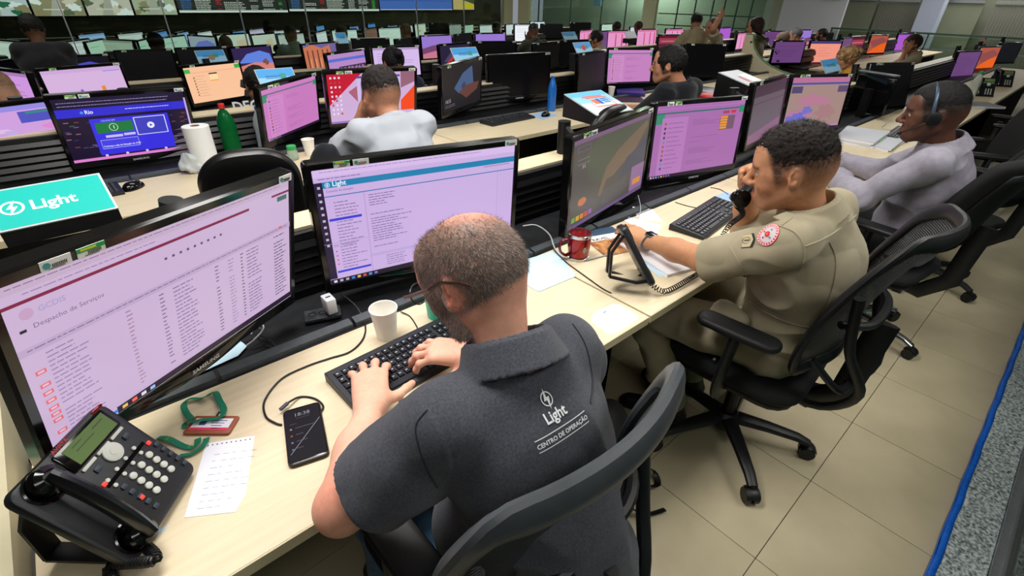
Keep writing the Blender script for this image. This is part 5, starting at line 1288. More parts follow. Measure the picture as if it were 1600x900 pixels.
    for q_ in 'LR':
        s_, e_, w_ = J['s'+q_], J['e'+q_], J['w'+q_]
        if cut_ <= 1:
            d = nrm(e_-s_); c_ = s_+(e_-s_)*cut_
            G.cap(s_, e_, .060, .060, .04, plane=(c_, d)); G.cap(s_+(e_-s_)*.4, e_, .064, .064, .03, plane=(c_, d)); G.ell(c_-d*.012, (.066, .066, .012), np.array(Vector(d).to_track_quat('Z', 'Y').to_matrix()), .005)
        else:
            d = nrm(w_-e_); c_ = e_+(w_-e_)*(cut_-1)
            G.cap(s_, e_, .060, .056, .04); G.cap(e_, w_, .056, .046, .03, plane=(c_, d)); G.ell(c_-d*.010, (.047, .047, .012), np.array(Vector(d).to_track_quat('Z', 'Y').to_matrix()), .005)
    nd = nrm(nk-(nb-UP*.05)); MN = np.array(Vector(nd).to_track_quat('Z', 'Y').to_matrix()); ca_ = nb-UP*.004
    cl = opt.get('collar', 'shirt')
    G.cap(ca_-nd*.006, ca_+nd*.12, .060, .064, .006, 'cut')
    if cl == 'shirt':
        G.ring(ca_-nd*.014, MN, .0735, .067, .050, .0042, .003); G.ring(ca_-nd*.022, MN, .092, .073, .052, .0045, .004); G.cap(ca_, ca_+nd*.12, .0630, .066, .004, 'cut')
        ft = nrm(YA); 
        G.cap(ca_+ft*.075-nd*.02, ca_+ft*.11+nd*.05, .014, .020, .008, 'cut')
    elif cl == 'crew': G.ring(ca_-nd*.020, MN, .072, .065, .024, .005, .004)
    elif cl == 'blazer':
        G.ring(ca_-nd*.030, MN, .100, .074, .056, .0055, .006); G.ring(ca_-nd*.018, MN, .080, .070, .050, .004, .004)
    if opt.get('pockets'):
        for p_, r_, m_ in opt['pockets']: G.ell(p_, r_, m_, .004)
    ccen = (ca_+nd*.01).astype(np.float32); am = opt.get('fold', .009)
    v2, q2 = G.mesh(disp=lambda v, n: folds(opt.get('seed', 3), am, opt.get('fsc', 8), (1, 1, 1.5))(v, n)*sstep(.09, .16, np.linalg.norm(v-ccen, axis=1)))
    np_mesh(opt.get('top_name', 'shirt'), v2, q2, opt['top'], o)
    if 'kL' in J:
        P = Field(allp.min(0)-.2, np.array([*(allp.max(0)[:2]+.2), pel[2]+.16]), .008); P.ell(pel, (.158, .13, .12), None, .05); leg_set(P, pel-XA*.085, J['kL'], J['aL'], pel+XA*.085, J['kR'], J['aR'], .014)
        v3, q3 = P.mesh(disp=folds(opt.get('seed', 3)+4, .011, 9)); np_mesh('trousers', v3, q3, opt['pants'], o)
        fd = nrm(A(*(J['kL']-pel)[:2], 0)); shoe(o, J['aL'], fd[:2], opt.get('shoe', 'shoe')); shoe(o, J['aR'], fd[:2], opt.get('shoe', 'shoe'))
    reorigin(o)
    return o, v2, q2, (v, q)
def seated(x, y, yaw=0, lean=8, hp=-15, hy=0, z=0, arms='desk', hr=0, sc=1.0):
    """joints of a seated person, pelvis over x, y, facing yaw (degrees, 0 = +y)"""
    M = rot3(0, yaw); Lr = rot3(-lean); O = A(x, y, z)
    B = lambda px, py, pz: O+M @ (A(0, 0, .55)+Lr @ (A(px, py, pz-.55)*sc))
    D = lambda px, py, pz: O+M @ A(px, py, pz)
    J = dict(pel=D(0, 0, .55), wst=B(0, .0, .70), che=B(0, .015, .88), nb=B(0, -.01, 1.055), sL=B(-.165, -.0, 1.0), sR=B(.165, -.0, 1.0), H=B(0, .055, 1.18), MH=M @ rot3(hp, hy, hr))
    f = math.sin(R_(lean))*.45
    if arms == 'desk': J.update(eL=D(-.23, .17+f, .80), eR=D(.23, .17+f, .80), wL=D(-.12, .40+f, .805), wR=D(.12, .40+f, .805), hL=D(-.09, .48+f, .81), hR=D(.09, .48+f, .81))
    if arms == 'lap': J.update(eL=D(-.24, .05+f, .76), eR=D(.24, .05+f, .76), wL=D(-.13, .28+f, .70), wR=D(.13, .28+f, .70), hL=D(-.09, .35+f, .70), hR=D(.09, .35+f, .70))
    if arms == 'chin': J.update(eL=D(-.20, .30+f, .80), eR=D(.22, .20+f, .80), wL=B(-.07, .16, 1.07), wR=D(.10, .42+f, .805), hL=B(-.05, .14, 1.13), hR=D(.05, .48+f, .81), nL=M @ A(-.6, .8, .2))
    if arms == 'ear': J.update(eL=B(-.26, .20, .92), eR=D(.22, .20+f, .80), wL=B(-.14, .14, 1.10), wR=D(.10, .42+f, .805), hL=B(-.11, .09, 1.17), hR=D(.05, .48+f, .81), nL=M @ A(-1, .2, .2))
    if arms == 'up': J.update(eL=B(-.36, .05, 1.18), eR=B(.36, .05, 1.18), wL=B(-.20, -.04, 1.33), wR=B(.20, -.04, 1.33), hL=B(-.12, -.05, 1.34), hR=B(.12, -.05, 1.34), nL=M @ A(0, -.3, 1), nR=M @ A(0, -.3, 1))
    if arms == 'hang': J.update(eL=B(-.23, .02, .76), eR=B(.23, .02, .76), wL=B(-.21, .10, .54), wR=B(.21, .10, .54), hL=B(-.20, .12, .46), hR=B(.20, .12, .46), nL=M @ A(-1, 0, 0), nR=M @ A(1, 0, 0))
    return J, D
# ---------------------------------------------------------------- officer on the phone
M_KHAKI = cloth('khaki_ripstop', (168, 158, 132), .10, 14, .35, 1500, (158, 148, 122))
XAo = nrm(A(.385, .02, 0))
Jo = dict(H=A(1.467, .477, 1.141), MH=rot3(-12, 24, 0), nb=A(1.505, .405, 1.035), che=A(1.535, .375, .86), wst=A(1.57, .365, .70), pel=A(1.60, .38, .55),
          sL=A(1.345, .385, .985), sR=A(1.69, .40, .985), eL=A(1.365, .60, .835), eR=A(1.76, .665, .80), wL=A(1.405, .845, .800), wR=A(1.60, .63, 1.030), hL=A(1.425, .925, .806), hR=A(1.555, .615, 1.095),
          nL=A(-.05, -.1, 1), nR=A(.8, .5, .1), kL=A(1.40, .80, .54), aL=A(1.50, .66, .11), kR=A(1.74, .84, .54), aR=A(1.72, .70, .11))
ofc, vO, qO, (vB, qB) = figure('officer in khaki uniform holding a black handset to his ear', Jo, dict(vox=.0036, skin=(206, 152, 114), skin2=(188, 132, 98), hair=(34, 27, 24), style='fade', thick=.010, hamp=.0035, hsc=110, strands=9000, top=M_KHAKI, pants=M_KHAKI, sleeve=.93, collar='shirt', beard=.75,
    fold=.013, fsc=7.5, seed=6.1, slack=1.08, shoe='boot', curlL=[(10, 16, 10)]*4, curlR=[(50, 60, 30)]*4, top_name='uniform_shirt', lip=(176, 104, 92),
    pockets=[(A(1.40, .50, .66), (.012, .06, .05), rot3(10, 14))]))
bO = bvh_of(vO, qO)
def on_shirt(bvh, px, py):
    d = (un(px, py, z=.2)-Vector((0, 0, CAM_H))).normalized(); h = bvh.ray_cast(Vector((0, 0, CAM_H)), d); return h[0], h[1]
# round red shoulder patch and rank patch
P0, N0 = on_shirt(bO, 1200, 366)
if P0 is not None:
    n_ = Vector(N0); n_ = n_ if n_.dot(Vector((0, 0, CAM_H))-P0) > 0 else -n_
    ax = Vector(Jo['eL']-Jo['sL']).normalized(); ax = (ax-n_*ax.dot(n_)).normalized(); up = n_.cross(ax); 
    mb = MB(); mb.M = frame(P0, -up.cross(n_) if False else ax.cross(n_)*-1 if False else up, n_.cross(up))
    def disc(r0, r1, col, z, n=28):
        for i in range(n):
            a, b = 2*PI*i/n, 2*PI*(i+1)/n
            mb.add([(r0*math.cos(a), r0*math.sin(a), z), (r1*math.cos(a), r1*math.sin(a), z), (r1*math.cos(b), r1*math.sin(b), z), (r0*math.cos(b), r0*math.sin(b), z)], [(0, 1, 2, 3)], col)
    mb2 = mb; disc(.0, .023, (206, 200, 206), 0); disc(.023, .032, (226, 58, 76), 0)
    lay1 = MB(); lay1.M = mb.M; mb = lay1; disc(0, .008, (214, 50, 50), 0, 10); disc(.0245, .0255, (250, 235, 235), 0); disc(.030, .031, (250, 235, 235), 0)
    for i in range(22):
        a = 2*PI*i/22; mb.add([(r*math.cos(a+t), r*math.sin(a+t), 0) for r, t in ((.0262, 0), (.0292, 0), (.0292, .10), (.0262, .10))], [(0, 1, 2, 3)], (250, 240, 240))
    for a in (.5, 2.3, 3.9, 5.2): mb.add([(.015*math.cos(a)+.004*math.cos(t), .015*math.sin(a)+.004*math.sin(t), 0) for t in (0, 2.1, 4.2)], [(0, 1, 2)], (190, 60, 60) if a > 3 else (120, 116, 120))
    mb.add([(.003*math.cos(t), .003*math.sin(t), 0) for t in (0, 1.5, 3, 4.5)], [(0, 1, 2, 3)], (240, 200, 60))
    dn = -n_
    decal_mb(mb2, bO, dn, .0022); pa = mb2.build('shoulder_patch', M_LABEL, ofc, smooth=False, attr=True); pa['label'] = 'round red and white embroidered patch'
    decal_mb(lay1, bO, dn, .0034); lay1.build('patch_emblem', M_LABEL, pa, smooth=False, attr=True)
    P1, N1 = on_shirt(bO, 1168, 376)
    r = MB(); r.M = frame(P1, up, n_.cross(up)); r.add([(-.022, -.014, 0), (.022, -.014, 0), (.022, .014, 0), (0, .022, 0), (-.022, .014, 0)], [(0, 1, 2, 3, 4)], (34, 32, 28))
    r2 = MB(); r2.M = r.M; r2.add([(-.020, -.0125, 0), (.020, -.0125, 0), (.020, .0085, 0), (0, .0165, 0), (-.020, .0085, 0)], [(0, 1, 2, 3, 4)], (188, 172, 134))
    r3 = MB(); r3.M = r.M
    for i in range(16):
        a, b = 2*PI*i/16, 2*PI*(i+1)/16; r3.add([(.009*math.cos(a), .0095*math.sin(a)-.001, 0), (.0103*math.cos(a), .0108*math.sin(a)-.001, 0), (.0103*math.cos(b), .0108*math.sin(b)-.001, 0), (.009*math.cos(b), .0095*math.sin(b)-.001, 0)], [(0, 1, 2, 3)], (40, 38, 32))
    r3.add([(-.001, -.007, 0), (.0012, -.007, 0), (.002, .006, 0), (-.002, .006, 0)], [(0, 1, 2, 3)], (40, 38, 32)); r3.add([(-.02, .0125, 0), (0, .0205, 0), (.02, .0125, 0), (.02, .0105, 0), (0, .0185, 0), (-.02, .0105, 0)], [(0, 1, 4, 5), (1, 2, 3, 4)], (30, 28, 26))
    decal_mb(r, bO, dn, .0016); rp = r.build('rank_patch', M_LABEL, ofc, smooth=False, attr=True); decal_mb(r2, bO, dn, .0026); r2.build('patch_field', M_LABEL, rp, smooth=False, attr=True); decal_mb(r3, bO, dn, .0034); r3.build('patch_emblem', M_LABEL, rp, smooth=False, attr=True)
    # seams: yoke, shoulder and side seams with a raised welt
    for pts in ([(1258, 385), (1290, 372), (1320, 352), (1338, 336)], [(1215, 352), (1240, 362), (1254, 380), (1257, 405), (1248, 425)], [(1296, 378), (1306, 405), (1303, 440), (1290, 480), (1272, 505)], [(1168, 435), (1150, 402), (1140, 385)], [(1238, 340), (1222, 352)], [(1170, 470), (1200, 490), (1245, 508), (1285, 512)]):
        W = [on_shirt(bO, *p_)[0] for p_ in pts]; W = [w_ for w_ in W if w_ is not None]
        if len(W) > 1:
            Q = spline(W, 8); Z = []
            for w_ in Q:
                d = (w_-Vector((0, 0, CAM_H))).normalized(); h = bO.ray_cast(Vector((0, 0, CAM_H)), d)
                if h[0] is not None: Z.append(h[0]-d*.0006)
            if len(Z) > 2: MB().tube(Z, .0022, 6).build('seam', M_KHAKI, ofc)
    # shoulder strap
    S0 = [on_shirt(bO, *p_) for p_ in ((1215, 345), (1232, 338), (1250, 328), (1262, 321))]
    Q = [s_[0] for s_ in S0 if s_[0] is not None]
    if len(Q) > 2: MB().tube([q_+Vector((0, 0, .003)) for q_ in spline(Q, 5)], .020, 8, flat=(1, .14), up=(0, 0, 1)).build('shoulder_strap', M_KHAKI, ofc)
# smart watch
wv = nrm(Jo['hL']-Jo['wL']); Wc = Vector(Jo['wL']-wv*.012); wch = thing_part('smart_watch', ofc)
MW = frame(Wc, np.cross(wv, (0, 0, 1)), wv)
m = MB(); m.M = MW; m.tube([(.031*math.cos(t), 0, .026*math.sin(t)) for t in [2*PI*i/20 for i in range(20)]], .010, 8, closed=True, flat=(1.1, .22), up=(0, 1, 0)); m.build('strap', mat('grey_watch_strap', (128, 130, 134), .5), wch)
m = MB(); m.M = MW; m.rbox(-.017, .017, -.020, .020, .022, .034, .008, 3, .004); m.build('watch_case', mat('silver_case', (150, 150, 154), .3, .8), wch)
m = MB(); m.M = MW; m.rbox(-.015, .015, -.018, .018, .033, .0352, .007, 3, .001); m.build('dial', M_GLOSS, wch)
# handset held to the ear
def handset(label, M, parent=None, L=.205, k=1.0):
    o = thing('telephone_handset', label, 'handset', M=M)
    m = MB(); m.tube(spline([(0, -L/2+.01, .006), (0, -L/4, .018*k), (0, 0, .022*k), (0, L/4, .018*k), (0, L/2-.01, .006)], 6), .0165*k, 12, flat=(1.45, .72), up=(1, 0, 0)); m.build('grip', mat('handset_plastic', (26, 28, 32), .24, coat=.3), o)
    for s in (-1, 1):
        m = MB(); m.lathe([(.016*k, .016*k), (.026*k, .008*k), (.0285*k, -.004*k), (.0275*k, -.014*k), (.018*k, -.017*k)], 22, at=(0, s*L*.42, -.002)); m.build('earpiece' if s > 0 else 'mouthpiece', M_GLOSS, o)
    return o
HO, MO = Jo['H'], Jo['MH']
ear = Vector(HO+MO @ A(.100, -.005, .0)); mth = Vector(HO+MO @ A(.012, .128, -.088)); ydir = (ear-mth).normalized(); out = Vector(MO @ A(.8, .7, -.1)); out = (out-ydir*out.dot(ydir)).normalized()
hs_o = handset('black telephone handset at the officer\'s mouth', frame((ear+mth)/2+out*.004, ydir.cross(out), ydir))

reorigin(ofc)
# ---------------------------------------------------------------- man in the grey blazer
M_BLAZ = cloth('grey_blazer_wool', (146, 142, 154), .08, 40, .25, 900, (136, 132, 144))
Jb = dict(H=A(2.73, .415, 1.150), MH=rot3(-6, 20, 0), nb=A(2.77, .345, 1.04), che=A(2.80, .325, .87), wst=A(2.82, .33, .70), pel=A(2.84, .33, .55), sL=A(2.60, .325, .985), sR=A(2.95, .34, .985), eL=A(2.52, .51, .80), eR=A(3.07, .57, .80),
          wL=A(2.79, .70, .80), wR=A(3.10, .80, .80), hL=A(2.86, .755, .808), hR=A(3.06, .875, .808), kL=A(2.68, .80, .54), aL=A(2.70, .66, .11), kR=A(2.98, .80, .54), aR=A(2.98, .66, .11))
bz_o, vZ, qZ, _ = figure('man in grey blazer with black headset typing at the nearest row', Jb, dict(vox=.005, skin=(106, 70, 52), skin2=(84, 54, 42), hair=(14, 12, 12), style='fade', thick=.010, hamp=.002, hsc=160, top=M_BLAZ, pants=cloth('dark_trousers', (30, 30, 34)), sleeve=1.88, collar='blazer', beard=.5, fold=.012, fsc=7, seed=9.2, slack=1.08, top_name='blazer', lip=(120, 72, 66)))
def headset(H, MH, parent, s=1.0, name='headset', side=-1):
    T = lambda x, y, z: Vector(H+MH @ (A(x, y, z)*s)); g = thing_part(name, parent)
    m = MB(); m.tube([T(.094*math.cos(t), .018, .0+.124*math.sin(t)) for t in [R_(-2+184*i/24) for i in range(25)]], .0045, 6, flat=(1.6, .5)); m.build('headband', mat('steel_blue_band', (70, 84, 104), .3, .4), g)
    for q in (-1, 1): m = MB(); m.M = frame(T(q*.092, .010, -.004), MH @ A(0, 1, 0), MH @ A(0, 0, 1)); m.rbox(-.026, .026, -.028, .028, -.014, .014, .024, 5, .007); m.build('ear_cushion', M_BLACK, g)
    m = MB(); m.tube([T(side*.098, .02, -.012), T(side*.092, .07, -.045), T(side*.06, .105, -.068)], .003, 6); m.ell(T(side*.06, .105, -.068), (.008, .008, .008), 8, 6); m.build('microphone_arm', M_BLACK, g)
headset(Jb['H'], Jb['MH'], bz_o); reorigin(bz_o)

# ---------------------------------------------------------------- second row
M_WHITE = cloth('white_cotton_tee', (178, 183, 192), .03, 20, .2, 1200)
J, D = seated(1.13, 2.02, 2, 14, -10, 0, arms='chin'); J['H'] = A(1.13, 2.22, 1.125); J['MH'] = rot3(-8, 2)
figure('man in white tee with fade haircut, back to us in the second row', J, dict(vox=.006, skin=(196, 140, 110), skin2=(176, 120, 92), hair=(38, 32, 30), style='fade', thick=.010, top=M_WHITE, pants=cloth('dark_trousers'), sleeve=.80, collar='crew', fold=.010, slack=1.15, seed=2, fat=1.08, top_name='tee_shirt'))
M_BLKS = cloth('black_sweater', (26, 28, 34), .2, 30, .3, 700)
J, D = seated(3.22, 1.86, -2, 6, -4, 14, arms='desk'); J['H'] = A(3.16, 1.99, 1.155); J['MH'] = rot3(-4, 30)
figure('man in black sweater in profile in the second row', J, dict(vox=.007, skin=(190, 134, 104), hair=(16, 14, 15), style='full', thick=.012, top=M_BLKS, pants=cloth('dark_trousers'), sleeve=1.9, collar='crew', seed=12, top_name='sweater'))

# ---------------------------------------------------------------- people further back
def far(label, px, py, Y, skin, hair, style, top, yaw=0, hy=0, arms='desk', dz=0, vox=.012, lean=8, hp=-10, stand=False, **kw):
    c = un(px, py, Y=Y) if Y is not None else None
    J, D = seated(0, 0, yaw, lean, hp, hy, arms=arms)
    sh = A(c.x, c.y, c.z)-J['H']
    for k in J:
        if k != 'MH': J[k] = J[k]+sh
    if stand:
        J['kL'] = J['pel']+rot3(0, yaw) @ A(-.10, .03, -.42); J['kR'] = J['pel']+rot3(0, yaw) @ A(.10, .03, -.42); J['aL'] = J['pel']+rot3(0, yaw) @ A(-.11, 0, -.85); J['aR'] = J['pel']+rot3(0, yaw) @ A(.11, 0, -.85)
    r = figure(label, J, dict(vox=vox, skin=skin, hair=hair, style=style, top=top, pants=cloth('dark_trousers', (30, 30, 34)), seed=px*.01, fold=.006, **kw))
    return r[0], J, r[1], r[2]
DK = cloth('dark_jacket', (34, 34, 38), .2, 20); KH = M_KHAKI; GR = cloth('grey_shirt', (150, 150, 146)); NV = cloth('navy_shirt', (26, 34, 60)); YE = cloth('yellow_top', (204, 150, 50)); DG = cloth('dark_green_shirt', (48, 54, 44)); BL = cloth('black_jacket', (20, 20, 24))
br, dk = (186, 132, 104), (112, 76, 58)
far('large dark jacketed figure turned away at the upper left', 51, 44, 6.75, dk, (22, 22, 20), 'full', DK, lean=4, fat=1.25, s=1.1, slack=1.1, sleeve=1.9, collar='crew')
far('person with tied black hair and headset before the bright lilac monitor', 614, 98, 4.05, br, (20, 18, 20), 'bun', NV, vox=.009, sleeve=1.9, collar='crew')
nj, _j, vj, qj = far('person in a navy jersey with white letters, left of the pink chat monitor', 404, 134, 3.75, br, (20, 18, 18), 'full', NV, lean=14, hp=-25, vox=.009, sleeve=.8, collar='crew')
bj = bvh_of(vj, qj); hj = bj.ray_cast(Vector((0, 0, CAM_H)), (un(376, 166, z=.2)-Vector((0, 0, CAM_H))).normalized())
if hj[0] is not None:
    m = MB(); m.M = frame(hj[0], (1, 0, 0), (0, .2, 1)); m.text('DEG', -.05, -.03, 0, .085, bold=True); dd = (hj[0]-Vector((0, 0, CAM_H))).normalized(); m.v = [p_-dd*.012 for p_ in m.v]; m.build('jersey_lettering', mat('white_print'), nj, smooth=False, solid=.002); reorigin(nj)
far('person with short hair cut off by the left edge of the picture', -2, 150, 3.70, (200, 150, 120), (120, 90, 70), 'fade', GR, vox=.009)
far('dark haired head before the green map monitor', 244, 68, 7.75, dk, (22, 20, 20), 'full', DK, sleeve=1.9)
far('bald head before the white map monitor', 353, 70, 7.75, (176, 120, 92), (90, 70, 60), 'bald', DK, sleeve=1.9)
far('round short haired head before the white grey monitor', 454, 55, 7.8, (150, 104, 80), (50, 40, 34), 'fade', GR, sleeve=1.9)
far('small brown haired head behind the round short haired one', 477, 53, 9.5, dk, (60, 44, 34), 'full', DK, sleeve=1.9)
far('dark head at the left of the grey white monitor pair', 419, 45, 9.5, dk, (24, 20, 20), 'full', DK, sleeve=1.9)
far('shaved head before the white fifth row monitor', 534, 54, 7.8, (150, 104, 80), (60, 46, 38), 'fade', GR, sleeve=1.9)
far('brown haired head right of the blank white monitor', 634, 50, 7.8, (160, 110, 84), (96, 70, 50), 'fade', DK, sleeve=1.9)
far('dark head before the small white monitor by the pillar', 775, 44, 9.4, dk, (22, 20, 20), 'full', DK, sleeve=1.9)
far('short haired man in dark shirt leaning on his arm before the bright white monitor', 833, 50, 6.6, dk, (26, 24, 22), 'fade', DG, yaw=-20, sleeve=.8, arms='chin')
far('dark haired man in pale shirt looking down behind the plug picture sign', 930, 62, 5.2, br, (20, 18, 18), 'full', GR, yaw=20, hy=20, sleeve=1.9)
far('head before the pale teal monitor at the glazing', 963, 43, 7.9, dk, (26, 22, 22), 'full', DK, sleeve=1.9)
far('head right of the pale teal monitor at the glazing', 997, 42, 7.9, dk, (60, 36, 30), 'full', DK, sleeve=1.9)
far('officer with dark hair bent beside the stretching colleague', 1088, 33, 4.6, br, (24, 22, 22), 'full', KH, yaw=-30, hy=-20, sleeve=.9)
far('officer with grey hair stretching both arms overhead', 1113, 43, 4.0, br, (70, 64, 60), 'full', KH, yaw=30, hy=40, arms='up', sleeve=.7)
far('woman officer with a dark brown bob standing in the aisle', 1180, 42, 3.55, br, (42, 24, 22), 'bob', KH, yaw=20, arms='hang', lean=2, stand=True, sleeve=.9)
far('grey blond head bent below the white wall', 1222, 62, 3.9, br, (130, 112, 96), 'full', GR, yaw=10, sleeve=1.9)
far('grey capped head below the white wall', 1243, 55, 4.2, br, (96, 92, 98), 'full', GR, yaw=10, sleeve=1.9)
far('dark head with headset below the exit sign', 1283, 55, 4.2, (150, 104, 84), (28, 22, 24), 'full', DK, yaw=20, sleeve=1.9)
far('blond woman with glasses and gathered curls behind the row end', 1322, 92, 2.05, (206, 150, 120), (120, 88, 56), 'bun', YE, yaw=20, hy=20, vox=.009, hi=(196, 160, 110), thick=.02, hamp=.012, sleeve=1.9)
far('woman officer phoning with brown hair before the bright violet monitor', 1424, 70, 1.98, (196, 140, 112), (56, 38, 32), 'full', KH, yaw=25, hy=25, arms='ear', vox=.009, thick=.02, sleeve=.9)
# ================================================================ THINGS ON THE DESKS
ZD = .7403
def dk_(px, py, z=ZD): return un(px, py, z=z)
def sheet(name, label, cat, pts, m, z=ZD, th=.0006, curl=0, group=None, back=None):
    P = [un(x, y, z=z) for x, y in pts]; c = sum(P, Vector())/len(P)
    mb = MB(); mb.prism([(p.x-c.x, p.y-c.y) for p in P], 0, th)
    o = mb.build(name, m, smooth=False); o.location = (c.x, c.y, z); tag(o, label, cat, group); return o, c
def prints(o, c, rows, m, name='printed_lines', z=ZD+.0009):
    """ink on a sheet: rows of (px0, py0, px1, py1, thickness)"""
    mb = MB()
    for x0, y0, x1, y1, t in rows:
        a, b = un(x0, y0, z=z)-c, un(x1, y1, z=z)-c; n = Vector((-(b-a).y, (b-a).x, 0)).normalized()*t/2; a.z = b.z = z-ZD
        mb.add([a-n, b-n, b+n, a+n], [(0, 1, 2, 3)])
    return mb.build(name, m, o, smooth=False)
INK = mat('blue_grey_ink', (120, 128, 158), .7); INKD = mat('dark_ink', (50, 50, 56), .7)
def keyboard(label, x, y, rz, w=.44, d=.145, big=False, col=(26, 28, 32), z=ZD):
    o = thing('keyboard', label, 'keyboard', (x, y, z), rz)
    kb = mat('keyboard_black', (30, 32, 37), .45, var=.15, bump=.1); kc = mat('keycap_%d_%d_%d' % col, col, .4, bump=.05); lg = mat('key_legend', (190, 196, 205), .5)
    m = MB(); P = [(-d/2, 0), (-d/2, .012), (-d/2+.01, .015), (d/2-.006, .027), (d/2, .024), (d/2, 0)]; m.add([(-w/2, a, b) for a, b in P]+[(w/2, a, b) for a, b in P], [tuple(range(6)), tuple(range(11, 5, -1))]+[(i, 6+i, 6+(i+1) % 6, (i+1) % 6) for i in range(6)]); m.build('keyboard_body', kb, o, bevel=.002, smooth=False)
    lay = [[(i*1.0, 1) for i in range(15)], [(i*1.0, 1) for i in range(13)]+[(13, 2)], [(0, 1.5)]+[(1.5+i, 1) for i in range(12)]+[(13.5, 1.5)], [(0, 1.8)]+[(1.8+i, 1) for i in range(11)]+[(12.8, 2.2)], [(0, 2.2)]+[(2.2+i, 1) for i in range(10)]+[(12.2, 2.8)], [(0, 1.4), (1.5, 1.2), (2.8, 1.2), (4.1, 5.8), (10, 1.2), (11.3, 1.2), (12.6, 2.3)]]
    nav = [[(15.4+i, 1) for i in range(3)]]*3+[[]]+[[(16.4, 1)], [(15.4, 1), (16.4, 1), (17.4, 1)]]; num = [[(18.8+i, 1) for i in range(4)]]*5+[[(18.8, 2), (20.8, 1), (21.8, 1)]]
    u = (w-.024)/22.9; rows = 6; cache = {}; stuff = MB(); ru = (d-.026)/6.2
    first = True; leg = MB()
    for r in range(6):
        yy_ = d/2-.016-ru*(r+.15)-ru*.5; zz = .015+(yy_+d/2-.01)/(d-.016)*.012
        for (k, wd) in lay[r]+nav[r]+num[r]:
            xx = -w/2+.012+u*(k+wd/2); key = round(wd, 1)
            def cap_(mm):
                a, b = u*wd/2-.0011, ru/2-.0011; mm.add([(-a, -b, -.001), (a, -b, -.001), (a, b, -.001), (-a, b, -.001), (-a+.0022, -b+.002, .0042), (a-.0022, -b+.002, .0042), (a-.0022, b-.0016, .0042), (-a+.0022, b-.0016, .0042)], [(4, 5, 6, 7), (0, 1, 5, 4), (1, 2, 6, 5), (2, 3, 7, 6), (3, 0, 4, 7)])
            if big:
                if key not in cache: mm = MB(); cap_(mm); ko = mm.build('key', kc, o, smooth=False); cache[key] = ko
                else: ko = cache[key].copy(); C.objects.link(ko)
                ko.location = (xx, yy_, zz)
            else: stuff.M = Matrix.Translation((xx, yy_, zz)); cap_(stuff)
            if wd < 3: leg.add([(xx-u*.18, yy_-.0005, zz+.0045), (xx+u*.10, yy_-.0005, zz+.0045), (xx+u*.10, yy_+.0022, zz+.0045), (xx-u*.18, yy_+.0022, zz+.0045)], [(0, 1, 2, 3)])
    if not big: stuff.build('keycaps', kc, o, smooth=False, kind='stuff')
    leg.build('key_legends', lg, o, smooth=False, kind='stuff')
    return o
def mouse(label, x, y, rz, s=1.0, z=ZD):
    o = thing('mouse', label, 'mouse', (x, y, z), rz)
    m = MB(); m.grid(lambda u, v: (lambda a, b: (.031*s*math.sin(a)*math.cos(b)*(1-.12*math.cos(a*1)), .055*s*math.cos(a), max(0, .034*s*math.sin(a)**.8*math.sin(b)*(1-.25*math.cos(a)))))(PI*v, PI*u), 16, 18); m.build('shell', M_GLOSS, o)
    m = MB(); m.cyl((-.004, .03*s, .027*s), (.004, .03*s, .027*s), .008*s, n=12); m.build('wheel', M_STRIP, o); return o
def cable(label, pts, r=.0022, m=M_BLACK, name='cable', cat='cable', z=None, pz=False):
    P = [un(p[0], p[1], z=(p[2] if len(p) > 2 else ZD+r)) for p in pts] if not pz else [Vector(p) for p in pts]
    mb = MB(); mb.tube(spline(P, 8), r, 8); o = mb.build(name, m); return tag(o, label, cat)
def cup(label, x, y, r0=.026, r1=.036, h=.092, col=(250, 247, 238), z=ZD, name='paper_cup'):
    o = thing(name, label, 'cup', (x, y, z)); m = MB(); pc = mat('cup_%d' % col[2], col, .55, sss=.05, var=.02)
    m.lathe([(r0*.9, .004), (r0, 0), (r1, h), (r1-.001, h), (r0-.0015, .006), (.0001, .006)], 32); m.build('cup_wall', pc, o)
    m = MB(); m.tube([(r1*math.cos(t), r1*math.sin(t), h) for t in [2*PI*i/32 for i in range(32)]], .0018, 6, closed=True); m.build('rolled_rim', pc, o); return o
def bottle(label, x, y, h, r, col, cap, name='bottle', glass=True, neck=.012, z=ZD, water=None):
    o = thing(name, label, 'bottle', (x, y, z)); g = (mat('bottle_plastic_%d%d' % (col[0], col[1]), col, .16, trans=.55, ior=1.15) if glass else mat('bottle_metal_%d' % col[2], col, .3, .15, coat=.4))
    P = [(r*.8, 0), (r, .006), (r, h*.18), (r*.94, h*.22), (r, h*.27), (r*.97, h*.40), (r*.93, h*.45), (r, h*.52), (r, h*.62), (r*.85, h*.74), (r*.5, h*.86), (neck, h*.90), (neck, h*.95)] if glass else [(r*.95, 0), (r, .005), (r, h*.62), (r*.92, h*.72), (r*.6, h*.86), (neck*1.3, h*.92), (neck*1.3, h*.94)]
    m = MB(); m.lathe(P, 24); m.build('bottle_body', g, o)
    m = MB(); m.lathe([(neck*1.25, h*.92), (neck*1.3, h*.925), (neck*1.3, h*.99), (neck*1.1, h)], 18); m.build('cap', mat('cap_%d_%d' % (cap[0], cap[2]), cap, .4), o); return o

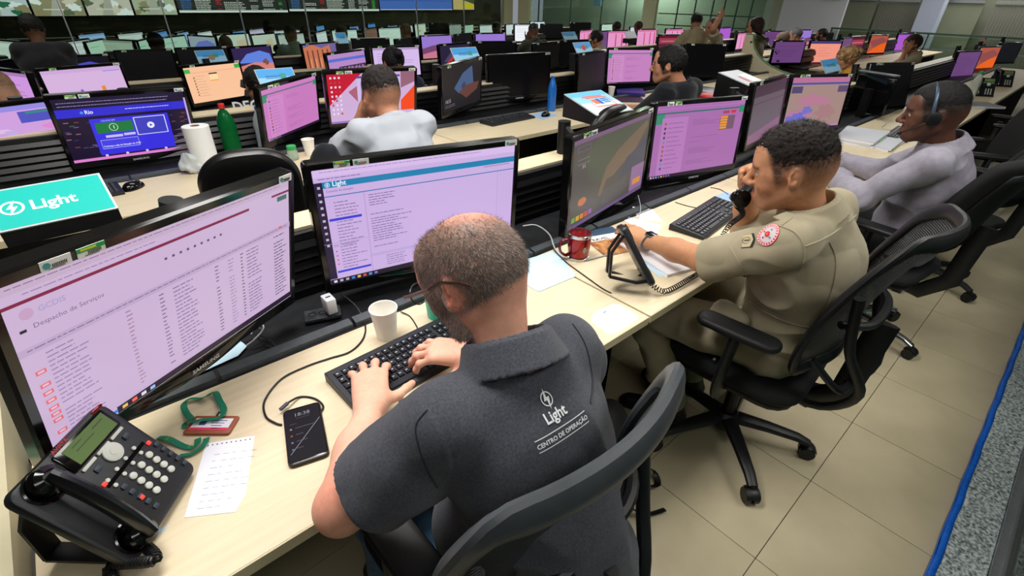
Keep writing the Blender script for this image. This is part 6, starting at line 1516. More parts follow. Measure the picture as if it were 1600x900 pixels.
# --- nearest desk
keyboard('black keyboard under the hands of the man in the polo', .475, .872, R_(3), .445, .165, True)
keyboard('black keyboard beside the officer\'s coiled cord', 1.903, .872, R_(6.5), .445, .150, True)
cup('white paper cup above the keyboard on the nearest desk', .449, 1.008)
p = dk_(690, 497); o = thing('tumbler', 'turquoise tumbler half hidden by the balding man\'s face', 'cup', (p.x, p.y+.02, ZD))
m = MB(); m.lathe([(.028, 0), (.030, .004), (.037, .13), (.037, .165), (.034, .168), (.034, .16)], 28); m.build('tumbler_wall', mat('turquoise_plastic', (0, 205, 180), .35), o)
m = MB(); m.lathe([(.036, .166), (.039, .168), (.039, .178), (.030, .182)], 28); m.build('lid', mat('turquoise_plastic'), o)
def smartphone(label, pts, w, h, draw, case):
    P = [un(x, y, z=ZD+.01) for x, y in pts]; c = sum(P, Vector())/4; yv = ((P[0]-P[3])+(P[1]-P[2])); rz = math.atan2(yv.y, yv.x)-PI/2
    o = thing('smartphone', label, 'phone', (c.x, c.y, ZD), rz)
    m = MB(); m.rbox(-w/2, w/2, -h/2, h/2, 0, .009, .011, 4, .003); m.build('case', case, o)
    m = MB(); m.rbox(-w/2+.0022, w/2-.0022, -h/2+.0025, h/2-.0025, .0085, .0098, .009, 4, .0004); m.build('glass_front', M_GLOSS, o)
    m = MB(); S = Scr(m, w-.008, h-.014, M=Matrix.Translation((0, 0, .0101)) @ Matrix.Rotation(-PI/2, 4, 'X'), lay=.00004); draw(S); m.build('display', M_SCREEN, o, smooth=False, attr=True); return o
def d_phone(S):
    S.bg((12, 12, 15)); S.T(.25, .16, '18:38', .015, (150, 152, 158)); S.lines(.3, .2, .7, 1, .02, (100, 100, 104), .006, 1, 1); S.lines(.1, .30, .3, 1, .02, (110, 110, 110), .006, 1, 1)
    for i, c in enumerate([(150, 150, 155), (170, 90, 50), (130, 130, 150), (70, 120, 150)]): S.disc(.13, .40+.13*i, .035, c, 10); S.lines(.25, .39+.13*i, .8, 1, .03, (120, 120, 124), .008, .3, 1)
    S.quad([(.05, .86), (.08, .87), (.97, .32), (.93, .31)], (46, 46, 50)); S.quad([(.05, .87), (.06, .875), (.98, .31), (.97, .305)], (170, 170, 176))
def d_maps(S):
    S.bg((150, 200, 186)); S.R(0, 0, 1, .1, (30, 110, 110)); S.R(0, .1, 1, .16, (206, 214, 226)); S.R(.1, .3, .3, .42, (40, 74, 90)); S.R(0, .5, 1, .53, (176, 214, 204)); S.R(.5, .16, .55, 1, (180, 216, 206)); S.R(.0, .72, 1, .74, (120, 180, 160)); S.lines(.1, .8, .9, 3, .05, (110, 160, 150), .012)
smartphone('black smartphone with cracked screen showing 18:38', [(437, 640), (503, 628), (510, 712), (455, 724)], .078, .162, d_phone, mat('dark_case_gold_side', (44, 38, 32), .3, .4))
smartphone('smartphone showing a green map, half under the man\'s arm', [(622, 634), (640, 652), (740, 600), (715, 584)], .078, .162, d_maps, mat('gold_black_case', (70, 62, 40), .3, .5))
cable('long black charging cable curling across the nearest desk', [(531, 458, .78), (556, 478, .765), (570, 505), (568, 528), (548, 549), (515, 560), (480, 572), (440, 592), (414, 625), (415, 650), (430, 661), (440, 664)], .0024)
o = cable('short dark cable loop ending in a plug above the cracked phone', [(440, 637, ZD+.012), (452, 628, ZD+.012), (470, 620), (492, 623), (505, 635), (497, 650, ZD+.003)], .0024)
m = MB(); a, b = un(438, 640, z=ZD+.012), un(449, 630, z=ZD+.012); m.cyl(a, b, .0045, n=10); m.build('plug', mat('plug_grey', (70, 74, 84), .4), o)
cable('thin black cable behind the paper cup', [(626, 487, .745), (640, 494), (650, 508), (655, 520)], .0018)
# lanyard and badge
GL = mat('green_lanyard_ribbon', (22, 122, 92), .55, var=.1, vscale=50)
lan = MB(); z_ = ZD
for pts in ([(297, 660, z_+.010), (309, 657, z_+.011), (325, 655, z_+.011), (342, 653, z_+.011), (350, 641, z_+.012), (343, 626, z_+.008), (336, 613, z_+.008), (324, 618, z_+.012), (313, 623, z_+.004), (297, 623, z_+.008), (287, 632, z_+.004), (291, 645, z_+.004), (300, 655, z_+.008)], [(291, 668, z_+.002), (289, 662, z_+.004), (293, 657, z_+.009)], [(247, 684, z_+.002), (262, 685, z_+.006), (284, 696, z_+.002), (300, 699, z_+.004), (308, 693, z_+.006), (309, 685, z_+.004)], [(280, 712, z_+.002), (300, 708, z_+.004), (318, 695, z_+.006), (323, 684, z_+.004)]):
    lan.tube(spline([un(x, y, z=z) for x, y, z in pts], 6), .0065, 6, flat=(1, .10), up=(0, .35, 1))
la = lan.build('lanyard', GL, kind=None); tag(la, 'green ribbon lanyard with faint yellow lettering on the nearest desk', 'lanyard')
lt = MB()
for (x, y) in ((303, 694), (262, 687), (312, 661)):
    q_ = un(x, y, z=ZD+.012)-Vector((0, 0, 0)); lt.M = Matrix.Translation(q_) @ Matrix.Rotation(R_(28), 4, 'Z'); lt.text('ceuge', -.012, -.002, .004, .007)
lt.build('ribbon_lettering', mat('yellow_green_print', (150, 170, 60), .5), la, smooth=False)
bP = [un(x, y, z=ZD+.004) for x, y in ((288, 681), (299, 651), (373, 645), (362, 681))]; bc = sum(bP, Vector())/4; rz = math.atan2((bP[3]-bP[0]).y, (bP[3]-bP[0]).x)
bd = thing('badge_holder', 'brown leather badge holder with white and pink card', 'badge', (bc.x, bc.y, ZD), rz); W_ = (bP[3]-bP[0]).length/2; H_ = (bP[1]-bP[0]).length/2*.92
m = MB(); m.rbox(-W_, W_, -H_, H_, 0, .006, .006, 3, .002); m.build('leather_frame', mat('tan_leather', (158, 88, 56), .5, var=.15, bump=.3), bd)
m = MB(); m.box((0, 0, .0063), (W_-.009, H_-.009, .0003), (236, 234, 240)); m.box((0, -H_+.0125, .0067), (W_-.009, .0035, .0002), (226, 60, 96)); m.box((-W_*.4, H_*.25, .0067), (.007, .009, .0002), (80, 96, 150))
for i in range(4): m.box((W_*.25, H_*.4-.007*i, .0067), (W_*.35-.003*i, .0011, .0002), (120, 130, 170))
m.build('card', M_LABEL, bd, smooth=False, attr=True)
m = MB(); m.rbox(-.004, .004, H_-.002, H_+.012, .003, .006, .002, 2, .001); m.build('clip', M_CHROME, bd)
# notes
nt_, c_ = sheet('note_sheet', 'torn notebook page with faint handwriting beside the desk phone', 'paper', [(288, 809), (322, 693), (398, 681), (384, 772), (368, 800)], M_PAPER)
R = [(300+i*.0+k*10, 790-k*0, 0, 0, 0) for k in range(0) for i in range(0)]
rows = []
for k in range(9):
    t = k/9; x0, y0 = 300+30*t+2, 795-95*t; rows += [(x0+6+q*14, y0-q*1.8, x0+6+q*14+random.uniform(5, 12), y0-q*1.8-1.2, .0009) for q in range(random.choice([3, 4, 5]))]
prints(nt_, c_, rows, INK, 'handwriting')
m = MB()
for k in range(10):
    q_ = un(325+7.3*k, 696-1.1*k, z=ZD+.001)-c_; m.lathe([(.0016, .0), (.0016, .0003)], 8, at=(q_.x, q_.y, .0008))
m.build('punched_hole', INKD, nt_, smooth=False)
sheet('paper_slip', 'white slip under the left hand by the keyboard', 'paper', [(622, 592), (655, 575), (657, 583), (630, 596)], M_PAPER)
LB = mat('pale_blue_card', (196, 224, 240), .6, var=.04, vscale=8)
o, c_ = sheet('mouse_pad', 'pale blue mouse pad right of the balding man\'s head', 'mouse pad', [(815, 408), (862, 394), (870, 396), (898, 428), (898, 433), (843, 456), (836, 454), (815, 440)], LB, th=.002)
o, c_ = sheet('label_sheet', 'white eight sided notice stuck on the desk corner by the gap', 'paper', [(924, 496), (930, 487), (958, 475), (970, 477), (997, 494), (995, 500), (962, 521), (950, 523), (925, 503)], M_PAPER)
prints(o, c_, [(938+i*3, 496-i*0+i*4.0, 972+i*3, 482+i*4.6, .0008) for i in range(5)]+[(943, 489, 947, 486, .004)], INK)
# black trough clutter
o = thing('wall_charger', 'white cube charger plugged in behind the paper cup', 'charger', tuple(un(517, 487, z=.758)))
m = MB(); m.rbox(-.014, .014, -.022, .022, .004, .05, .004, 3, .003); m.build('charger_body', mat('white_gloss_plastic', (222, 224, 226), .25), o); m = MB(); m.bx(-.007, .007, -.003, .003, .05, .0505); m.build('port', M_BLACK, o)
o = thing('socket_plate', 'dark socket plate beneath the white charger', 'socket', tuple(un(505, 493, z=.737)), R_(-18))
m = MB(); m.rbox(-.05, .05, -.028, .028, 0, .010, .004, 2, .002); m.build('plate', mat('dusty_plastic', (40, 42, 46), .35, var=.6, vscale=90, col2=(70, 72, 76)), o)
for x_ in (-.028, .0, .028): m = MB(); m.lathe([(.011, .009), (.011, .0105), (.008, .011), (.008, .0085)], 16, at=(x_, 0, .0)); m.build('outlet', M_BLACK, o)
o, c_ = sheet('tangled_paper', 'white printed sheet lying in the black trough under the large monitor', 'paper', [(292, 592), (372, 556), (386, 541), (372, 530), (318, 560)], LB, z=.737)
prints(o, c_, [(305+i*7, 584-i*5, 330+i*6, 574-i*5, .0012) for i in range(5)]+[(350, 560-4*i, 374, 550-4*i, .001) for i in range(3)], mat('purple_ink', (110, 100, 150), .7), z=.7385)
for k, (pp, cc, lab) in enumerate([([(385, 540, .745), (400, 528, .76), (412, 512, .765), (404, 505, .76), (392, 522, .75)], (200, 200, 196), 'white cable end in the black trough'), ([(398, 522, .745), (420, 530, .75), (432, 545, .745), (415, 540, .745)], (40, 42, 48), 'dark thin cable in the black trough'), ([(376, 528, .75), (395, 512, .765), (410, 516, .76), (396, 530, .75)], (60, 62, 68), 'grey looped cable by the white cable end')]):
    cable(lab, pp, .002, mat('cable_%d' % cc[0], cc, .5))
# mug, magazine, papers by the officer
p = dk_(905, 406); mg = thing('mug', 'red metallic mug with steel rim and dark handle', 'mug', (p.x+.012, p.y+.018, ZD))
RM = mat('red_metallic', (150, 14, 22), .16, .55, coat=.5); ST = mat('steel', (200, 200, 204), .22, 1.0)
m = MB(); m.lathe([(.034, .006), (.037, .01), (.0405, .05), (.0405, .084), (.040, .086)], 36); m.build('mug_body', RM, mg)
m = MB(); m.lathe([(.040, .084), (.0425, .087), (.0425, .096), (.041, .098), (.0375, .098), (.036, .02), (.001, .018)], 36); m.lathe([(.036, 0), (.039, .001), (.039, .008), (.035, .01)], 36); m.build('steel_rim', ST, mg)
m = MB(); m.tube(spline([(-.036, .012, .076), (-.060, .020, .079), (-.072, .026, .060), (-.068, .024, .034), (-.050, .016, .018), (-.036, .012, .020)], 5), .0065, 10, flat=(1.2, .8)); m.build('handle', mat('dark_red_plastic', (88, 8, 20), .22, coat=.4), mg)
m = MB(); T_ = Vector((0, 0, CAM_H))-mg.location; an = math.atan2(T_.y, T_.x)+.55; m.M = Matrix.Rotation(an, 4, 'Z')
m.add([(.0412, a_*.9, .045+b_) for a_, b_ in [(-.009, 0), (-.006, .010), (0, .013), (.007, .010), (.009, 0), (.006, -.009), (0, -.012), (-.007, -.009)]], [tuple(range(8))]); m.build('emblem', mat('white_green_emblem', (196, 206, 190), .4, var=.8, vscale=260, col2=(40, 96, 60)), mg, smooth=False)
def flatbook(name, label, pts, th, cover, z=ZD, cat='magazine', edge=None):
    P = [un(x, y, z=z+th) for x, y in pts]; c = sum(P, Vector())/4; yv = (P[0]-P[3])+(P[1]-P[2]); rz = math.atan2(yv.y, yv.x)-PI/2; w = ((P[1]-P[0]).length+(P[2]-P[3]).length)/2; h = ((P[0]-P[3]).length+(P[1]-P[2]).length)/2
    o = thing(name, label, cat, (c.x, c.y, z), rz); m = MB(); m.bx(-w/2+.001, w/2-.001, -h/2+.001, h/2-.001, .0005, th-.0005); m.build('pages', edge or M_PAPER, o, smooth=False)
    m = MB(); m.bx(-w/2, w/2, -h/2, h/2, th-.0005, th); m.bx(-w/2, w/2, -h/2, h/2, 0, .0005); m.build('cover', cover, o, smooth=False); return o, w, h
o, w_, h_ = flatbook('magazine', 'travel magazine lying behind the red mug', [(915, 366), (943, 352), (1010, 385), (940, 402)], .004, mat('magazine_sand', (206, 150, 96), .35, var=.5, vscale=30, col2=(120, 60, 30)))
m = MB(); S = Scr(m, w_, h_, M=Matrix.Translation((0, 0, .0043)) @ Matrix.Rotation(-PI/2, 4, 'X'), lay=.00005); S.R(0, 0, 1, .42, (60, 84, 110)); S.R(0, .26, 1, .46, (236, 236, 232)); S.T(.03, .44, 'TRAVEL', .026, (20, 20, 22), True); m.build('cover_print', M_LABEL, o, smooth=False, attr=True)
sheet('paper_slip', 'white folded slip by the thin grey cable', 'paper', [(988, 323), (1020, 327), (1037, 348), (997, 342)], M_PAPER)
o, c_ = sheet('note_slip', 'handwritten slip above the officer\'s watch', 'paper', [(975, 345), (983, 339), (1034, 352), (1026, 366), (1012, 363)], M_PAPER)
prints(o, c_, [(990, 345+4*i, 1020, 351+3.4*i, .0008) for i in range(3)], INK)
o, w_, h_ = flatbook('notebook', 'open white notebook under the officer\'s forearm', [(975, 385), (1020, 362), (1100, 410), (1050, 432)], .010, M_PAPER, cat='notebook')
sheet('paper_sheet', 'white form partly beneath the notebook', 'paper', [(985, 395), (1010, 386), (1048, 428), (1030, 433)], LB)
cable('grey cable curving beside the red mug', [(817, 353, .80), (838, 352, .80), (858, 366, .78), (867, 388, .75), (880, 402), (905, 408), (935, 402), (958, 395)], .0026, mat('grey_cable', (176, 180, 184), .5))
cable('black cable from the red mug to the desk phone', [(865, 390, .75), (885, 410), (915, 432), (940, 450), (955, 458)], .0022)
cable('thin grey cable rising from the trough', [(997, 305, .80), (1001, 325, .76), (997, 342)], .0016, mat('grey_cable'))
cable('thin black cable behind the officer\'s keyboard', [(1055, 316), (1075, 322), (1100, 327)], .0018)
o, c_ = sheet('mouse_pad', 'pale blue mouse pad between keyboard and officer', 'mouse pad', [(1113, 308), (1135, 299), (1175, 318), (1190, 335), (1160, 328)], mat('blue_pad', (160, 190, 224), .6))
p = dk_(1150, 310); mouse('black mouse on the pad before the officer\'s face', p.x, p.y, R_(-60))
cable('black mouse cord behind the pad', [(1110, 293), (1125, 296), (1138, 304)], .0016)
p = dk_(1168, 338); jg = thing('water_jug', 'clear plastic jug behind the officer\'s hand', 'jug', (p.x+.33, p.y+.12, ZD))
m = MB(); m.lathe([(.04, 0), (.045, .004), (.055, .16), (.052, .16), (.043, .006)], 20); m.build('jug_wall', M_GGREEN, jg); m = MB(); m.tube([(.052, 0, .14), (.085, 0, .13), (.088, 0, .07), (.048, 0, .04)], .006, 8); m.build('handle', M_GGREEN, jg)

# --- desk phones
GRN = mat('lcd_green_screen', (96, 120, 72), .25, emit=.12); KW = mat('ivory_keys', (206, 210, 200), .45); KD = mat('slate_keys', (48, 60, 72), .4); RL = mat('red_lamp', (250, 60, 50), .3, emit=.8); PHB = mat('charcoal_phone_plastic', (30, 33, 37), .38, var=.12, bump=.12, bscale=700)
def desk_phone(label, M, full=True, handset_on=True, stand=True):
    o = thing('desk_phone', label, 'phone', M=M); w, h = .195, .205; X = lambda u: (u-.5)*w; Y = lambda v: (.5-v)*h
    m = MB(); m.rbox(-w/2, w/2, -h/2, h/2, -.020, .0, .016, 5, .005); m.build('phone_body', PHB, o)
    m = MB(); m.rbox(X(.38), X(.93), Y(.235), Y(.03), -.001, .0035, .004, 2, .001); m.build('display_bezel', M_GLOSS, o)
    m = MB(); m.bx(X(.45), X(.90), Y(.215), Y(.055), .003, .0042); m.build('lcd', GRN, o, smooth=False)
    m = MB(); m.lathe([(.0165, 0), (.0165, .003), (.015, .004), (.006, .004), (.006, .0048), (.004, .005)], 24, at=(X(.68), Y(.335), 0)); m.build('navigation_disc', KW, o)
    for i in range(3): m = MB(); m.rbox(X(.42+.17*i), X(.565+.17*i), Y(.275), Y(.248), 0, .003, .001, 1, .0006); m.build('softkey', KW, o)
    first = None
    for r in range(4):
        for c in range(3):
            if first is None: m = MB(); m.lathe([(.0062, 0), (.0062, .0028), (.005, .0036), (.0001, .0037)], 14); k = m.build('keypad_button', KW, o); first = k
            else: k = first.copy(); C.objects.link(k)
            k.location = (X(.60+.115*c), Y(.58+.075*r), 0)
    if full:
        for i in range(4): m = MB(); m.lathe([(.0035, 0), (.0035, .0025), (.001, .003)], 10, at=(X(.46+.115*i), Y(.445), 0)); m.build('line_key', KW, o)
        for i in range(4): m = MB(); m.lathe([(.0035, 0), (.0035, .0025), (.001, .003)], 10, at=(X(.46+.115*i), Y(.515), 0)); m.build('line_key', KW, o)
        m = MB(); m.bx(X(.42), X(.90), Y(.495), Y(.463), 0, .0012); m.build('label_strip', M_GLOSS, o, smooth=False)
        for i in range(5):
            for uu in (.485, .955): m = MB(); m.rbox(X(uu)-.005, X(uu)+.005, Y(.575+.075*i)-.004, Y(.575+.075*i)+.004, 0, .0028, .002, 2, .0008); m.build('function_key', KD, o)
        for uu, vv in ((.50, .335), (.86, .335)): m = MB(); m.rbox(X(uu)-.006, X(uu)+.006, Y(vv)-.005, Y(vv)+.005, 0, .0028, .002, 2, .0008); m.build('function_key', KD, o)
        for uu, vv in ((.42, .445), (.92, .515), (.485, .74)): m = MB(); m.rbox(X(uu)-.0035, X(uu)+.0035, Y(vv)-.0035, Y(vv)+.0035, 0, .003, .001, 1, .0006); m.build('indicator_lamp', RL, o)
        m = MB(); m.rbox(X(.86), X(.985), Y(.035), Y(.004), -.004, .0012, .004, 2, .001); m.build('message_lamp', mat('red_message_lamp', (160, 10, 24), .25), o)
        m = MB(); m.text('AVAYA', X(.405), Y(.028), .0042, .010, bold=True); m.build('maker_lettering', mat('red_lettering', (190, 30, 40), .4), o, smooth=False)
        m = MB()
        for i in range(2): m.bx(X(.52), X(.62+.1*i), Y(.09+.04*i), Y(.083+.04*i), .0042, .0045)
        m.bx(X(.74), X(.86), Y(.10), Y(.09), .0042, .0045); m.build('lcd_text', mat('lcd_dark', (60, 78, 50), .5), o, smooth=False)
    for v_ in (.13, .86): m = MB(); m.lathe([(.027, -.001), (.029, .002), (.026, .003), (.02, .0)], 20, at=(X(.20), Y(v_), 0)); m.build('cradle', M_GLOSS, o)
    if stand:
        for s_ in (-1, 1):
            m = MB(); m.tube([(s_*.07, .075, -.02), (s_*.07, .045, -.075), (s_*.07, -.02, -.115)], .014, 6, flat=(.4, 1.3), up=(1, 0, 0)); m.tube([(s_*.07, -.02, -.115), (s_*.07, -.075, -.05), (s_*.07, -.085, -.02)], .014, 6, flat=(.4, 1.3), up=(1, 0, 0)); m.build('stand_leg', M_BLACK, o)
    return o
FX = Vector((.62, .78, -.03)); FY = Vector((-.417, .37, .83))
M1 = frame((-.145, .812, .842), FX, FY)
desk_phone('large dark desk phone tilted on its stand at the lower left', M1)
handset('glossy black handset resting on the large desk phone', M1 @ Matrix.Translation((-.058, .001, .0175)), L=.188, k=.82)
# phone cords
def coil(label, P, r=.0075, wr=.0022, pitch=.006, m=M_BLACK):
    P = spline(P, 10); L = [0]
    for a, b in zip(P[:-1], P[1:]): L.append(L[-1]+(b-a).length)
    n = int(L[-1]/pitch*9); out = []; j = 0; prev = None
    for i in range(n):
        s_ = L[-1]*i/n
        while j < len(L)-2 and L[j+1] < s_: j += 1
        t = (s_-L[j])/max(1e-9, L[j+1]-L[j]); c = P[j].lerp(P[j+1], t); a_, d_, b_ = basis(P[j+1]-P[j]); th = 2*PI*i/9; out.append(c+(a_*math.cos(th)+b_*math.sin(th))*r)
    mb = MB(); mb.tube(out, wr, 5); return tag(mb.build('coiled_cord', m), label, 'cord')
base1 = M1 @ Vector((-.06, -.10, -.006))
coil('coiled cord hanging from the large desk phone to the bottom edge', [base1, Vector((base1.x+.01, base1.y-.05, .77)), un(172, 885, z=ZD+.01), un(190, 925, z=ZD+.01)])
cable('thin black wire below the large desk phone', [(82, 815, .80), (85, 850, .75), (110, 863, .745), (150, 858, .745), (165, 845, .77)], .0022)
o, c_ = sheet('asset_tag', 'small white tag with printed lines beside the desk phone', 'label', [(226, 855), (262, 824), (258, 822), (222, 848)], LB)
# officer's phone on its stand, seen from the side
a_ = un(940, 345, z=.90); 
FY2 = Vector((-.10, .62, .78)).normalized(); FX2 = Vector((.75, .60, -.40)); 
M2 = frame((1.235, .77, .838), Vector((.72, .60, -.38)), FY2)
desk_phone('desk phone seen edge on from behind, beside the officer\'s hand', M2)
c0 = M2 @ Vector((-.05, -.105, -.01)); hm = hs_o.matrix_world @ Vector((0, -.095, -.01)) if False else Vector(mth)
coil('coiled cord from the edge-on desk phone to the officer\'s handset', [c0, un(1040, 455, z=ZD+.012), un(1075, 437, z=ZD+.014), un(1105, 415, z=ZD+.02), un(1125, 375, z=.80), un(1140, 352, z=.86), un(1160, 335, z=.95), mth-Vector((0, 0, .02))], r=.008, wr=.0017, pitch=.010)
# --- things by the man in the blazer
def paper_stack(label, pts, n, z=ZD, cols=((232, 232, 236),), name='paper_stack', cat='papers'):
    P = [un(x, y, z=z) for x, y in pts]; c = sum(P, Vector())/4; o = thing(name, label, cat, (c.x, c.y, z)); zz = 0
    for k in range(n):
        th = random.uniform(.004, .014); j = Matrix.Rotation(random.uniform(-.06, .06), 3, 'Z'); m = MB(); m.prism([tuple((j @ (p-c))[:2]) for p in P], zz, zz+th-.0006); m.build('sheet_bundle', mat('bundle_%d' % (k % len(cols)), cols[k % len(cols)], .7), o, smooth=False); zz += th
    return o
paper_stack('stack of files and papers right of the weather map monitor', [(1302, 222), (1322, 205), (1388, 215), (1362, 232)], 5, cols=((226, 226, 232), (200, 204, 212), (236, 236, 238)))
o = paper_stack('loose papers with a red edge and green marker beside the files', [(1352, 228), (1372, 212), (1412, 222), (1390, 238)], 2, cols=((214, 70, 100), (232, 234, 238)))
pgreen = un(1378, 221, z=ZD+.02); m = MB(); m.M = Matrix.Translation(pgreen-o.location); m.tube([(-.03, 0, .004), (0, .012, .004), (.03, 0, .004)], .004, 6, flat=(1, .1), up=(0, 0, 1)); m.build('marker_stroke', mat('marker_green', (170, 240, 120), .5), o)
p = dk_(1400, 216); keyboard('black keyboard behind the papers in front of the blazer man', p.x+.12, p.y+.0, R_(4), .44, .14)
p = dk_(1306, 248); keyboard('black keyboard under the blazer man\'s hands', 3.02, .87, R_(3), .44, .14)
cable('thin black cable looping on the blazer man\'s desk', [(1318, 262), (1335, 258), (1350, 266), (1362, 264)], .0018)
cable('pale tangled cable below the switched off monitor', [(1370, 188), (1385, 192), (1378, 200), (1398, 203), (1410, 197)], .002, mat('grey_cable'))
p = dk_(1512, 158); bottle('tall clear bottle with green cap on the far desk', p.x, p.y, .27, .038, (226, 232, 220), (60, 170, 90))
for (px_, py_, lab) in ((1535, 150, 'small desk phone with white keys behind the tall clear bottle'), (1566, 135, 'small desk phone with white keys under the orange monitor')):
    p = dk_(px_, py_); desk_phone(lab, frame((p.x, p.y+.02, .82), (.5, -.86, 0), (.43, .25, .87)), full=False)
    handset('black handset on the ' + ('phone behind the tall clear bottle' if px_ < 1550 else 'phone under the orange monitor'), frame((p.x, p.y+.02, .82), (.5, -.86, 0), (.43, .25, .87)) @ Matrix.Translation((-.058, .001, .0175)), L=.188, k=.82)
flatbook('closed_notebook', 'grey notebook stack in front of the tall clear bottle', [(1500, 162), (1512, 156), (1538, 160), (1530, 172)], .02, mat('grey_cover', (90, 92, 100), .5), cat='notebook')
# dark panel turned sideways between the weather map and the black monitor
tp_ = thing('tilted_monitor', 'dark monitor turned edge on with a silver tray above, beside the weather map', 'monitor', (4.95, 1.20, .90), R_(62))
m = MB(); m.rbox(-.17, .17, -.012, .012, -.13, .14, .006, 2, .004); m.build('panel', M_GLOSS, tp_); m = MB(); m.bx(-.03, .03, .012, .05, -.2, .05); m.build('stand', M_BLACK, tp_); m = MB(); m.rbox(-.17, .17, -.03, .03, .16, .172, .01, 2, .004); m.build('tray', M_ALU, tp_)

# --- table top signs
def sign(label, pts, z0, z1, draw, name='table_sign', body=True, H_=None, up_=1):
    BL_, BR_ = un(*pts[3], z=z0), un(*pts[2], z=z0); TL_, TR_ = un(*pts[0], z=z1), un(*pts[1], z=z1)
    c = (BL_+BR_+TL_+TR_)/4; xv = (BR_-BL_)+(TR_-TL_); yv = (TL_-BL_)+(TR_-BR_); w = xv.length/2; h = yv.length/2; M = frame(c, xv, yv); o = thing(name, label, 'sign', M=M)
    m = MB(); m.bx(-w/2, w/2, -h/2, h/2, -.004, 0); m.build('acrylic_plate', mat('clear_acrylic_edge', (190, 200, 200), .1, spec=.8), o, smooth=False)
    m = MB(); S = Scr(m, w-.012, h-.012, M=Matrix.Translation((0, 0, .0005)) @ Matrix.Rotation(-PI/2, 4, 'X'), lay=.0001); draw(S); m.build('sign_face', M_LABEL, o, smooth=False, attr=True)
    if body:
        zl = .94+(-.0); Mi = M.inverted(); q = [Vector((s_*w/2*.99, t_*h/2, -.005)) for t_ in (-1, 1) for s_ in (-1, 1)]; wv_ = [M @ a for a in q]
        low = [Vector((a.x, a.y, zl)) for a in wv_]
        m = MB(); m.add([Mi @ a for a in wv_]+[Mi @ a for a in low], [(0, 1, 3, 2), (4, 6, 7, 5), (0, 4, 5, 1), (2, 3, 7, 6), (0, 2, 6, 4), (1, 5, 7, 3)]); m.build('sign_stand', M_BLACK, o, smooth=False)
    return o
def d_light(S): S.bg((26, 178, 168)); logo(S, .155, .5, .105, (236, 250, 248), (26, 178, 168)); S.T(.30, .63, 'Light', .052, (240, 252, 250), True)
sign('turquoise Light sign with bolt emblem on a black stand', [(-22, 300), (157, 270), (183, 325), (-10, 366)], .985, 1.055, d_light)
def d_plug(S):
    S.bg((150, 206, 240)); S.R(0, .5, 1, 1, (206, 228, 244)); S.R(0, 0, 1, .2, (110, 190, 236)); S.R(.25, .2, .8, .27, (220, 130, 120))
    for a in (.28, .68): S.R(.3, a, .85, a+.035, (222, 96, 60))
    S.R(.84, .28, .86, .71, (222, 96, 60)); S.R(.28, .5, .3, .71, (222, 96, 60)); S.R(.36, .38, .5, .58, (222, 120, 96)); S.R(.5, .36, .58, .60, (50, 100, 190)); [S.R(.62, .36+.08*i, .8, .40+.08*i, (60, 110, 200)) for i in range(3)]
sign('blue and white picture sign of a plug with an orange cord', [(897, 147), (956, 141), (972, 171), (916, 181)], 1.0, 1.06, d_plug)
sign('pale sign with painted glare on a stand left of the dim violet screen', [(1147, 115), (1179, 112), (1191, 133), (1163, 140)], 1.04, 1.09, lambda S: (S.bg((214, 218, 226)), S.R(.3, .3, .45, .6, (200, 120, 120)), S.R(.55, .2, .95, .8, (250, 250, 252))))  # glare is put into the face colours as a white block
def d_sky(S): S.bg((70, 160, 226)); S.R(0, .5, 1, 1, (150, 205, 240)); S.lines(.2, .4, .8, 2, .12, (40, 110, 180), .05, .8, 1); S.R(.6, .3, .75, .6, (60, 150, 140))
def sign_far(label, x0, y0, x1, y1, Y, draw=d_sky):
    a, b = un(x0, y1, Y=Y), un(x1, y1, Y=Y); c = (a+b)/2; w = b.x-a.x; o = thing('table_sign', label, 'sign', (c.x, Y, c.z)); w = min(w, .34)
    m = MB(); m.add([(-w/2, 0, 0), (w/2, 0, 0), (w/2, .07, .09), (-w/2, .07, .09)], [(0, 1, 2, 3)]); m.build('acrylic_plate', mat('clear_acrylic_edge'), o, solid=.004, smooth=False)
    m = MB(); S = Scr(m, w-.01, .105, M=Matrix.Translation((0, .033, .047)) @ Matrix.Rotation(math.atan2(.07, .09), 4, 'X').inverted(), lay=.0004); draw(S); m.build('sign_face', M_LABEL, o, smooth=False, attr=True)
    m = MB(); m.bx(-w/2*.9, w/2*.9, .01, .09, -max(.03, c.z-.94), -.001); m.build('sign_stand', M_BLACK, o, smooth=False); return o
sign_far('sky blue sign above the left corner of the pink chat monitor', 408, 110, 468, 135, 3.22)
sign_far('blue sign with a crest above the peach monitor', 311, 88, 357, 98, 5.05, lambda S: (d_sky(S), S.disc(.5, .6, .12, (150, 130, 90))))
sign_far('small blue sign between the two black monitors in the third row', 712, 86, 752, 96, 3.25)
sign_far('small blue sign left of the tied hair person', 529, 60, 546, 68, 5.02)
sign_far('blue sign beside the brown red monitor', 1376, 83, 1397, 98, 3.27, d_sky)
sign_far('blue leaning sign before the blond woman', 1287, 96, 1317, 113, 1.47, d_sky)
sign_far('small red blue sign above the dark grey monitor', 902, 76, 928, 84, 3.25, lambda S: (d_sky(S), S.disc(.5, .5, .12, (200, 50, 70))))
sign_far('pale sign right of the pink red-striped monitors', 980, 53, 996, 60, 5.0, lambda S: S.bg((190, 196, 206)))
sign_far('blue sign left of the white red-striped monitor', 882, 55, 903, 62, 5.0)
sign_far('red sign on the consoles beside the tall bottle', 1530, 64, 1548, 69, 1.46, lambda S: (S.bg((190, 50, 70)), S.R(.4, .3, .6, .8, (230, 180, 120))))

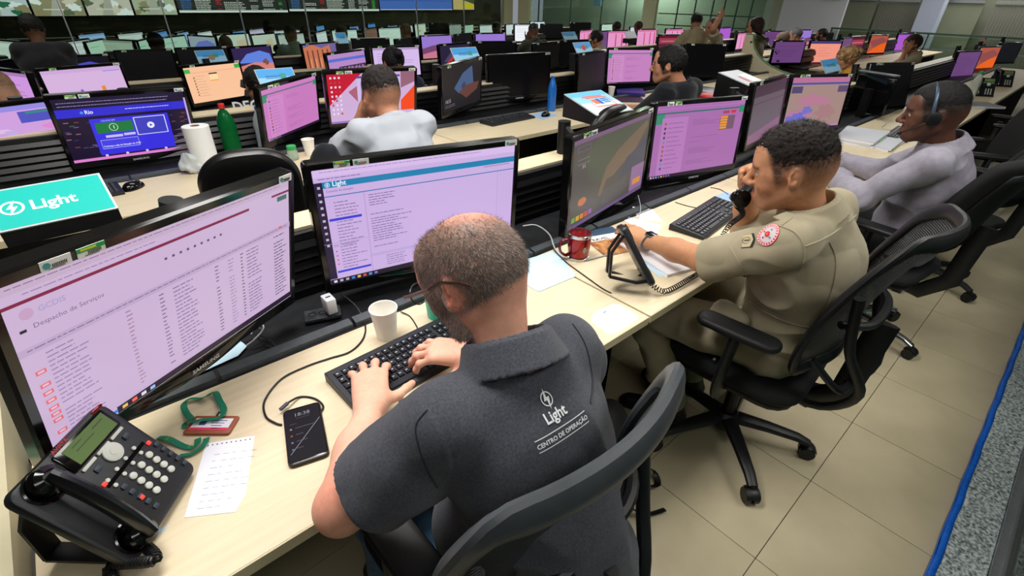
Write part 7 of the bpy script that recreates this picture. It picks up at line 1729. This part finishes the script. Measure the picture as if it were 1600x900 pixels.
# --- second row things
p = dk_(335, 266, ZD); rl = thing('paper_roll', 'big white paper towel roll beside the blue web page monitor', 'paper roll', (p.x-.02, p.y+.03, ZD))
m = MB(); m.lathe([(.058, 0), (.060, .002), (.060, .218), (.058, .22), (.020, .22), (.020, .01)], 32); m.build('roll', mat('tissue_paper', (226, 228, 230), .9, bump=.3, bscale=250), rl)
m = MB(); m.lathe([(.0205, .0), (.0205, .221), (.0185, .221), (.0185, .0)], 24); m.build('cardboard_core', mat('cardboard', (150, 116, 90), .8), rl)
Bg = Field((0, 0, 0), (.24, .2, .20), .006); Bg.ell((.12, .10, .035), (.070, .05, .035), None, .03); Bg.ell((.10, .09, .07), (.035, .03, .03), None, .03)
v_, q_ = Bg.mesh(disp=folds(2, .012, 22)); bg_ = np_mesh('plastic_bag', v_-A(.12, .1, .0), q_, mat('white_plastic_bag', (206, 212, 216), .35, trans=.2)); p = dk_(312, 270); bg_.location = (p.x, p.y+.03, ZD-.003); tag(bg_, 'crumpled white plastic bag against the paper towel roll', 'bag')
p = dk_(366, 252); bottle('green plastic bottle with red cap behind the paper towel roll', p.x+.02, p.y+.04, .29, .045, (20, 120, 60), (205, 40, 44))
p = dk_(406, 240); bottle('clear water bottle with blue cap left of the pink chat monitor', p.x+.05, p.y+.02, .25, .042, (214, 222, 230), (40, 90, 200))
p = dk_(459, 249); jr = thing('jar', 'small glass jar with a green lid beside the paper cup in row two', 'jar', (p.x, p.y, ZD))
m = MB(); m.lathe([(.026, 0), (.028, .004), (.028, .045), (.022, .055), (.022, .06)], 20); m.build('jar_glass', mat('frosted_glass', (196, 220, 206), .2, trans=.6), jr); m = MB(); m.lathe([(.024, .055), (.025, .057), (.025, .074), (.022, .077)], 20); m.build('lid', mat('green_lid', (40, 170, 90), .4), jr)
p = dk_(485, 241); cup('white paper cup left of the man in white', p.x, p.y, .024, .034, .085)
p = dk_(512, 243); keyboard('keyboard half hidden by the man in white', 1.17, 2.62, R_(4), .43, .14)
p = dk_(797, 188); keyboard('flat black keyboard on the empty second row desk', p.x-.02, p.y, R_(3), .44, .14)
o, c_ = sheet('mouse_pad', 'small pale blue pad under the mouse in row two', 'mouse pad', [(826, 181), (848, 174), (873, 180), (848, 187)], mat('blue_pad'))
p = dk_(853, 181); mouse('black mouse on the pale pad in row two', p.x, p.y, R_(-70))
p = dk_(861, 173); bottle('matt blue metal bottle before the switched off monitor', p.x, p.y, .26, .034, (28, 108, 196), (20, 90, 176), glass=False)
p = dk_(210, 294); mouse('black mouse in front of the blue web page monitor', p.x, p.y, R_(-50))
p = dk_(172, 300); keyboard('keyboard end peeking from behind the turquoise sign', p.x-.17, p.y-.02, R_(4), .43, .14)
o, w_, h_ = flatbook('laptop', 'closed grey laptop on the second row desk', [(1083, 141), (1092, 134), (1128, 138), (1122, 146)], .018, mat('grey_laptop', (120, 126, 134), .35, .5), cat='laptop', edge=M_BLACK)
flatbook('blue_folder', 'dark blue folders stacked under the pink chat monitor near the man in black', [(962, 143), (966, 137), (1006, 137), (1005, 147)], .03, mat('blue_folder', (44, 46, 120), .4), cat='folder', edge=mat('blue_folder'))
p = dk_(957, 150); cup('white cup beside the dark blue folders', p.x, p.y+.02, .024, .032, .08)
flatbook('tray', 'black mouse mat in front of the pink chat monitor near the man in black', [(962, 158), (965, 150), (1006, 150), (1004, 160)], .004, M_BLACK, cat='mat', edge=M_BLACK)
p = dk_(1104, 155); rd = thing('seat_cushion', 'red round cushion top behind the purple chat monitor', 'cushion', (p.x-.6, p.y-.35, .86)); m = MB(); m.lathe([(.01, .03), (.09, .03), (.11, .02), (.11, -.01), (.0, -.02)], 20); m.build('cushion_cover', mat('red_vinyl', (190, 20, 40), .4), rd)
# jackets
def drape(name, label, c, r, m, seed, cat='jacket', parts=()):
    lo = A(*c)-A(*r)-.06; hi = A(*c)+A(*r)+.06; F = Field(lo, hi, .008); F.ell(c, r, None, .02); F.ell(A(*c)-[0, 0, r[2]*.5], (r[0]*.95, r[1]*1.1, r[2]*.55), None, .05)
    v, q = F.mesh(disp=folds(seed, .016, 9, (1.4, 1.4, .5))); o = np_mesh(name, v, q, m); tag(o, label, cat); return o
JK = cloth('dark_navy_jacket', (26, 30, 36), .2, 30, .4, 500)
jk = drape('hanging_jacket', 'dark jacket with an orange cord hung between the two nearest monitors', (.80, 2.16, .74), (.10, .06, .22), JK, 4)
cord = MB(); cord.tube(spline([un(453, 285, Y=2.10), un(449, 293, Y=2.10), un(457, 288, Y=2.10), un(452, 299, Y=2.10), un(449, 303, Y=2.1)], 5), .004, 6); cord.build('drawstring', mat('orange_cord', (226, 96, 40), .6), jk)
sj = drape('striped_track_jacket', 'navy track jacket with red trim and white stripes over a chair back', (2.50, 3.55, .93), (.13, .07, .16), cloth('navy_jersey', (28, 30, 60)), 5)
for k in range(3):
    m = MB(); m.tube(spline([(2.53+.026*k, 3.49, 1.07), (2.545+.026*k, 3.455, .98), (2.54+.026*k, 3.44, .86), (2.54+.026*k, 3.45, .78)], 5), .006, 6); m.build('white_stripe', mat('stripe_white', (226, 226, 232), .6), sj)
m = MB(); m.tube(spline([(2.40, 3.50, 1.06), (2.46, 3.50, 1.10), (2.54, 3.50, 1.09)], 5), .014, 6); m.build('red_collar', mat('red_trim', (190, 30, 50), .6), sj)
task_chair('chair carrying the striped track jacket', 2.50, 3.85, 0, back='fabric', seat_z=.46, bh=.34, arms=False)
# backpack on the floor
bk_o = thing('backpack', 'black backpack on the floor behind the polo man\'s chair', 'backpack', (.98, .62, 0), R_(25))
F = Field((-.25, -.2, 0), (.25, .2, .5), .007); F.ell((0, 0, .20), (.16, .09, .21), None, .03); F.ell((0, .0, .10), (.16, .11, .10), None, .05); F.ell((0, -.10, .16), (.10, .04, .11), None, .03)
v_, q_ = F.mesh(disp=folds(6, .008, 14)); np_mesh('bag_body', v_, q_, mat('black_nylon', (18, 18, 20), .6, bump=.3, bscale=400), bk_o)
for P in ([(.12, -.10, .30), (.20, -.14, .12), (.24, -.15, .015)], [(.14, -.08, .06), (.20, -.14, .012), (.29, -.16, .008)], [(-.05, -.12, .06), (-.02, -.19, .012), (.03, -.25, .008)], [(.10, -.12, .10), (.16, -.18, .03), (.12, -.21, .012), (.08, -.17, .03)]):
    m = MB(); m.tube(spline(P, 6), .011, 6, flat=(1, .15), up=(.3, .3, 1)); m.build('strap', M_BLACK, bk_o)
m = MB(); m.rbox(.17, .20, -.15, -.13, .06, .10, .004, 2, .002); m.build('buckle', M_GLOSS, bk_o)
reorigin_list = []
bpy.context.view_layer.update()
